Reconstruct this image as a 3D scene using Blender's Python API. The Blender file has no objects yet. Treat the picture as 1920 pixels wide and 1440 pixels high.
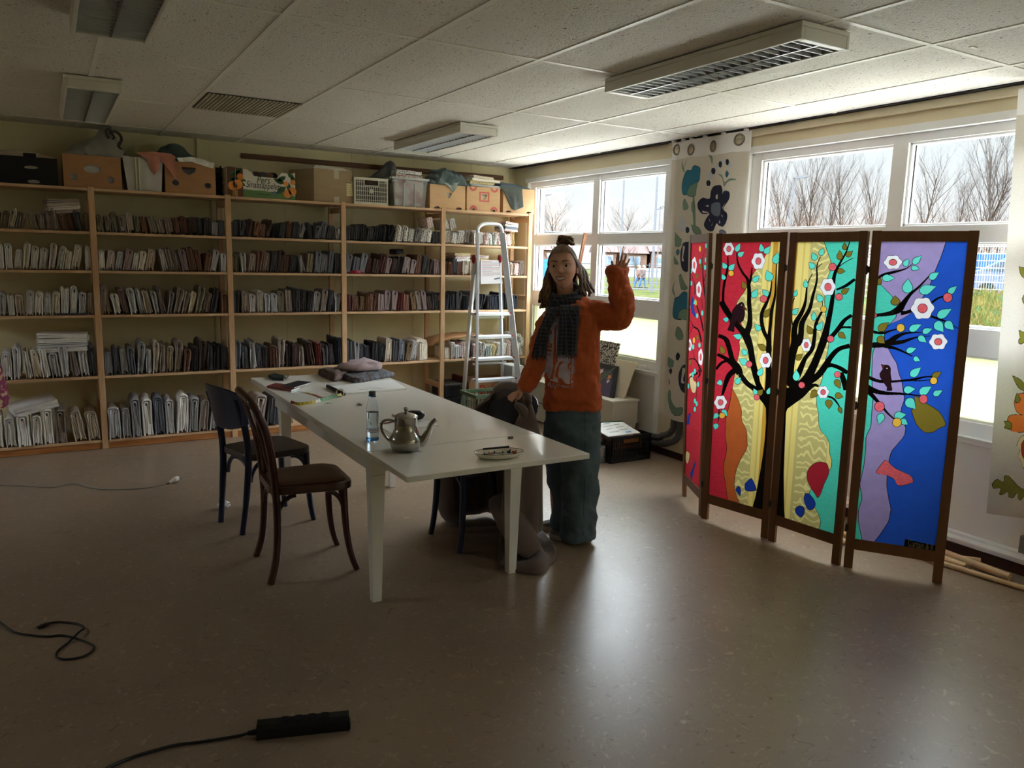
import bpy, bmesh, math, random
from mathutils import Vector, Matrix, noise
random.seed(7)
SC = bpy.context.scene
COL = SC.collection
PI = math.pi
def S(r, g, b):
    f = lambda c: (c/255/12.92) if c/255 <= .04045 else ((c/255+.055)/1.055)**2.4
    return (f(r), f(g), f(b))
# ---------------------------------------------------------------- camera
CAMH = 1.565
FPX = 1463.73
def _cam():
    yaw, pitch, roll = .536873621, -.158932473, .0254980385
    cy, sy, cp, sp, cr, sr = math.cos(yaw), math.sin(yaw), math.cos(pitch), math.sin(pitch), math.cos(roll), math.sin(roll)
    F = Vector((sy*cp, cy*cp, sp)); Rt = Vector((cy, -sy, 0)); U = Rt.cross(F)
    return Rt*cr+U*sr, U*cr-Rt*sr, F
CR, CU, CF = _cam()
CO = Vector((0, 0, CAMH))
cd = bpy.data.cameras.new('camera'); cam = bpy.data.objects.new('camera', cd); COL.objects.link(cam)
cd.sensor_fit = 'HORIZONTAL'; cd.sensor_width = 36; cd.lens = FPX/1920*36; cd.clip_start = .05; cd.clip_end = 500
cam.matrix_world = Matrix(((CR.x, CU.x, -CF.x, 0), (CR.y, CU.y, -CF.y, 0), (CR.z, CU.z, -CF.z, CAMH), (0, 0, 0, 1)))
SC.camera = cam
# a measured image point -> a point of the room, on a plane of known height / depth
def _ray(x, y): return CR*(x-960)-CU*(y-720)+CF*FPX
def onz(x, y, z=0.0): d = _ray(x, y); return CO+d*((z-CAMH)/d.z)
def onx(x, y, X): d = _ray(x, y); return CO+d*(X/d.x)
def ony(x, y, Y): d = _ray(x, y); return CO+d*(Y/d.y)
def onp(x, y, p0, n): d = _ray(x, y); return CO+d*((p0-CO).dot(n)/d.dot(n))
# ---------------------------------------------------------------- world, sun, exposure
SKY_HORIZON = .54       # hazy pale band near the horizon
SKY_HIGH = 13.0         # sky strength raised above the view to light the room
SUN_STRENGTH = 1.2
EXPOSURE = 1.12
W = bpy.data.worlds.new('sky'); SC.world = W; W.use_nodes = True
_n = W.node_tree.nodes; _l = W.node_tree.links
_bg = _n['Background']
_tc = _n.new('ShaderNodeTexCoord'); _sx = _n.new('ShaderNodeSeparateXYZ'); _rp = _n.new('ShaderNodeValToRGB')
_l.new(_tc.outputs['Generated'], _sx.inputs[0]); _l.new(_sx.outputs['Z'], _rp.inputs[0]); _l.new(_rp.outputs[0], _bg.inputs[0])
_rp.color_ramp.elements[0].position = .0; _rp.color_ramp.elements[0].color = (1, .985, .95, 1)
_rp.color_ramp.elements[1].position = .9; _rp.color_ramp.elements[1].color = (.80, .90, 1, 1)
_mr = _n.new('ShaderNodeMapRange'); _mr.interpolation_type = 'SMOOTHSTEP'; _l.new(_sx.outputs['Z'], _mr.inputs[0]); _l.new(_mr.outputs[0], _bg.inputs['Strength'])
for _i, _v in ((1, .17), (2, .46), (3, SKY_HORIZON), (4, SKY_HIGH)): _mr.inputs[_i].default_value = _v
_e = _rp.color_ramp.elements.new(.12); _e.color = (.86, .95, 1, 1)
sd = bpy.data.lights.new('sun', 'SUN'); sd.energy = SUN_STRENGTH; sd.angle = math.radians(.6); sd.color = (1, .93, .8)
sun = bpy.data.objects.new('sun', sd); COL.objects.link(sun)
sun.rotation_euler = Vector((.55, 1.0, -.55)).to_track_quat('-Z', 'Y').to_euler()
def portal(name, x, y0, y1, z0, z1, side=1):
    d = bpy.data.lights.new(name, 'AREA'); d.shape = 'RECTANGLE'; d.size = z1-z0; d.size_y = y1-y0; d.cycles.is_portal = True
    o = bpy.data.objects.new(name, d); COL.objects.link(o); o.location = (x, (y0+y1)/2, (z0+z1)/2)
    o.rotation_euler = (0, PI/2*side, 0)
SC.view_settings.view_transform = 'Standard'; SC.view_settings.look = 'None'
SC.view_settings.gamma = 1; SC.view_settings.use_curve_mapping = False; SC.view_settings.exposure = EXPOSURE
SC.cycles.max_bounces = 10; SC.cycles.diffuse_bounces = 6; SC.cycles.glossy_bounces = 4; SC.cycles.transmission_bounces = 8
SC.cycles.transparent_max_bounces = 12; SC.cycles.sample_clamp_indirect = 6; SC.cycles.caustics_reflective = False; SC.cycles.caustics_refractive = False
SC.cycles.use_denoising = True
portal('daylight_portal', 4.47, 4.84, 7.0, .7, 2.37); portal('daylight_portal', 4.47, 1.75, 4.1, .7, 2.37); portal('daylight_portal', 4.47, -1.90, -.60, .7, 2.37); portal('daylight_portal', -3.12, 5.0, 6.1, 1.6, 2.25, -1)  # last two stand in the added fill windows
# ---------------------------------------------------------------- materials
MATS = {}
def mat(name, col, rough=.6, metal=0, var=0, scale=30, bump=0, bscale=None, spec=.5, trans=0, transl=0, emit=0, stretch=None, col2=None, sheen=0, coat=0, objvar=0, alpha=1, ior=1.45, detail=4, coord='Object', lo=.35, hi=.65):
    if name in MATS: return MATS[name]
    m = bpy.data.materials.new(name); m.use_nodes = True; nt = m.node_tree; N = nt.nodes; L = nt.links
    b = N['Principled BSDF']; out = N['Material Output']
    b.inputs['Roughness'].default_value = rough; b.inputs['Metallic'].default_value = metal
    b.inputs['Specular IOR Level'].default_value = spec; b.inputs['IOR'].default_value = ior
    b.inputs['Transmission Weight'].default_value = trans; b.inputs['Sheen Weight'].default_value = sheen; b.inputs['Coat Weight'].default_value = coat
    b.inputs['Alpha'].default_value = alpha
    b.inputs['Base Color'].default_value = (*col, 1)
    src = None
    if var or col2 or bump:
        tc = N.new('ShaderNodeTexCoord'); mp = N.new('ShaderNodeMapping'); L.new(tc.outputs[coord], mp.inputs[0])
        if stretch: mp.inputs['Scale'].default_value = stretch
    if var or col2:
        nz = N.new('ShaderNodeTexNoise'); nz.inputs['Scale'].default_value = scale; nz.inputs['Detail'].default_value = detail; L.new(mp.outputs[0], nz.inputs['Vector'])
        mx = N.new('ShaderNodeValToRGB'); L.new(nz.outputs['Fac'], mx.inputs[0])
        c2 = col2 if col2 else tuple(min(1, c*(1+var)) for c in col); c1 = col if col2 else tuple(c*(1-var) for c in col)
        mx.color_ramp.elements[0].color = (*c1, 1); mx.color_ramp.elements[1].color = (*c2, 1)
        mx.color_ramp.elements[0].position = lo; mx.color_ramp.elements[1].position = hi
        src = mx.outputs[0]
    if objvar:
        oi = N.new('ShaderNodeObjectInfo'); hs = N.new('ShaderNodeHueSaturation'); mr = N.new('ShaderNodeMapRange')
        mr.inputs[3].default_value = 1-objvar; mr.inputs[4].default_value = 1+objvar
        L.new(oi.outputs['Random'], mr.inputs[0]); L.new(mr.outputs[0], hs.inputs['Value'])
        if src: L.new(src, hs.inputs['Color'])
        else: hs.inputs['Color'].default_value = (*col, 1)
        src = hs.outputs[0]
    if src: L.new(src, b.inputs['Base Color'])
    if bump:
        n2 = N.new('ShaderNodeTexNoise'); n2.inputs['Scale'].default_value = bscale or scale; n2.inputs['Detail'].default_value = 3; L.new(mp.outputs[0], n2.inputs['Vector'])
        bp = N.new('ShaderNodeBump'); bp.inputs['Strength'].default_value = bump; bp.inputs['Distance'].default_value = .01
        L.new(n2.outputs['Fac'], bp.inputs['Height']); L.new(bp.outputs[0], b.inputs['Normal'])
    if transl:
        t = N.new('ShaderNodeBsdfTranslucent'); t.inputs[0].default_value = (*col, 1)
        if src: L.new(src, t.inputs[0])
        ms = N.new('ShaderNodeMixShader'); ms.inputs[0].default_value = transl
        L.new(b.outputs[0], ms.inputs[1]); L.new(t.outputs[0], ms.inputs[2]); L.new(ms.outputs[0], out.inputs[0])
    if emit:
        b.inputs['Emission Color'].default_value = (*col, 1); b.inputs['Emission Strength'].default_value = emit
    MATS[name] = m; return m
def glass_mat(name, tint=(1, 1, 1), refl=.06):
    m = bpy.data.materials.new(name); m.use_nodes = True; N = m.node_tree.nodes; L = m.node_tree.links; N.clear()
    o = N.new('ShaderNodeOutputMaterial'); t = N.new('ShaderNodeBsdfTransparent'); g = N.new('ShaderNodeBsdfGlossy'); x = N.new('ShaderNodeMixShader')
    t.inputs[0].default_value = (*tint, 1); g.inputs['Roughness'].default_value = .02; x.inputs[0].default_value = refl
    L.new(t.outputs[0], x.inputs[1]); L.new(g.outputs[0], x.inputs[2]); L.new(x.outputs[0], o.inputs[0]); return m
# ---------------------------------------------------------------- mesh builder
class MB:
    def __init__(s): s.v = []; s.f = []; s.m = []
    def add(s, v, f, m=0):
        k = len(s.v); s.v += [Vector(p) for p in v]; s.f += [tuple(i+k for i in q) for q in f]; s.m += [m]*len(f); return s
    def box(s, x0, x1, y0, y1, z0, z1, m=0, M=None):
        v = [Vector(p) for p in ((x0, y0, z0), (x1, y0, z0), (x1, y1, z0), (x0, y1, z0), (x0, y0, z1), (x1, y0, z1), (x1, y1, z1), (x0, y1, z1))]
        if M: v = [M @ p for p in v]
        return s.add(v, [(0, 3, 2, 1), (4, 5, 6, 7), (0, 1, 5, 4), (1, 2, 6, 5), (2, 3, 7, 6), (3, 0, 4, 7)], m)
    def bar(s, a, b, w, h, m=0, up=(0, 0, 1)):      # rectangular bar from a to b
        a, b = Vector(a), Vector(b); d = (b-a).normalized(); u = Vector(up); r = d.cross(u)
        if r.length < 1e-4: r = d.cross(Vector((1, 0, 0)))
        r.normalize(); u = r.cross(d)
        v = [p+r*(i*w/2)+u*(j*h/2) for p in (a, b) for i, j in ((-1, -1), (1, -1), (1, 1), (-1, 1))]
        return s.add(v, [(0, 3, 2, 1), (4, 5, 6, 7), (0, 1, 5, 4), (1, 2, 6, 5), (2, 3, 7, 6), (3, 0, 4, 7)], m)
    def loft(s, rings, m=0, caps=True, closed=True):
        k = len(s.v); n = len(rings[0])
        for r in rings: s.v += [Vector(p) for p in r]
        for i in range(len(rings)-1):
            for j in range(n if closed else n-1):
                a, b = k+i*n+j, k+i*n+(j+1) % n
                s.f.append((a, b, b+n, a+n)); s.m.append(m)
        if caps and closed:
            s.f.append(tuple(k+j for j in reversed(range(n)))); s.f.append(tuple(k+(len(rings)-1)*n+j for j in range(n))); s.m += [m, m]
        return s
    def tube(s, pts, r, n=8, m=0, flat=None, caps=True):
        pts = [Vector(p) for p in pts]; rr = r if isinstance(r, (list, tuple)) else [r]*len(pts)
        rings = []; t0 = (pts[1]-pts[0]).normalized(); u = Vector((0, 0, 1)) if abs(t0.z) < .9 else Vector((1, 0, 0))
        u = (u-t0*u.dot(t0)).normalized()
        for i, p in enumerate(pts):
            t = (pts[min(i+1, len(pts)-1)]-pts[max(i-1, 0)]).normalized()
            u = (u-t*u.dot(t)).normalized(); w = t.cross(u)
            fx, fy = flat if flat else (1, 1)
            rings.append([p+u*(rr[i]*fx*math.cos(2*PI*j/n))+w*(rr[i]*fy*math.sin(2*PI*j/n)) for j in range(n)])
        return s.loft(rings, m, caps)
    def lathe(s, prof, c=(0, 0, 0), n=24, m=0, sx=1, sy=1, caps=True):
        c = Vector(c)
        return s.loft([[c+Vector((r*sx*math.cos(2*PI*j/n), r*sy*math.sin(2*PI*j/n), z)) for j in range(n)] for r, z in prof], m, caps)
    def prism(s, poly, o, ux, uy, t, m=0):          # polygon in the plane o+ux*a+uy*b, thickness t along ux x uy
        o, ux, uy = Vector(o), Vector(ux), Vector(uy); w = ux.cross(uy).normalized()*t; n = len(poly)
        v = [o+ux*a+uy*b for a, b in poly]
        return s.add(v+[p+w for p in v], [tuple(reversed(range(n))), tuple(range(n, 2*n))]+[(i, (i+1) % n, n+(i+1) % n, n+i) for i in range(n)], m)
    def grid(s, fn, nu, nv, m=0, wrap=False):
        k = len(s.v)
        for i in range(nu+1):
            for j in range(nv+1): s.v.append(Vector(fn(i/nu, j/nv)))
        for i in range(nu):
            for j in range(nv):
                a = k+i*(nv+1)+j; s.f.append((a, a+nv+1, a+nv+2, a+1)); s.m.append(m)
        return s
    def ell(s, c, rx, ry, rz, n=12, k=8, m=0, M=None):
        rings = []
        for i in range(1, k):
            a = PI*i/k
            r = [Vector((rx*math.sin(a)*math.cos(2*PI*j/n), ry*math.sin(a)*math.sin(2*PI*j/n), -rz*math.cos(a))) for j in range(n)]
            if M: r = [M @ p for p in r]
            rings.append([Vector(c)+p for p in r])
        return s.loft(rings, m)
    def xf(s, M): s.v = [M @ p for p in s.v]; return s
    def build(s, name, mats, parent=None, smooth=False, bevel=0, local=False, sub=0, solid=0, base=None, weld=0, angle=40):
        v = s.v
        if parent is not None and not local: v = [p-parent.location for p in v]
        loc = Vector((0, 0, 0))
        if parent is None and not local:
            if base is not None: loc = Vector(base)
            else:
                xs = [p.x for p in v]; ys = [p.y for p in v]; loc = Vector(((min(xs)+max(xs))/2, (min(ys)+max(ys))/2, min(p.z for p in v)))
            v = [p-loc for p in v]
        me = bpy.data.meshes.new(name); me.from_pydata([tuple(p) for p in v], [], s.f)
        if not isinstance(mats, (list, tuple)): mats = [mats]
        for m in mats: me.materials.append(m)
        me.polygons.foreach_set('material_index', s.m)
        bm = bmesh.new(); bm.from_mesh(me)
        if weld: bmesh.ops.remove_doubles(bm, verts=bm.verts, dist=weld)
        if solid != -1: bmesh.ops.recalc_face_normals(bm, faces=bm.faces)
        bm.to_mesh(me); bm.free()
        if smooth:
            me.polygons.foreach_set('use_smooth', [True]*len(me.polygons))
        o = bpy.data.objects.new(name, me); COL.objects.link(o); o.location = loc
        if parent is not None: o.parent = parent
        if solid and solid != -1:
            q = o.modifiers.new('solid', 'SOLIDIFY'); q.thickness = solid; q.offset = 0
        if bevel:
            q = o.modifiers.new('bevel', 'BEVEL'); q.width = bevel; q.segments = 2; q.limit_method = 'ANGLE'; q.angle_limit = math.radians(35)
        if sub:
            q = o.modifiers.new('sub', 'SUBSURF'); q.levels = sub; q.render_levels = sub
        if smooth and angle:
            try:
                me.set_sharp_from_angle(angle=math.radians(angle))
            except Exception: pass
        return o
def tag(o, label=None, cat=None, group=None, kind=None):
    for k, v in (('label', label), ('category', cat), ('group', group), ('kind', kind)):
        if v: o[k] = v
    return o
def thing(name, label, cat, loc=(0, 0, 0), rz=0, group=None):
    o = bpy.data.objects.new(name, None); COL.objects.link(o); o.empty_display_size = .05
    o.location = loc; o.rotation_euler = (0, 0, rz); return tag(o, label, cat, group)
def struct(o): o['kind'] = 'structure'; return o
def bez(p0, p1, p2, p3, n=10):
    p0, p1, p2, p3 = map(Vector, (p0, p1, p2, p3))
    return [p0*(1-t)**3+p1*3*t*(1-t)**2+p2*3*t*t*(1-t)+p3*t**3 for t in [i/n for i in range(n+1)]]
def smooth_path(pts, k=6):                           # Catmull-Rom
    pts = [Vector(p) for p in pts]; out = []
    for i in range(len(pts)-1):
        a, b, c, d = pts[max(i-1, 0)], pts[i], pts[i+1], pts[min(i+2, len(pts)-1)]
        for j in range(k):
            t = j/k
            out.append(.5*((2*b)+(c-a)*t+(2*a-5*b+4*c-d)*t*t+(3*b-a-3*c+d)*t**3))
    return out+[pts[-1]]
def text_mb(mb, txt, o, ux, uy, size, m=0, t=.0006, shear=0, width=None):
    """lettering as thin solid letters standing on the surface o+ux*a+uy*b"""
    cu = bpy.data.curves.new('letters', 'FONT'); cu.body = txt; cu.size = 1; cu.extrude = 0; cu.shear = shear; cu.resolution_u = 3
    ob = bpy.data.objects.new('letters', cu); COL.objects.link(ob)
    dg = bpy.context.evaluated_depsgraph_get(); me = bpy.data.meshes.new_from_object(ob.evaluated_get(dg))
    o, ux, uy = Vector(o), Vector(ux).normalized(), Vector(uy).normalized(); w = ux.cross(uy).normalized()*t
    xs = [v.co.x for v in me.vertices]; sx = size if width is None else width/max(xs)
    mb.add([o+ux*(v.co.x*sx)+uy*(v.co.y*size)+w for v in me.vertices], [tuple(p.vertices) for p in me.polygons], m)
    bpy.data.objects.remove(ob); bpy.data.curves.remove(cu); bpy.data.meshes.remove(me)
    return mb
# ================================================================ materials of the place
def floor_mat():
    m = bpy.data.materials.new('marbled_linoleum'); m.use_nodes = True; N = m.node_tree.nodes; L = m.node_tree.links; b = N['Principled BSDF']
    tc = N.new('ShaderNodeTexCoord')
    def nz(sc, det, dist, rough=.6):
        n = N.new('ShaderNodeTexNoise'); n.inputs['Scale'].default_value = sc; n.inputs['Detail'].default_value = det; n.inputs['Distortion'].default_value = dist; n.inputs['Roughness'].default_value = rough
        L.new(tc.outputs['Object'], n.inputs['Vector']); return n
    a = nz(1.4, 6, .6); r1 = N.new('ShaderNodeValToRGB'); L.new(a.outputs[0], r1.inputs[0])
    r1.color_ramp.elements[0].position = .3; r1.color_ramp.elements[0].color = (*S(132, 113, 95), 1); r1.color_ramp.elements[1].position = .7; r1.color_ramp.elements[1].color = (*S(148, 129, 109), 1)
    c = nz(15, 5, 2.6); r2 = N.new('ShaderNodeValToRGB'); L.new(c.outputs[0], r2.inputs[0])
    r2.color_ramp.elements[0].position = .58; r2.color_ramp.elements[0].color = (0, 0, 0, 1); r2.color_ramp.elements[1].position = .74; r2.color_ramp.elements[1].color = (1, 1, 1, 1)
    mx = N.new('ShaderNodeMixRGB'); L.new(r2.outputs[0], mx.inputs[0]); L.new(r1.outputs[0], mx.inputs[1]); mx.inputs[2].default_value = (*S(178, 158, 132), 1)
    d = nz(16, 5, 1.8); r3 = N.new('ShaderNodeValToRGB'); L.new(d.outputs[0], r3.inputs[0])
    r3.color_ramp.elements[0].position = .30; r3.color_ramp.elements[0].color = (1, 1, 1, 1); r3.color_ramp.elements[1].position = .40; r3.color_ramp.elements[1].color = (0, 0, 0, 1)
    m2 = N.new('ShaderNodeMixRGB'); L.new(r3.outputs[0], m2.inputs[0]); L.new(mx.outputs[0], m2.inputs[1]); m2.inputs[2].default_value = (*S(116, 94, 76), 1)
    L.new(m2.outputs[0], b.inputs['Base Color'])
    rr = N.new('ShaderNodeMapRange'); L.new(a.outputs[0], rr.inputs[0]); rr.inputs[3].default_value = .30; rr.inputs[4].default_value = .42; L.new(rr.outputs[0], b.inputs['Roughness'])
    bp = N.new('ShaderNodeBump'); bp.inputs['Strength'].default_value = .03; bp.inputs['Distance'].default_value = .004; L.new(c.outputs[0], bp.inputs['Height']); L.new(bp.outputs[0], b.inputs['Normal'])
    b.inputs['Specular IOR Level'].default_value = .5
    return m
def tile_mat():
    m = bpy.data.materials.new('mineral_ceiling_tile'); m.use_nodes = True; N = m.node_tree.nodes; L = m.node_tree.links; b = N['Principled BSDF']
    tc = N.new('ShaderNodeTexCoord'); mp = N.new('ShaderNodeMapping'); mp.inputs['Scale'].default_value = (1, 1, 1); L.new(tc.outputs['Object'], mp.inputs[0])
    n = N.new('ShaderNodeTexNoise'); n.inputs['Scale'].default_value = 72; n.inputs['Detail'].default_value = 2.5; n.inputs['Distortion'].default_value = 1.2; L.new(mp.outputs[0], n.inputs['Vector'])
    r = N.new('ShaderNodeValToRGB'); L.new(n.outputs[0], r.inputs[0]); r.color_ramp.elements[0].position = .29; r.color_ramp.elements[0].color = (*S(96, 92, 86), 1); r.color_ramp.elements[1].position = .36; r.color_ramp.elements[1].color = (*S(236, 232, 222), 1)
    L.new(r.outputs[0], b.inputs['Base Color']); b.inputs['Roughness'].default_value = .9
    r2 = N.new('ShaderNodeValToRGB'); L.new(n.outputs[0], r2.inputs[0]); r2.color_ramp.elements[0].position = .28; r2.color_ramp.elements[1].position = .55
    bp = N.new('ShaderNodeBump'); bp.inputs['Strength'].default_value = .7; bp.inputs['Distance'].default_value = .004; L.new(r2.outputs[0], bp.inputs['Height']); L.new(bp.outputs[0], b.inputs['Normal'])
    return m
M_FLOOR = floor_mat(); M_TILE = tile_mat()
M_WALL = mat('wall_paint_yellow', S(228, 217, 174), .75, var=.03, scale=3, bump=.02, bscale=200)
M_WALLR = mat('wall_paint_cream', S(220, 208, 178), .75, var=.03, scale=3, bump=.02, bscale=200)
M_GRID = mat('grid_white_enamel', S(240, 238, 226), .45)
M_PVC = mat('window_pvc', S(236, 236, 236), .35)
M_WPANEL = mat('window_panel_grey', S(226, 222, 216), .55)
M_BASE = mat('baseboard_dark_wood', S(62, 34, 26), .5, var=.15, scale=20)
M_PINE = mat('pine', S(222, 186, 146), .55, col2=S(202, 158, 114), scale=9, stretch=(7, 7, .8), lo=.3, hi=.75)
M_PINEH = mat('pine_board', S(224, 190, 152), .55, col2=S(206, 164, 122), scale=9, stretch=(.8, 7, 7), lo=.3, hi=.75)
M_PLINTH = mat('plinth_wood', S(186, 124, 70), .5, col2=S(158, 98, 50), scale=8, stretch=(.7, 7, 7))
M_DWOOD = mat('brown_rail_wood', S(120, 82, 52), .6, col2=S(98, 64, 40), scale=10, stretch=(.6, 6, 6))
M_GLASS = glass_mat('window_glass')
M_FROST = mat('frosted_glass', S(206, 208, 184), .5, transl=.6)
M_RUBBER = mat('black_rubber', S(20, 20, 20), .6)
M_GAPSHADE = mat('painted_gap_shade', S(30, 28, 26), .9)
# ================================================================ shell
XW, YB, XL, YF, ZC = 4.30, 7.27, -3.0, -2.2, 2.5
f = MB().box(XL-.2, 4.55, YF-.2, YB+.2, -.1, 0).build('floor', M_FLOOR, base=(0, 0, 0)); struct(f)
c = MB().box(XL-.2, 4.55, YF-.2, YB+.2, ZC, ZC+.15).build('ceiling', M_TILE, base=(0, 0, 0)); struct(c)
# suspended grid of T-bars: one mesh under the tiles
g = MB()
xs = [.272+.5985*k for k in range(-6, 7)]; ys = [2.105+1.2*k for k in range(-4, 5)]
for i, x in enumerate(xs):
    g.box(x-.012, x+.012, YF, YB, ZC-.004, ZC+.002)
for y in ys:
    for i in range(len(xs)-1): g.box(xs[i]+.012, xs[i+1]-.012, y-.012, y+.012, ZC-.0035, ZC+.002)
    g.box(XL, xs[0], y-.012, y+.012, ZC-.0035, ZC+.002); g.box(xs[-1]+.012, 4.24, y-.012, y+.012, ZC-.0035, ZC+.002)
gr = g.build('trim_1', M_GRID, base=(0, 0, ZC)); struct(gr)
# dark strip painting the gap's shadow along the window wall, then the wall angle
t = MB(); t.box(4.225, 4.30, YF, YB, ZC-.006, ZC+.001); t = t.build('trim_2', M_GAPSHADE); struct(t)
t = MB(); t.box(4.262, 4.30, YF, 4.86, ZC-.055, ZC-.008); t = t.build('trim_3', M_WALLR, bevel=.004); struct(t)
w = MB(); w.box(XL-.2, 4.30, YB, YB+.2, 0, ZC); w = w.build('wall_back', M_WALL); struct(w)
sm = MB()
for x in (.02, .64, 1.27, 1.9, 2.53, 3.16, 3.79, 4.24): sm.box(x-.012, x+.012, YB-.004, YB, 0, ZC)   # cover strips between the wall panels
sm.box(1.155, 1.19, YB-.02, YB, 2.02, ZC); sm = sm.build('trim_4', M_WALL); struct(sm)
p0 = ony(451, 292, YB); p1 = ony(942, 334, YB)
rl = MB().box(p0.x, p1.x, YB-.025, YB-.004, (p0.z+p1.z)/2-.022, (p0.z+p1.z)/2+.022).build('trim_5', M_DWOOD, bevel=.003); struct(rl)
w = MB(); LW = (5.0, 6.1, 1.6, 2.25)  # LW: opening for the added fill window
for q in ((YF, LW[0], 0, ZC), (LW[1], YB, 0, ZC), (LW[0], LW[1], 0, LW[2]), (LW[0], LW[1], LW[3], ZC)): w.box(XL-.2, XL, *q)
w = w.build('wall_left', M_WALL); struct(w)
w = MB().box(XL, 4.30, YF-.2, YF, 0, ZC).build('wall_front', M_WALL); struct(w)
# window wall: two openings down to the plinth, a third added for fill light
W1 = (4.84, 7.02); W2 = (1.74, 4.07); W3 = (-1.92, -.58); ZT, ZS = 2.375, .06
r = MB()
r.box(XW, 4.52, YF-.2, YB+.2, ZT, ZC); r.box(XW, 4.52, YF-.2, YB+.2, 0, ZS)
for a, b in ((YF-.2, W3[0]), (W3[1], W2[0]), (W2[1], W1[0]), (W1[1], YB+.2)): r.box(XW, 4.52, a, b, ZS, ZT)
r = r.build('wall_right', M_WALLR); struct(r)
b = MB()
for a, e in ((YF, W1[1]+.2),): b.box(XW-.014, XW, a, e, 0, .055)
b = b.build('baseboard_right', M_BASE, bevel=.003); struct(b)
def window(name, y0, y1, cols, handle):
    root = bpy.data.objects.new(name, None); COL.objects.link(root); root.location = (4.37, (y0+y1)/2, ZS); struct(root)
    X0, X1 = 4.335, 4.425
    fr = MB()
    ytop = 2.335
    fr.box(XW-.012, 4.40, y0-.02, y1+.02, ytop, ZT+.004)                      # head reveal
    for ya, yb in ((y0, y0+.03), (y1-.03, y1)): fr.box(XW-.006, 4.42, ya, yb, ZS, ytop)
    zz = [(2.285, ytop), (1.715, 1.812), (1.104, 1.252), (.62, .742), (ZS, .105)]
    yc = sorted([y for cpair in cols for y in cpair])
    for za, zb in zz: fr.box(X0, X1, y0+.03, y1-.03, za, zb)
    edges = [y0+.03]+yc+[y1-.03]
    for k in range(0, len(edges), 2):
        fr.box(X0-.003, X1, edges[k], edges[k+1], .105, ytop)
    for (ya, yb) in cols:                                                     # inner sash beads
        for za, zb in ((1.812, 2.285), (1.252, 1.715), (.742, 1.104)):
            for q in ((ya, ya+.014, za, zb), (yb-.014, yb, za, zb)): fr.box(X0+.016, X1-.01, *q)
            for q in ((ya, yb, za, za+.014), (ya, yb, zb-.012, zb)): fr.box(X0+.016, X1-.01, *q)
    fr.box(XW-.03, X0, y0+.02, y1-.02, ZS+.005, ZS+.03); fr.box(XW-.004, X0, y0+.02, y1-.02, .655, .662)
    fr.build('window_frame', M_PVC, root, bevel=.0025)
    sp = MB(); gp = MB()
    for ya, yb in cols:
        for za, zb in ((1.812, 2.285), (1.252, 1.715)):
            p = MB().box(4.385, 4.391, ya+.01, yb-.01, za+.01, zb-.01); p.build('glass_pane', M_GLASS, root)
            for yy in (ya+.014, yb-.014): gp.box(4.378, 4.384, yy-.005, yy+.005, za+.012, zb-.01)
        MB().box(4.385, 4.391, ya+.01, yb-.01, .75, 1.098).build('frosted_pane', M_FROST, root)
    gp.build('rubber_gasket', M_RUBBER, root)
    pn = MB(); pn.box(4.372, 4.40, y0+.03, y1-.03, .10, .625); pn.build('lower_panel', M_WPANEL, root)
    for (y, z) in handle:
        h = MB(); h.box(X0-.012, X0, y-.05, y+.05, z-.014, z+.014); h.box(X0-.03, X0-.012, y-.012, y+.012, z-.012, z+.012); h.box(X0-.036, X0-.026, y-.012, y+.09, z-.010, z+.010)
        h.build('window_handle', M_PVC, root, bevel=.003)
    return root
window('window_1', W1[0], W1[1], [(4.945, 5.825), (5.915, 6.905)], [(5.05, .69)])
window('window_2', W2[0], W2[1], [(1.88, 2.867), (2.965, 3.957)], [(2.47, 1.18), (3.5, 1.18)])
window('fill_window_right', W3[0], W3[1], [(-1.80, -.70)], [(-.8, 1.18)])  # added out of view to bring fill light into the room
root = bpy.data.objects.new('fill_window_left', None); COL.objects.link(root); root.location = (XL-.1, 5.55, LW[2]); struct(root); q = MB()  # unseen left window, added to brighten the shelves and boxes
for a_ in ((LW[0], LW[0]+.06, LW[2], LW[3]), (LW[1]-.06, LW[1], LW[2], LW[3]), (5.52, 5.58, LW[2]+.06, LW[3]-.06), (LW[0]+.06, LW[1]-.06, LW[2], LW[2]+.06), (LW[0]+.06, LW[1]-.06, LW[3]-.06, LW[3])): q.box(XL-.13, XL-.06, *a_)
q.build('window_frame', M_PVC, root)
for a_, b_ in ((LW[0]+.06, 5.52), (5.58, LW[1]-.06)): MB().box(XL-.10, XL-.094, a_, b_, LW[2]+.06, LW[3]-.06).build('glass_pane', M_GLASS, root)
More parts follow.
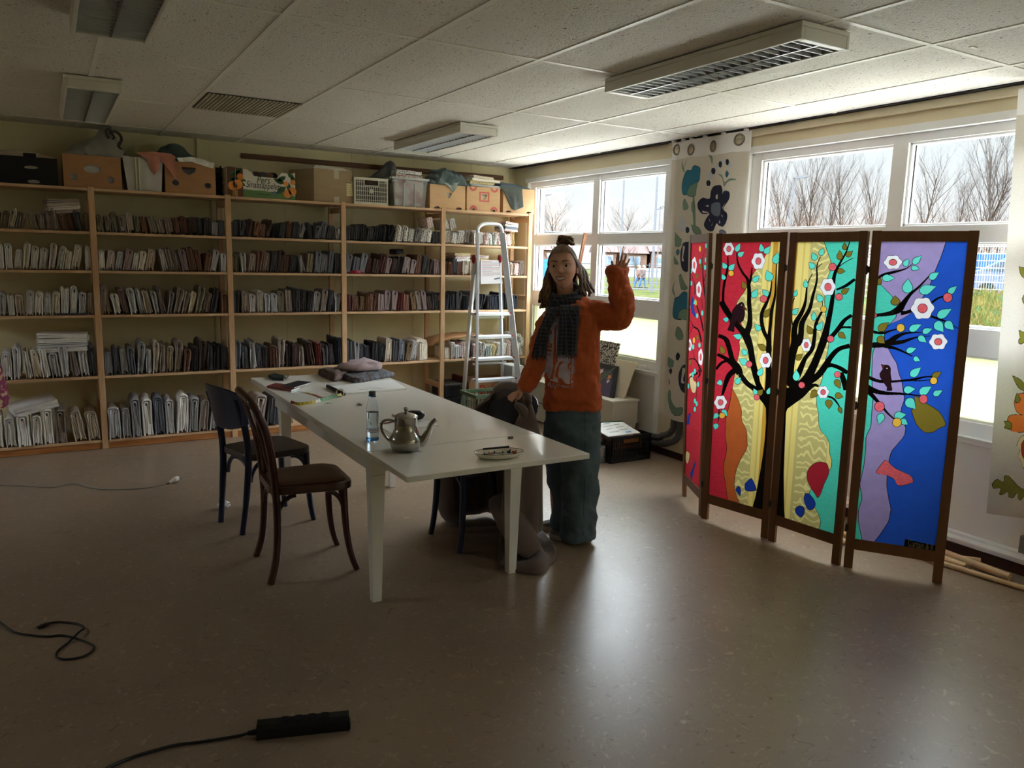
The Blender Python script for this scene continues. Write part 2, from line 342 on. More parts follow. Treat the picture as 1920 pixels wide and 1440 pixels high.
# ================================================================ lights
M_LAMP = mat('lamp_enamel', S(232, 230, 220), .4)
M_LOUV = mat('louvre_aluminium', S(222, 226, 228), .4, metal=.4)
M_LDARK = mat('lamp_inside', S(120, 122, 122), .3, metal=.7)
M_TUBE = mat('fluorescent_tube_off', S(225, 228, 225), .3)
def ceiling_light(x0, x1, y0, y1, label, dup=None):
    zt, zb = ZC-.006, ZC-.074
    xm = (x0+x1)/2; root = thing('ceiling_light', label, 'ceiling light', (xm, (y0+y1)/2, zb), group='louvred ceiling lights')
    h = MB(); e = .018
    h.box(x0, x1, y0, y1, zt-.02, zt)
    for q in ((x0, x0+e, y0, y1), (x1-e, x1, y0, y1), (x0+e, x1-e, y0, y0+.035), (x0+e, x1-e, y1-.035, y1)): h.box(*q, zb, zt-.02)
    h.build('housing', M_LAMP, root, bevel=.004)
    r = MB()
    for xa, xb in ((x0+e, xm-.004), (xm+.004, x1-e)):                         # two parabolic troughs
        n = 8
        r.grid(lambda u, v: (xa+(xb-xa)*u, y0+.035+(y1-y0-.07)*v, zt-.024-.040*(2*u-1)**4), n, 1)
    r.box(xm-.004, xm+.004, y0+.035, y1-.035, zb+.001, zt-.02)
    r.build('reflector', M_LDARK, root)
    lv = MB(); k = 22
    for xa, xb in ((x0+e, xm-.004), (xm+.004, x1-e)):
        for i in range(k):
            y = y0+.035+(y1-y0-.07)*(i+.5)/k
            pts = [(xa, zb+.002), (xb, zb+.002), (xb, zb+.034)]+[(xa+(xb-xa)*(1-t), zb+.034-.020*math.sin(PI*t)) for t in (.2, .4, .6, .8)]+[(xa, zb+.034)]
            lv.add([(a, y-.0015, b) for a, b in pts]+[(a, y+.0015, b) for a, b in pts], [tuple(range(8)), tuple(reversed(range(8, 16)))]+[(j, (j+1) % 8, 8+(j+1) % 8, 8+j) for j in range(8)])
    lv.build('louvre', M_LOUV, root)
    for xx in ((x0+e+xm)/2, (xm+x1-e)/2):
        MB().tube([(xx, y0+.05, zt-.036), (xx, y1-.05, zt-.036)], .008, 10).build('tube', M_TUBE, root, smooth=True)
    return root
ceiling_light(2.54, 2.825, 2.17, 3.41, 'large louvred ceiling light nearest the folding screen, fully in view')
ceiling_light(2.53, 2.835, 5.04, 6.26, 'smaller-looking louvred ceiling light over the far shelves near the window')
ceiling_light(.14, .43, 5.06, 6.40, 'ceiling light above the grey bag on the cardboard boxes, seen end-on')
ceiling_light(.14, .43, 2.60, 3.83, 'ceiling light cut off by the top edge of the photo')
v = MB(); vx0, vx1, vy0, vy1 = .89, 1.455, 5.12, 5.695
v.box(vx0, vx1, vy0, vy1, ZC-.006, ZC-.001)
M_VENT = mat('vent_beige', S(186, 178, 156), .6); M_VDARK = mat('vent_slot', S(70, 66, 58), .8)
rt = thing('ceiling_vent', 'beige slatted ventilation grille set in the ceiling tiles above the shelves', 'vent', (1.17, 5.4, ZC-.006))
v.build('backing', M_VDARK, rt)
v = MB()
for i in range(24):
    x = vx0+(vx1-vx0)*(i+.5)/24; v.box(x-.0075, x+.0075, vy0, vy1, ZC-.012, ZC-.006)
v.build('slat_panel', M_VENT, rt)
for (px, py) in ((1825, 88),):
    p = onz(px, py, ZC); d = MB().box(p.x-.02, p.x+.02, p.y-.008, p.y+.008, ZC-.004, ZC-.0005).build('ceiling_clip', M_GRID); tag(d, 'small white clip on the ceiling tile at the upper right', 'clip')
# ================================================================ shelving
M_FRM = M_PINE
SX = [-.672, .300, 1.285, 2.258, 3.231, 4.196]; SY0, SY1 = 6.80, 7.185
ZB = [.072, .580, 1.057, 1.396, 1.688, 2.012]        # tops of the boards
sh = thing('shelving_unit', 'long pine shelving unit along the back wall, full of folded fabric', 'shelf', (1.76, 7.0, 0))
for x in SX:
    for ya, yb in ((SY0, SY0+.034), (SY1-.034, SY1)):
        MB().box(x, x+.044, ya, yb, 0, 2.022).build('post', M_PINE, sh, bevel=.003)
    for k, z in enumerate((.3, 1.15, 1.93)):
        MB().box(x+.008, x+.036, SY0+.034, SY1-.034, z, z+.045).build('rung', M_PINE, sh)
for i in range(5):
    xa, xb = SX[i]+.044, SX[i+1]
    for z in ZB:
        MB().box(xa+.001, xb-.001, SY0+.004, SY1-.01, z-.02, z).build('shelf_board', M_PINEH, sh, bevel=.002)
    MB().box(xa+.001, xb-.001, SY0+.010, SY0+.03, .002, .052).build('plinth', M_PLINTH, sh, bevel=.002)
# ================================================================ folded fabrics on the shelves
FC = dict(
 white=('white', S(239, 237, 232)), cream=('cream', S(231, 222, 205)), pinkwhite=('pinkish white', S(229, 216, 209)), beige=('beige', S(205, 192, 174)),
 light=('pale grey', S(205, 205, 207)), grey=('grey', S(160, 159, 160)), bluegrey=('blue-grey', S(155, 160, 168)), slate=('slate blue', S(118, 123, 133)),
 taupe=('taupe', S(158, 145, 135)), mauve=('mauve', S(167, 148, 148)), olive=('olive grey', S(152, 145, 123)), rust=('rust brown', S(138, 98, 72)),
 brown=('brown', S(128, 92, 76)), dbrown=('dark brown', S(78, 60, 53)), charcoal=('charcoal', S(80, 80, 85)), black=('black', S(30, 30, 34)),
 navy=('navy', S(41, 45, 57)), wine=('wine red', S(98, 62, 62)), red=('dark red', S(122, 56, 52)),
 print=('white printed', S(232, 229, 222)), redprint=('red-white printed', S(231, 221, 214)), tealprint=('teal printed', S(214, 219, 214)), goldprint=('gold patterned', S(221, 204, 158)), check=('brown checked', S(142, 118, 87)))
_pat = dict(print=S(121, 118, 121), redprint=S(184, 57, 64), tealprint=S(80, 133, 133), goldprint=S(167, 142, 69), check=S(64, 46, 41))
FM = {}
for k, (w_, c_) in FC.items():
    if k in _pat: FM[k] = mat('fabric_'+w_.replace(' ', '_'), c_, .85, col2=_pat[k], scale=95, lo=.54, hi=.60, bump=.1, bscale=60, objvar=.12)
    else: FM[k] = mat('fabric_'+w_.replace(' ', '_'), c_, .85, var=.06, scale=25, bump=.12, bscale=45, objvar=.16, sheen=.15)
def fold_mesh(kind, seed, w=.07, h=.18, l=.28, layers=3, wob=1.0):
    """a cloth folded into a pad: ribbons bent over in nested arches (or zigzag), running back along y"""
    rnd = random.Random(seed); mb = MB(); paths = []
    if kind == 'arch':
        t = w/(2*layers+.6)
        for i in range(layers):
            a = max(w/2-t*(i+.5), t*.55); top = h-t*.5-i*t*1.15-rnd.uniform(0, .004)
            b0, b1 = rnd.uniform(0, .02)+i*.004, rnd.uniform(0, .02)+i*.004
            if i == 0: b0, b1 = 0, rnd.uniform(0, .02)
            p = [(-a, b0), (-a*1.02, h*.3), (-a*.98, h*.62), (-a, top-a)]+[(-a*abs(math.cos(q))**.75*(1 if math.cos(q) > 0 else -1), top-a+a*math.sin(q)**.85) for q in (PI*.17, PI*.33, PI*.5, PI*.67, PI*.83)]+[(a, top-a), (a*1.0, h*.6), (a*.98, h*.3), (a, b1)]
            paths.append((p, t*.74))
        paths.append(([(0, .006), (0, h*.3), (.001, h*.6), (0, h-t*(layers+1.6))], t*.7))
    elif kind == 'zig':
        n = layers*2; t = w/n; p = []
        for i in range(n):
            x = -w/2+t*(i+.5); hi = h-rnd.uniform(.004, .02); lo = rnd.uniform(0, .012) if i not in (0,) else 0
            seg = [(x, lo+t*.4), (x+rnd.uniform(-.0015, .0015), h*.35), (x, h*.68), (x, hi-t*.5)]
            if i % 2: seg.reverse()
            p += seg
            if i < n-1: p.append((x+t/2, (hi if i % 2 == 0 else lo+t*.05)))
        paths.append((p, t*.76))
    else:                                                     # roll, seen end-on
        t = w/6.5; p = []; r0 = w/2-t/2
        for i in range(30):
            a = i/29*4.2*PI; r = r0*(1-.72*i/29); p.append((r*math.cos(a-PI/2), (h/2)+(r*(h/w))*math.sin(a-PI/2)))
        paths.append((p, t*.8))
    sts = [0, .012, .06, .14, .22, l-.01, l]; ox, oz = rnd.uniform(0, 50), rnd.uniform(0, 50)
    for p, t in paths:
        pts = [Vector((x, 0, z)) for x, z in p]; n = len(pts); O = []; I = []
        for i, q in enumerate(pts):
            d = (pts[min(i+1, n-1)]-pts[max(i-1, 0)]).normalized(); nn = Vector((-d.z, 0, d.x)); O.append(q+nn*t/2); I.append(q-nn*t/2)
        yo = rnd.uniform(-.006, .006); base = len(mb.v)
        for j, y in enumerate(sts):
            for q in O+I:
                k = .7 if j in (0, len(sts)-1) else 1
                c = Vector((q.x*(k if kind != 'roll' else 1)+(1-k)*0, 0, q.z))
                dx = wob*.006*noise.noise((ox+q.x*30, y*14, q.z*16))*min(1, q.z*20); dz = wob*.007*noise.noise((oz+q.x*25, y*12, q.z*9))*min(1, q.z*12)
                dy = wob*.010*noise.noise((ox+q.x*60, 3.3, q.z*12+oz)) if j <= 1 else 0
                x = q.x+(0 if j not in (0, len(sts)-1) else -(q.x-0)*.03)
                mb.v.append(Vector((x+dx, y+yo+dy, max(0, q.z+dz))))
        N = 2*n
        for j in range(len(sts)-1):
            for i in range(n-1):
                a = base+j*N+i; mb.f.append((a, a+1, a+1+N, a+N)); a = base+j*N+n+i; mb.f.append((a, a+N, a+1+N, a+1)); mb.m += [0, 0]
            for a, b2 in ((0, n), (n-1, 2*n-1)): mb.f.append((base+j*N+a, base+j*N+b2, base+(j+1)*N+b2, base+(j+1)*N+a)); mb.m.append(0)
        for j in (0, len(sts)-1):
            for i in range(n-1): a = base+j*N+i; mb.f.append((a, a+1, a+1+n, a+n)); mb.m.append(0)
    return mb
PROTO = {}
KINDS_ = ([('arch', 2, 1), ('arch', 3, 1), ('zig', 2, 1), ('zig', 3, 1), ('arch', 2, 1.8), ('arch', 3, 1.6), ('zig', 2, 1.8), ('arch', 1, 1.3), ('roll', 1, 1), ('arch', 3, 1.5), ('arch', 2, 1.7)])
SIZES = ((.055, .150), (.060, .200), (.080, .280))
def proto(k, hh):
    c = 0 if hh < .165 else 1 if hh < .25 else 2
    if (k, c) not in PROTO:
        kind, lay, wob = KINDS_[k]; w, h = SIZES[c]
        PROTO[(k, c)] = (fold_mesh(kind, 11+k*3+c, w=w, h=h, l=.27, layers=lay, wob=wob*(1.3 if c < 2 else 1.0)).build('folded_fabric', FM['white'], local=True, smooth=True, angle=50), w, h)
    return (k, c)
ORD = 'first second third fourth fifth sixth seventh eighth ninth tenth eleventh twelfth thirteenth fourteenth fifteenth sixteenth seventeenth eighteenth nineteenth twentieth'.split()
ROWN = ['top shelf', 'second shelf down', 'third shelf down', 'fourth shelf down', 'bottom shelf']
BAYN = ['leftmost bay', 'second bay from left', 'middle bay', 'fourth bay', 'bay by the window']
used_proto = set()
def fabric(pk, key, loc, sx, sy, sz, ry, rz, label, group):
    src = PROTO[pk][0]
    if pk not in used_proto: o = src; used_proto.add(pk)
    else: o = src.copy(); COL.objects.link(o)
    o.material_slots[0].link = 'OBJECT'; o.material_slots[0].material = FM[key]
    o.location = loc; o.rotation_euler = (0, ry, rz); o.scale = (sx, sy, sz)
    return tag(o, label, 'fabric', group)
# (bay, row): [(x0, x1, width of a pad, height, colours, kinds of fold)], x as a share of the bay
UP = (0, 1, 4, 5, 0, 3, 1); BIG = (4, 9, 10, 5); FL = (1, 3, 0, 4)
LAY = {
 (0, 0): [(.33, 1, .052, .150, 'taupe taupe beige taupe olive taupe mauve taupe brown brown charcoal taupe'.split(), FL)],
 (0, 1): [(.33, 1, .055, .180, 'white white white cream white white pinkwhite white cream cream white'.split(), UP)],
 (0, 2): [(.33, 1, .056, .195, 'light white beige light white light cream white white light cream'.split(), UP)],
 (0, 3): [(.24, 1, .058, .225, 'white white light white cream white light light taupe light slate'.split(), (4, 5, 1, 6, 9))],
 (0, 4): [(.22, 1, .072, .275, 'white white white white white taupe beige beige'.split(), BIG)],
 (1, 0): [(0, 1, .055, .142, 'olive taupe olive taupe beige olive rust olive taupe taupe brown brown dbrown charcoal charcoal grey slate'.split(), FL)],
 (1, 1): [(0, 1, .058, .178, 'white pinkwhite light mauve white cream beige light taupe taupe mauve brown brown brown light light'.split(), UP)],
 (1, 2): [(0, 1, .060, .205, 'taupe white mauve light light beige light taupe grey taupe taupe cream olive taupe charcoal rust'.split(), (4, 5, 1, 6))],
 (1, 3): [(0, 1, .060, .238, 'grey slate light slate grey light beige taupe beige taupe brown charcoal dbrown charcoal black charcoal'.split(), (4, 5, 6, 1))],
 (1, 4): [(0, 1, .072, .295, 'light light grey white slate light white grey taupe grey taupe'.split(), BIG)],
 (2, 0): [(0, 1, .055, .148, 'charcoal charcoal dbrown rust brown dbrown black charcoal rust charcoal grey charcoal slate slate charcoal grey'.split(), FL)],
 (2, 1): [(0, 1, .060, .182, 'olive light taupe brown taupe charcoal dbrown brown charcoal grey olive slate grey slate charcoal'.split(), UP)],
 (2, 2): [(0, 1, .060, .200, 'charcoal taupe light white light light olive taupe charcoal charcoal charcoal grey taupe charcoal grey'.split(), UP)],
 (2, 3): [(0, 1, .061, .232, 'slate slate grey charcoal charcoal brown taupe charcoal dbrown taupe dbrown red charcoal charcoal navy'.split(), (4, 5, 6, 1))],
 (2, 4): [(0, .52, .078, .270, 'grey taupe charcoal grey'.split(), BIG)],
 (3, 0): [(0, 1, .058, .150, 'charcoal charcoal black charcoal black black black print print print grey print print charcoal'.split(), FL)],
 (3, 1): [(0, 1, .058, .168, 'slate slate bluegrey wine dbrown wine mauve dbrown black mauve mauve brown charcoal dbrown mauve'.split(), UP)],
 (3, 2): [(0, 1, .058, .172, 'wine brown check rust brown mauve mauve mauve red brown check taupe mauve dbrown charcoal'.split(), UP)],
 (3, 3): [(0, .83, .060, .205, 'charcoal grey charcoal navy black black beige charcoal slate check light cream'.split(), UP)],
 (4, 0): [(0, .86, .055, .135, 'print print print taupe print print redprint tealprint print redprint cream redprint goldprint'.split(), UP)],
 (4, 1): [(0, .20, .048, .145, 'dbrown rust charcoal brown'.split(), UP), (.22, .36, .065, .150, 'cream beige'.split(), (8, 10)), (.78, .97, .052, .150, 'beige redprint taupe'.split(), UP)],
 (4, 2): [(0, .92, .058, .165, 'navy black charcoal navy slate black black charcoal navy navy black slate black'.split(), UP)],
 (4, 3): [(.02, .84, .058, .150, 'white print light redprint dbrown redprint print tealprint goldprint print print redprint'.split(), UP)],
}
rf = random.Random(5); nfab = 0; BAYTOP = {}
for (bay, row), segs in sorted(LAY.items()):
    xa, xb = SX[bay]+.046, SX[bay+1]-.002; z = ZB[4-row]; num = 0
    for (u0, u1, wd, hh, cols, kinds) in segs:
        x0, x1 = xa+(xb-xa)*u0, xa+(xb-xa)*u1
        n = len(cols); ws = [rf.uniform(.8, 1.22) for _ in cols]; lean = rf.uniform(-.05, .05); lns = []; his = []
        for i in range(n):
            if rf.random() < .25: lean = rf.choice((-.17, -.09, .06, .13, .2))
            ln = max(-.2, min(.2, lean+rf.uniform(-.02, .02)))
            lns.append(max(0, ln)*.5 if i == 0 else min(0, ln)*.5 if i == n-1 else ln); his.append(hh*rf.uniform(.80, 1.13))
        gaps = [max(0, min(his[i], his[i+1])*(math.tan(lns[i])-math.tan(lns[i+1]))) for i in range(n-1)]; gf = min(1, .30*(x1-x0)/max(1e-6, sum(gaps)))
        if gf < 1: lns = [l*gf for l in lns]; gaps = [max(0, min(his[i], his[i+1])*(math.tan(lns[i])-math.tan(lns[i+1]))) for i in range(n-1)]
        k_ = (x1-x0-sum(gaps))/sum(ws); x = x0
        for i, key in enumerate(cols):
            wi = k_*ws[i]; ln, hi = lns[i], his[i]; pk = proto(kinds[rf.randrange(len(kinds))], hh); name = FC[key][0]; ordn = ORD[num]; num += 1
            lab = '%s folded fabric, %s from left, %s, %s' % (name, ordn, ROWN[row], BAYN[bay])
            o = fabric(pk, key, (x+wi/2, SY0+.004+rf.uniform(-.004, .03)+(.004 if row < 4 else -.012), z+.001+abs(math.sin(ln))*wi*.45), wi/PROTO[pk][1]*.90, rf.uniform(.92, 1.05), hi/PROTO[pk][2], ln, rf.uniform(-.02, .02), lab, 'folded fabrics on the %s, %s' % (ROWN[row], BAYN[bay]))
            x += wi+(gaps[i] if i < n-1 else 0); nfab += 1
# flat folded stacks lying on top of the upright pads
def flat_mesh(seed, w=.28, d=.22, t=.03, layers=3):
    rnd = random.Random(seed); mb = MB(); th = t/layers
    for i in range(layers):
        z0 = i*th; ox = rnd.uniform(-.008, .008)
        def top(u, v, zz):
            x = (u-.5)*w; y = (v-.5)*d
            return (x+ox+.004*noise.noise((y*20, i+seed, 1)), y+.006*noise.noise((x*18, i+seed, 2)), zz+.004*noise.noise((x*9+seed, y*9, i*.7)))
        k = len(mb.v); nu, nv = 10, 6
        rings = []
        for v in range(nv+1):
            ring = [top(u/nu, v/nv, z0+th*.92) for u in range(nu+1)]+[top(u/nu, v/nv, z0+th*.06) for u in range(nu, -1, -1)]
            ring.insert(nu+1, top(1+.012, v/nv, z0+th*.5)); ring.append(top(-.012, v/nv, z0+th*.5)); rings.append(ring)
        mb.loft(rings)
    return mb
FLAT = [flat_mesh(s, layers=2+s % 2).build('folded_fabric', FM['white'], local=True, smooth=True, angle=60) for s in range(3)]
flat_used = set()
def flat(k, key, loc, sx, sy, sz, rx, ry, rz, label, group):
    o = FLAT[k] if k not in flat_used else FLAT[k].copy()
    if k in flat_used: COL.objects.link(o)
    flat_used.add(k); o.material_slots[0].link = 'OBJECT'; o.material_slots[0].material = FM[key]
    o.location = loc; o.scale = (sx, sy, sz); o.rotation_euler = (rx, ry, rz); return tag(o, label, 'fabric', group)
def pile(px, py, Y, keys, names, w, d, t, ry, rz, where, group):
    p = ony(px, py, Y); up = Vector((math.sin(ry), 0, math.cos(ry)))
    pos = ['lowest', 'second up', 'third up', 'fourth up']
    pos[len(keys)-1] = 'topmost'
    for i, k in enumerate(keys):
        q = Vector((p.x, Y+d/2, p.z))+up*(i*t*1.04)
        flat(i % 3, k, q, w/.28, d/.22, t/.03, 0, ry+(i*.02 if ry else 0), rz+(i % 2)*.06-.03, '%s flat fabric, %s, pile %s' % (names[i], pos[i], where), group)
pile(119, 400, 6.82, ['taupe', 'pinkwhite', 'beige', 'taupe'], ['taupe', 'pinkish white', 'beige', 'taupe'], .21, .20, .026, -.14, .1, 'on the top shelf, leftmost bay', 'flat pile on the top shelf of the leftmost bay')
pile(120, 660, 6.83, ['white', 'light', 'white', 'white'], ['white', 'pale grey', 'white', 'white'], .33, .24, .034, -.04, -.1, 'on the fourth shelf, leftmost bay', 'flat white pile on the fourth shelf')
pile(958, 434, 6.83, ['redprint', 'slate', 'print', 'redprint'], ['red-white printed', 'slate blue', 'white printed', 'red-white printed'], .15, .2, .022, .03, .05, 'on the top shelf by the window', 'flat pile on the top shelf by the window')
pile(866, 490, 6.84, ['print', 'redprint', 'goldprint'], ['white printed', 'red-white printed', 'gold patterned'], .17, .2, .026, -.05, .1, 'left of the ladder, second shelf', 'flat printed pile left of the ladder')
pile(905, 489, 6.86, ['goldprint', 'redprint'], ['gold patterned', 'red-white printed'], .14, .2, .026, .02, -.1, 'behind the ladder, second shelf', 'flat printed pile behind the ladder')
for k, (px, py, key, nm, lean) in enumerate([(808, 432, 'redprint', 'red-white printed', -.2), (838, 434, 'print', 'white printed', -.3), (851, 434, 'print', 'white printed', -.25)]):
    p = ony(px, py, 6.83)
    fabric(proto((1, 3, 1)[k], .15), key, (p.x, 6.83, ZB[4]+.137), 1.1, .8, .72, lean, 0, '%s fabric leaning on top of the upright row, %s' % (nm, ('left of the fifth front post', 'right beside the fifth front post', 'nearest to the ladder hoop')[k]), 'printed fabrics leaning on the upright row')
p = ony(62, 764, 6.80); flat(0, 'white', (p.x+.0, 6.93, p.z-.035), 1.05, 1.0, 2.2, .1, -.22, .2, 'thick white folded cloth lying over the bundles on the bottom shelf, leftmost bay', 'cloth lying over the bottom bundles')
p = ony(135, 588, 6.80); flat(1, 'charcoal', (p.x, 6.90, ZB[2]+.004), .75, .9, .45, 0, 0, 0, 'dark grey folded cloth lying flat under the whites, third shelf, leftmost bay', 'flat dark cloth on the third shelf')
p = ony(755, 480, 6.80); flat(2, 'black', (p.x, 6.95, ZB[3]+.185), .24, .8, 1.6, .0, -.1, .0, 'black folded cloth sitting on top of the row on the second shelf, fourth bay', 'black cloth on the second shelf')
# dark rolls lying on the bottom board of the fourth bay
for k, (px, py, r, key) in enumerate([(752, 742, .035, 'dbrown'), (775, 738, .04, 'charcoal'), (792, 742, .036, 'brown')]):
    p = ony(px, py, 6.82)
    m_ = MB(); m_.tube([(p.x-.10, 6.90+.02*k, .115+.012*k), (p.x, 6.88, .12+.012*k), (p.x+.12, 6.86-.02*k, .115+.012*k)], [r, r*1.08, r], 12)
    tag(m_.build('fabric_roll', FM[key], smooth=True), ['dark brown rolled fabric at the left of the rolls behind the table', 'charcoal rolled fabric between the other rolls behind the table', 'brown rolled fabric nearest the black case behind the table'][k], 'fabric roll', 'rolled fabrics on the bottom shelf')
p = ony(764, 718, 6.84)
tag(MB().tube([(p.x-.10, 6.95, .19), (p.x, 6.93, .22), (p.x+.1, 6.9, .255), (p.x+.15, 6.88, .27)], [.02, .05, .045, .02], 12).build('fabric_bundle', FM['brown'], smooth=True), 'crumpled brown fabric bundle lying over the rolls behind the table', 'fabric')
# brown paper bag, clear bag and big white bundle on the fourth shelf by the window
bg = MB(); q0, q1 = ony(806, 648, 6.80), ony(905, 632, 6.80)
bg.grid(lambda u, v: (q0.x+.03+(q1.x-q0.x)*u, 6.85+.27*v, ZB[1]+.185+.035*u+.018*math.sin(PI*u)*(.4+.6*v)+.012*noise.noise((u*5, v*3, 0))-.05*(1-u)**6), 14, 8)
M_KRAFT = mat('kraft_paper', S(178, 132, 88), .7, var=.08, scale=8, bump=.2, bscale=14)
tag(bg.build('paper_bag', M_KRAFT, solid=.02, smooth=True), 'large brown kraft paper bag lying over the fabrics, fourth shelf by the window', 'paper bag')
tag(fold_mesh('arch', 91, w=.13, h=.22, l=.26, layers=1, wob=3).xf(Matrix.Translation((ony(803, 640, 6.80).x-.035, 6.845, ZB[1]+.001))@Matrix.Rotation(-.12, 4, 'Y')).build('fabric_bundle', FM['cream'], smooth=True), 'puffy cream fabric bundle slumped against the last front post, fourth shelf', 'fabric')
tag(fold_mesh('arch', 92, w=.12, h=.24, l=.26, layers=1, wob=4).xf(Matrix.Translation((4.115, 6.81, ZB[1]+.001))).build('fabric_bundle', FM['print'], smooth=True), 'white printed fabric bundle at the window end of the fourth shelf', 'fabric')
p = ony(671, 512, 6.78)
tag(MB().lathe([(.055, 0), (.058, .008), (.058, .026), (.055, .03), (.03, .03), (.03, .004)], (p.x, 6.865, ZB[3]+.001), 28).build('ribbon_roll', mat('ribbon_crimson', S(150, 24, 56), .5, objvar=.02), smooth=True), 'crimson ribbon roll lying at the edge of the second shelf', 'ribbon roll')
# ================================================================ boxes and crates on top of the shelving
M_CARD = mat('cardboard', S(184, 138, 96), .8, var=.05, scale=6, stretch=(1, 1, 4))
M_CARD2 = mat('cardboard_pale', S(170, 148, 114), .8, var=.05, scale=6, stretch=(1, 1, 4))
M_CARD3 = mat('cardboard_light', S(212, 172, 128), .8, var=.05, scale=6, stretch=(1, 1, 4))
M_BLKBOX = mat('black_carton', S(26, 25, 27), .7)
M_WHITEBAG = mat('white_woven_plastic', S(206, 204, 200), .45, var=.06, scale=10, bump=.25, bscale=9)
M_INSIDE = mat('box_inside', S(60, 48, 38), .9)
ZTOP = ZB[5]
def cut_front(x0, x1, z0, z1, y, t, holes, m=0):
    """front wall of a box with holes (lists of x,z points); built with a boolean-free fill"""
    bm = bmesh.new(); edges = []
    def loop(pts):
        vs = [bm.verts.new((a, y, b)) for a, b in pts]
        for i in range(len(vs)): edges.append(bm.edges.new((vs[i], vs[(i+1) % len(vs)])))
    loop([(x0, z0), (x1, z0), (x1, z1), (x0, z1)])
    for h in holes: loop(h)
    bmesh.ops.triangle_fill(bm, use_beauty=True, use_dissolve=False, edges=edges)
    r = bmesh.ops.extrude_face_region(bm, geom=bm.faces[:])
    bmesh.ops.translate(bm, verts=[v for v in r['geom'] if isinstance(v, bmesh.types.BMVert)], vec=(0, t, 0))
    bm.verts.ensure_lookup_table(); bm.verts.index_update()
    mb = MB().add([v.co.copy() for v in bm.verts], [tuple(v.index for v in f.verts) for f in bm.faces], m); bm.free(); return mb
def oval(cx, cz, rx, rz, n=14, a=0): return [(cx+rx*math.cos(2*PI*i/n+a), cz+rz*math.sin(2*PI*i/n+a)) for i in range(n)]
def heart(cx, cz, r): return [(cx, cz-r), (cx+r*.9, cz+r*.1), (cx+r*1.0, cz+r*.5), (cx+r*.55, cz+r*.8), (cx, cz+r*.62), (cx-r*.55, cz+r*.8), (cx-r*1.0, cz+r*.5), (cx-r*.9, cz+r*.1)]
def carton(name, px0, px1, ptop, pbot, label, m, holes=(), depth=.33, Y=None, fill=None, fill_label=None, pile_z=-.05):
    Y = Y or SY0+.02
    a, b = ony(px0, pbot, Y), ony(px1, pbot, Y); H = ony((px0+px1)/2, ptop, Y).z-ZTOP
    x0, x1, z0 = a.x, b.x, ZTOP+.001; z1 = z0+H; W_, t = x1-x0, .006
    rt = thing(name, label, 'box', ((x0+x1)/2, Y+depth/2, z0))
    hs = []
    for kind, u, v, rx, rz in holes:
        cx, cz = x0+W_*u, z0+H*v
        hs.append(heart(cx, cz, rx) if kind == 'heart' else oval(cx, cz, rx, rz) if kind == 'oval' else [(cx-rx, cz+rz), (cx-rx*.8, cz-rz*.2), (cx, cz-rz), (cx+rx*.8, cz-rz*.2), (cx+rx, cz+rz)])
    f = cut_front(x0, x1, z0, z1, Y, t, hs)
    f.box(x0, x0+t, Y+t, Y+depth, z0, z1).box(x1-t, x1, Y+t, Y+depth, z0, z1).box(x0+t, x1-t, Y+depth-t, Y+depth, z0, z1).box(x0+t, x1-t, Y+t, Y+depth-t, z0, z0+t)
    f.build('carton_wall', m, rt)
    if fill:
        g = MB().grid(lambda u, v: (x0+t+.002+(W_-2*t-.004)*u, Y+.03+(depth-.05)*v, z1+pile_z+.03*noise.noise((u*4+x0, v*3, 1))), 8, 6)
        g.grid(lambda u, v: (x0+t+.002+(W_-2*t-.004)*u, Y+.022+.010*noise.noise((u*9, v*6, x0)), z0+.01+(z1+pile_z-z0-.01)*v), 8, 6)
        tag(g.build('packed_fabric', fill, smooth=True, solid=.002), fill_label, 'fabric')
    return rt, x0, x1, Y, z0, z1
def lump(name, tops, zb, Y0, depth, m, label, cat='fabric', seed=0, wr=.012, front=0, n=14, k=4, squash=.75, fr=18, parent=None):
    """a heap of cloth: a ridge line given by points (image x, image y), lying on zb, rounded front and back"""
    top = smooth_path([(ony(x, y, Y0+depth*.35).x, 0, max(zb+.004, ony(x, y, Y0+depth*.35).z)) for x, y in tops], k); mb = MB(); rings = []
    for i, p in enumerate(top):
        r = []
        for j in range(n+1):
            a = PI*j/n; y = Y0+depth*(1-math.cos(a))/2; z = zb+(p.z-zb)*max(0, math.sin(a))**squash
            w = wr*min(1, (z-zb)*25)
            v = Vector((p.x+w*1.2*noise.noise((p.x*fr, z*fr, seed+3)), y+w*1.5*noise.noise((p.x*fr, z*fr*.7, seed)), z+w*noise.noise((p.x*fr*1.3, y*fr, seed+9))))
            if v.z < zb: v.z = zb
            r.append(v)
        r.append(Vector((p.x, Y0+depth*.5, zb)))
        rings.append(r)
    mb.loft(rings)
    o = mb.build(name, m, parent, smooth=True, angle=75)
    if parent is None: tag(o, label, cat)
    return o
def flap(mb, poly, Y, t=.006, wr=.006, m=0):
    """a hanging corner of cloth on the plane y = Y, following image points"""
    pts = [ony(x, y, Y) for x, y in poly]; c = sum(pts, Vector())/len(pts); n = len(pts); k = len(mb.v)
    off = lambda p, s: Vector((p.x, Y-s*t/2+wr*math.sin(p.x*70+p.z*9), p.z))
    sub = []
    for i in range(n):
        a, b = pts[i], pts[(i+1) % n]
        for j in range(4): sub.append(a+(b-a)*j/4)
    rings = [[c+(p-c)*s for p in sub] for s in (1, .7, .4, .12)]
    mb.loft([[off(p, 1) for p in r] for r in rings], m, caps=False); mb.loft([[off(p, -1) for p in r] for r in rings], m, caps=False)
    a, b = rings[-1], rings[0]
    mb.add([off(p, 1) for p in a], [tuple(range(len(a)))], m); mb.add([off(p, -1) for p in a], [tuple(range(len(a)))], m)
    mb.loft([[off(p, 1) for p in b], [off(p, -1) for p in b]], m, caps=False)
    return mb
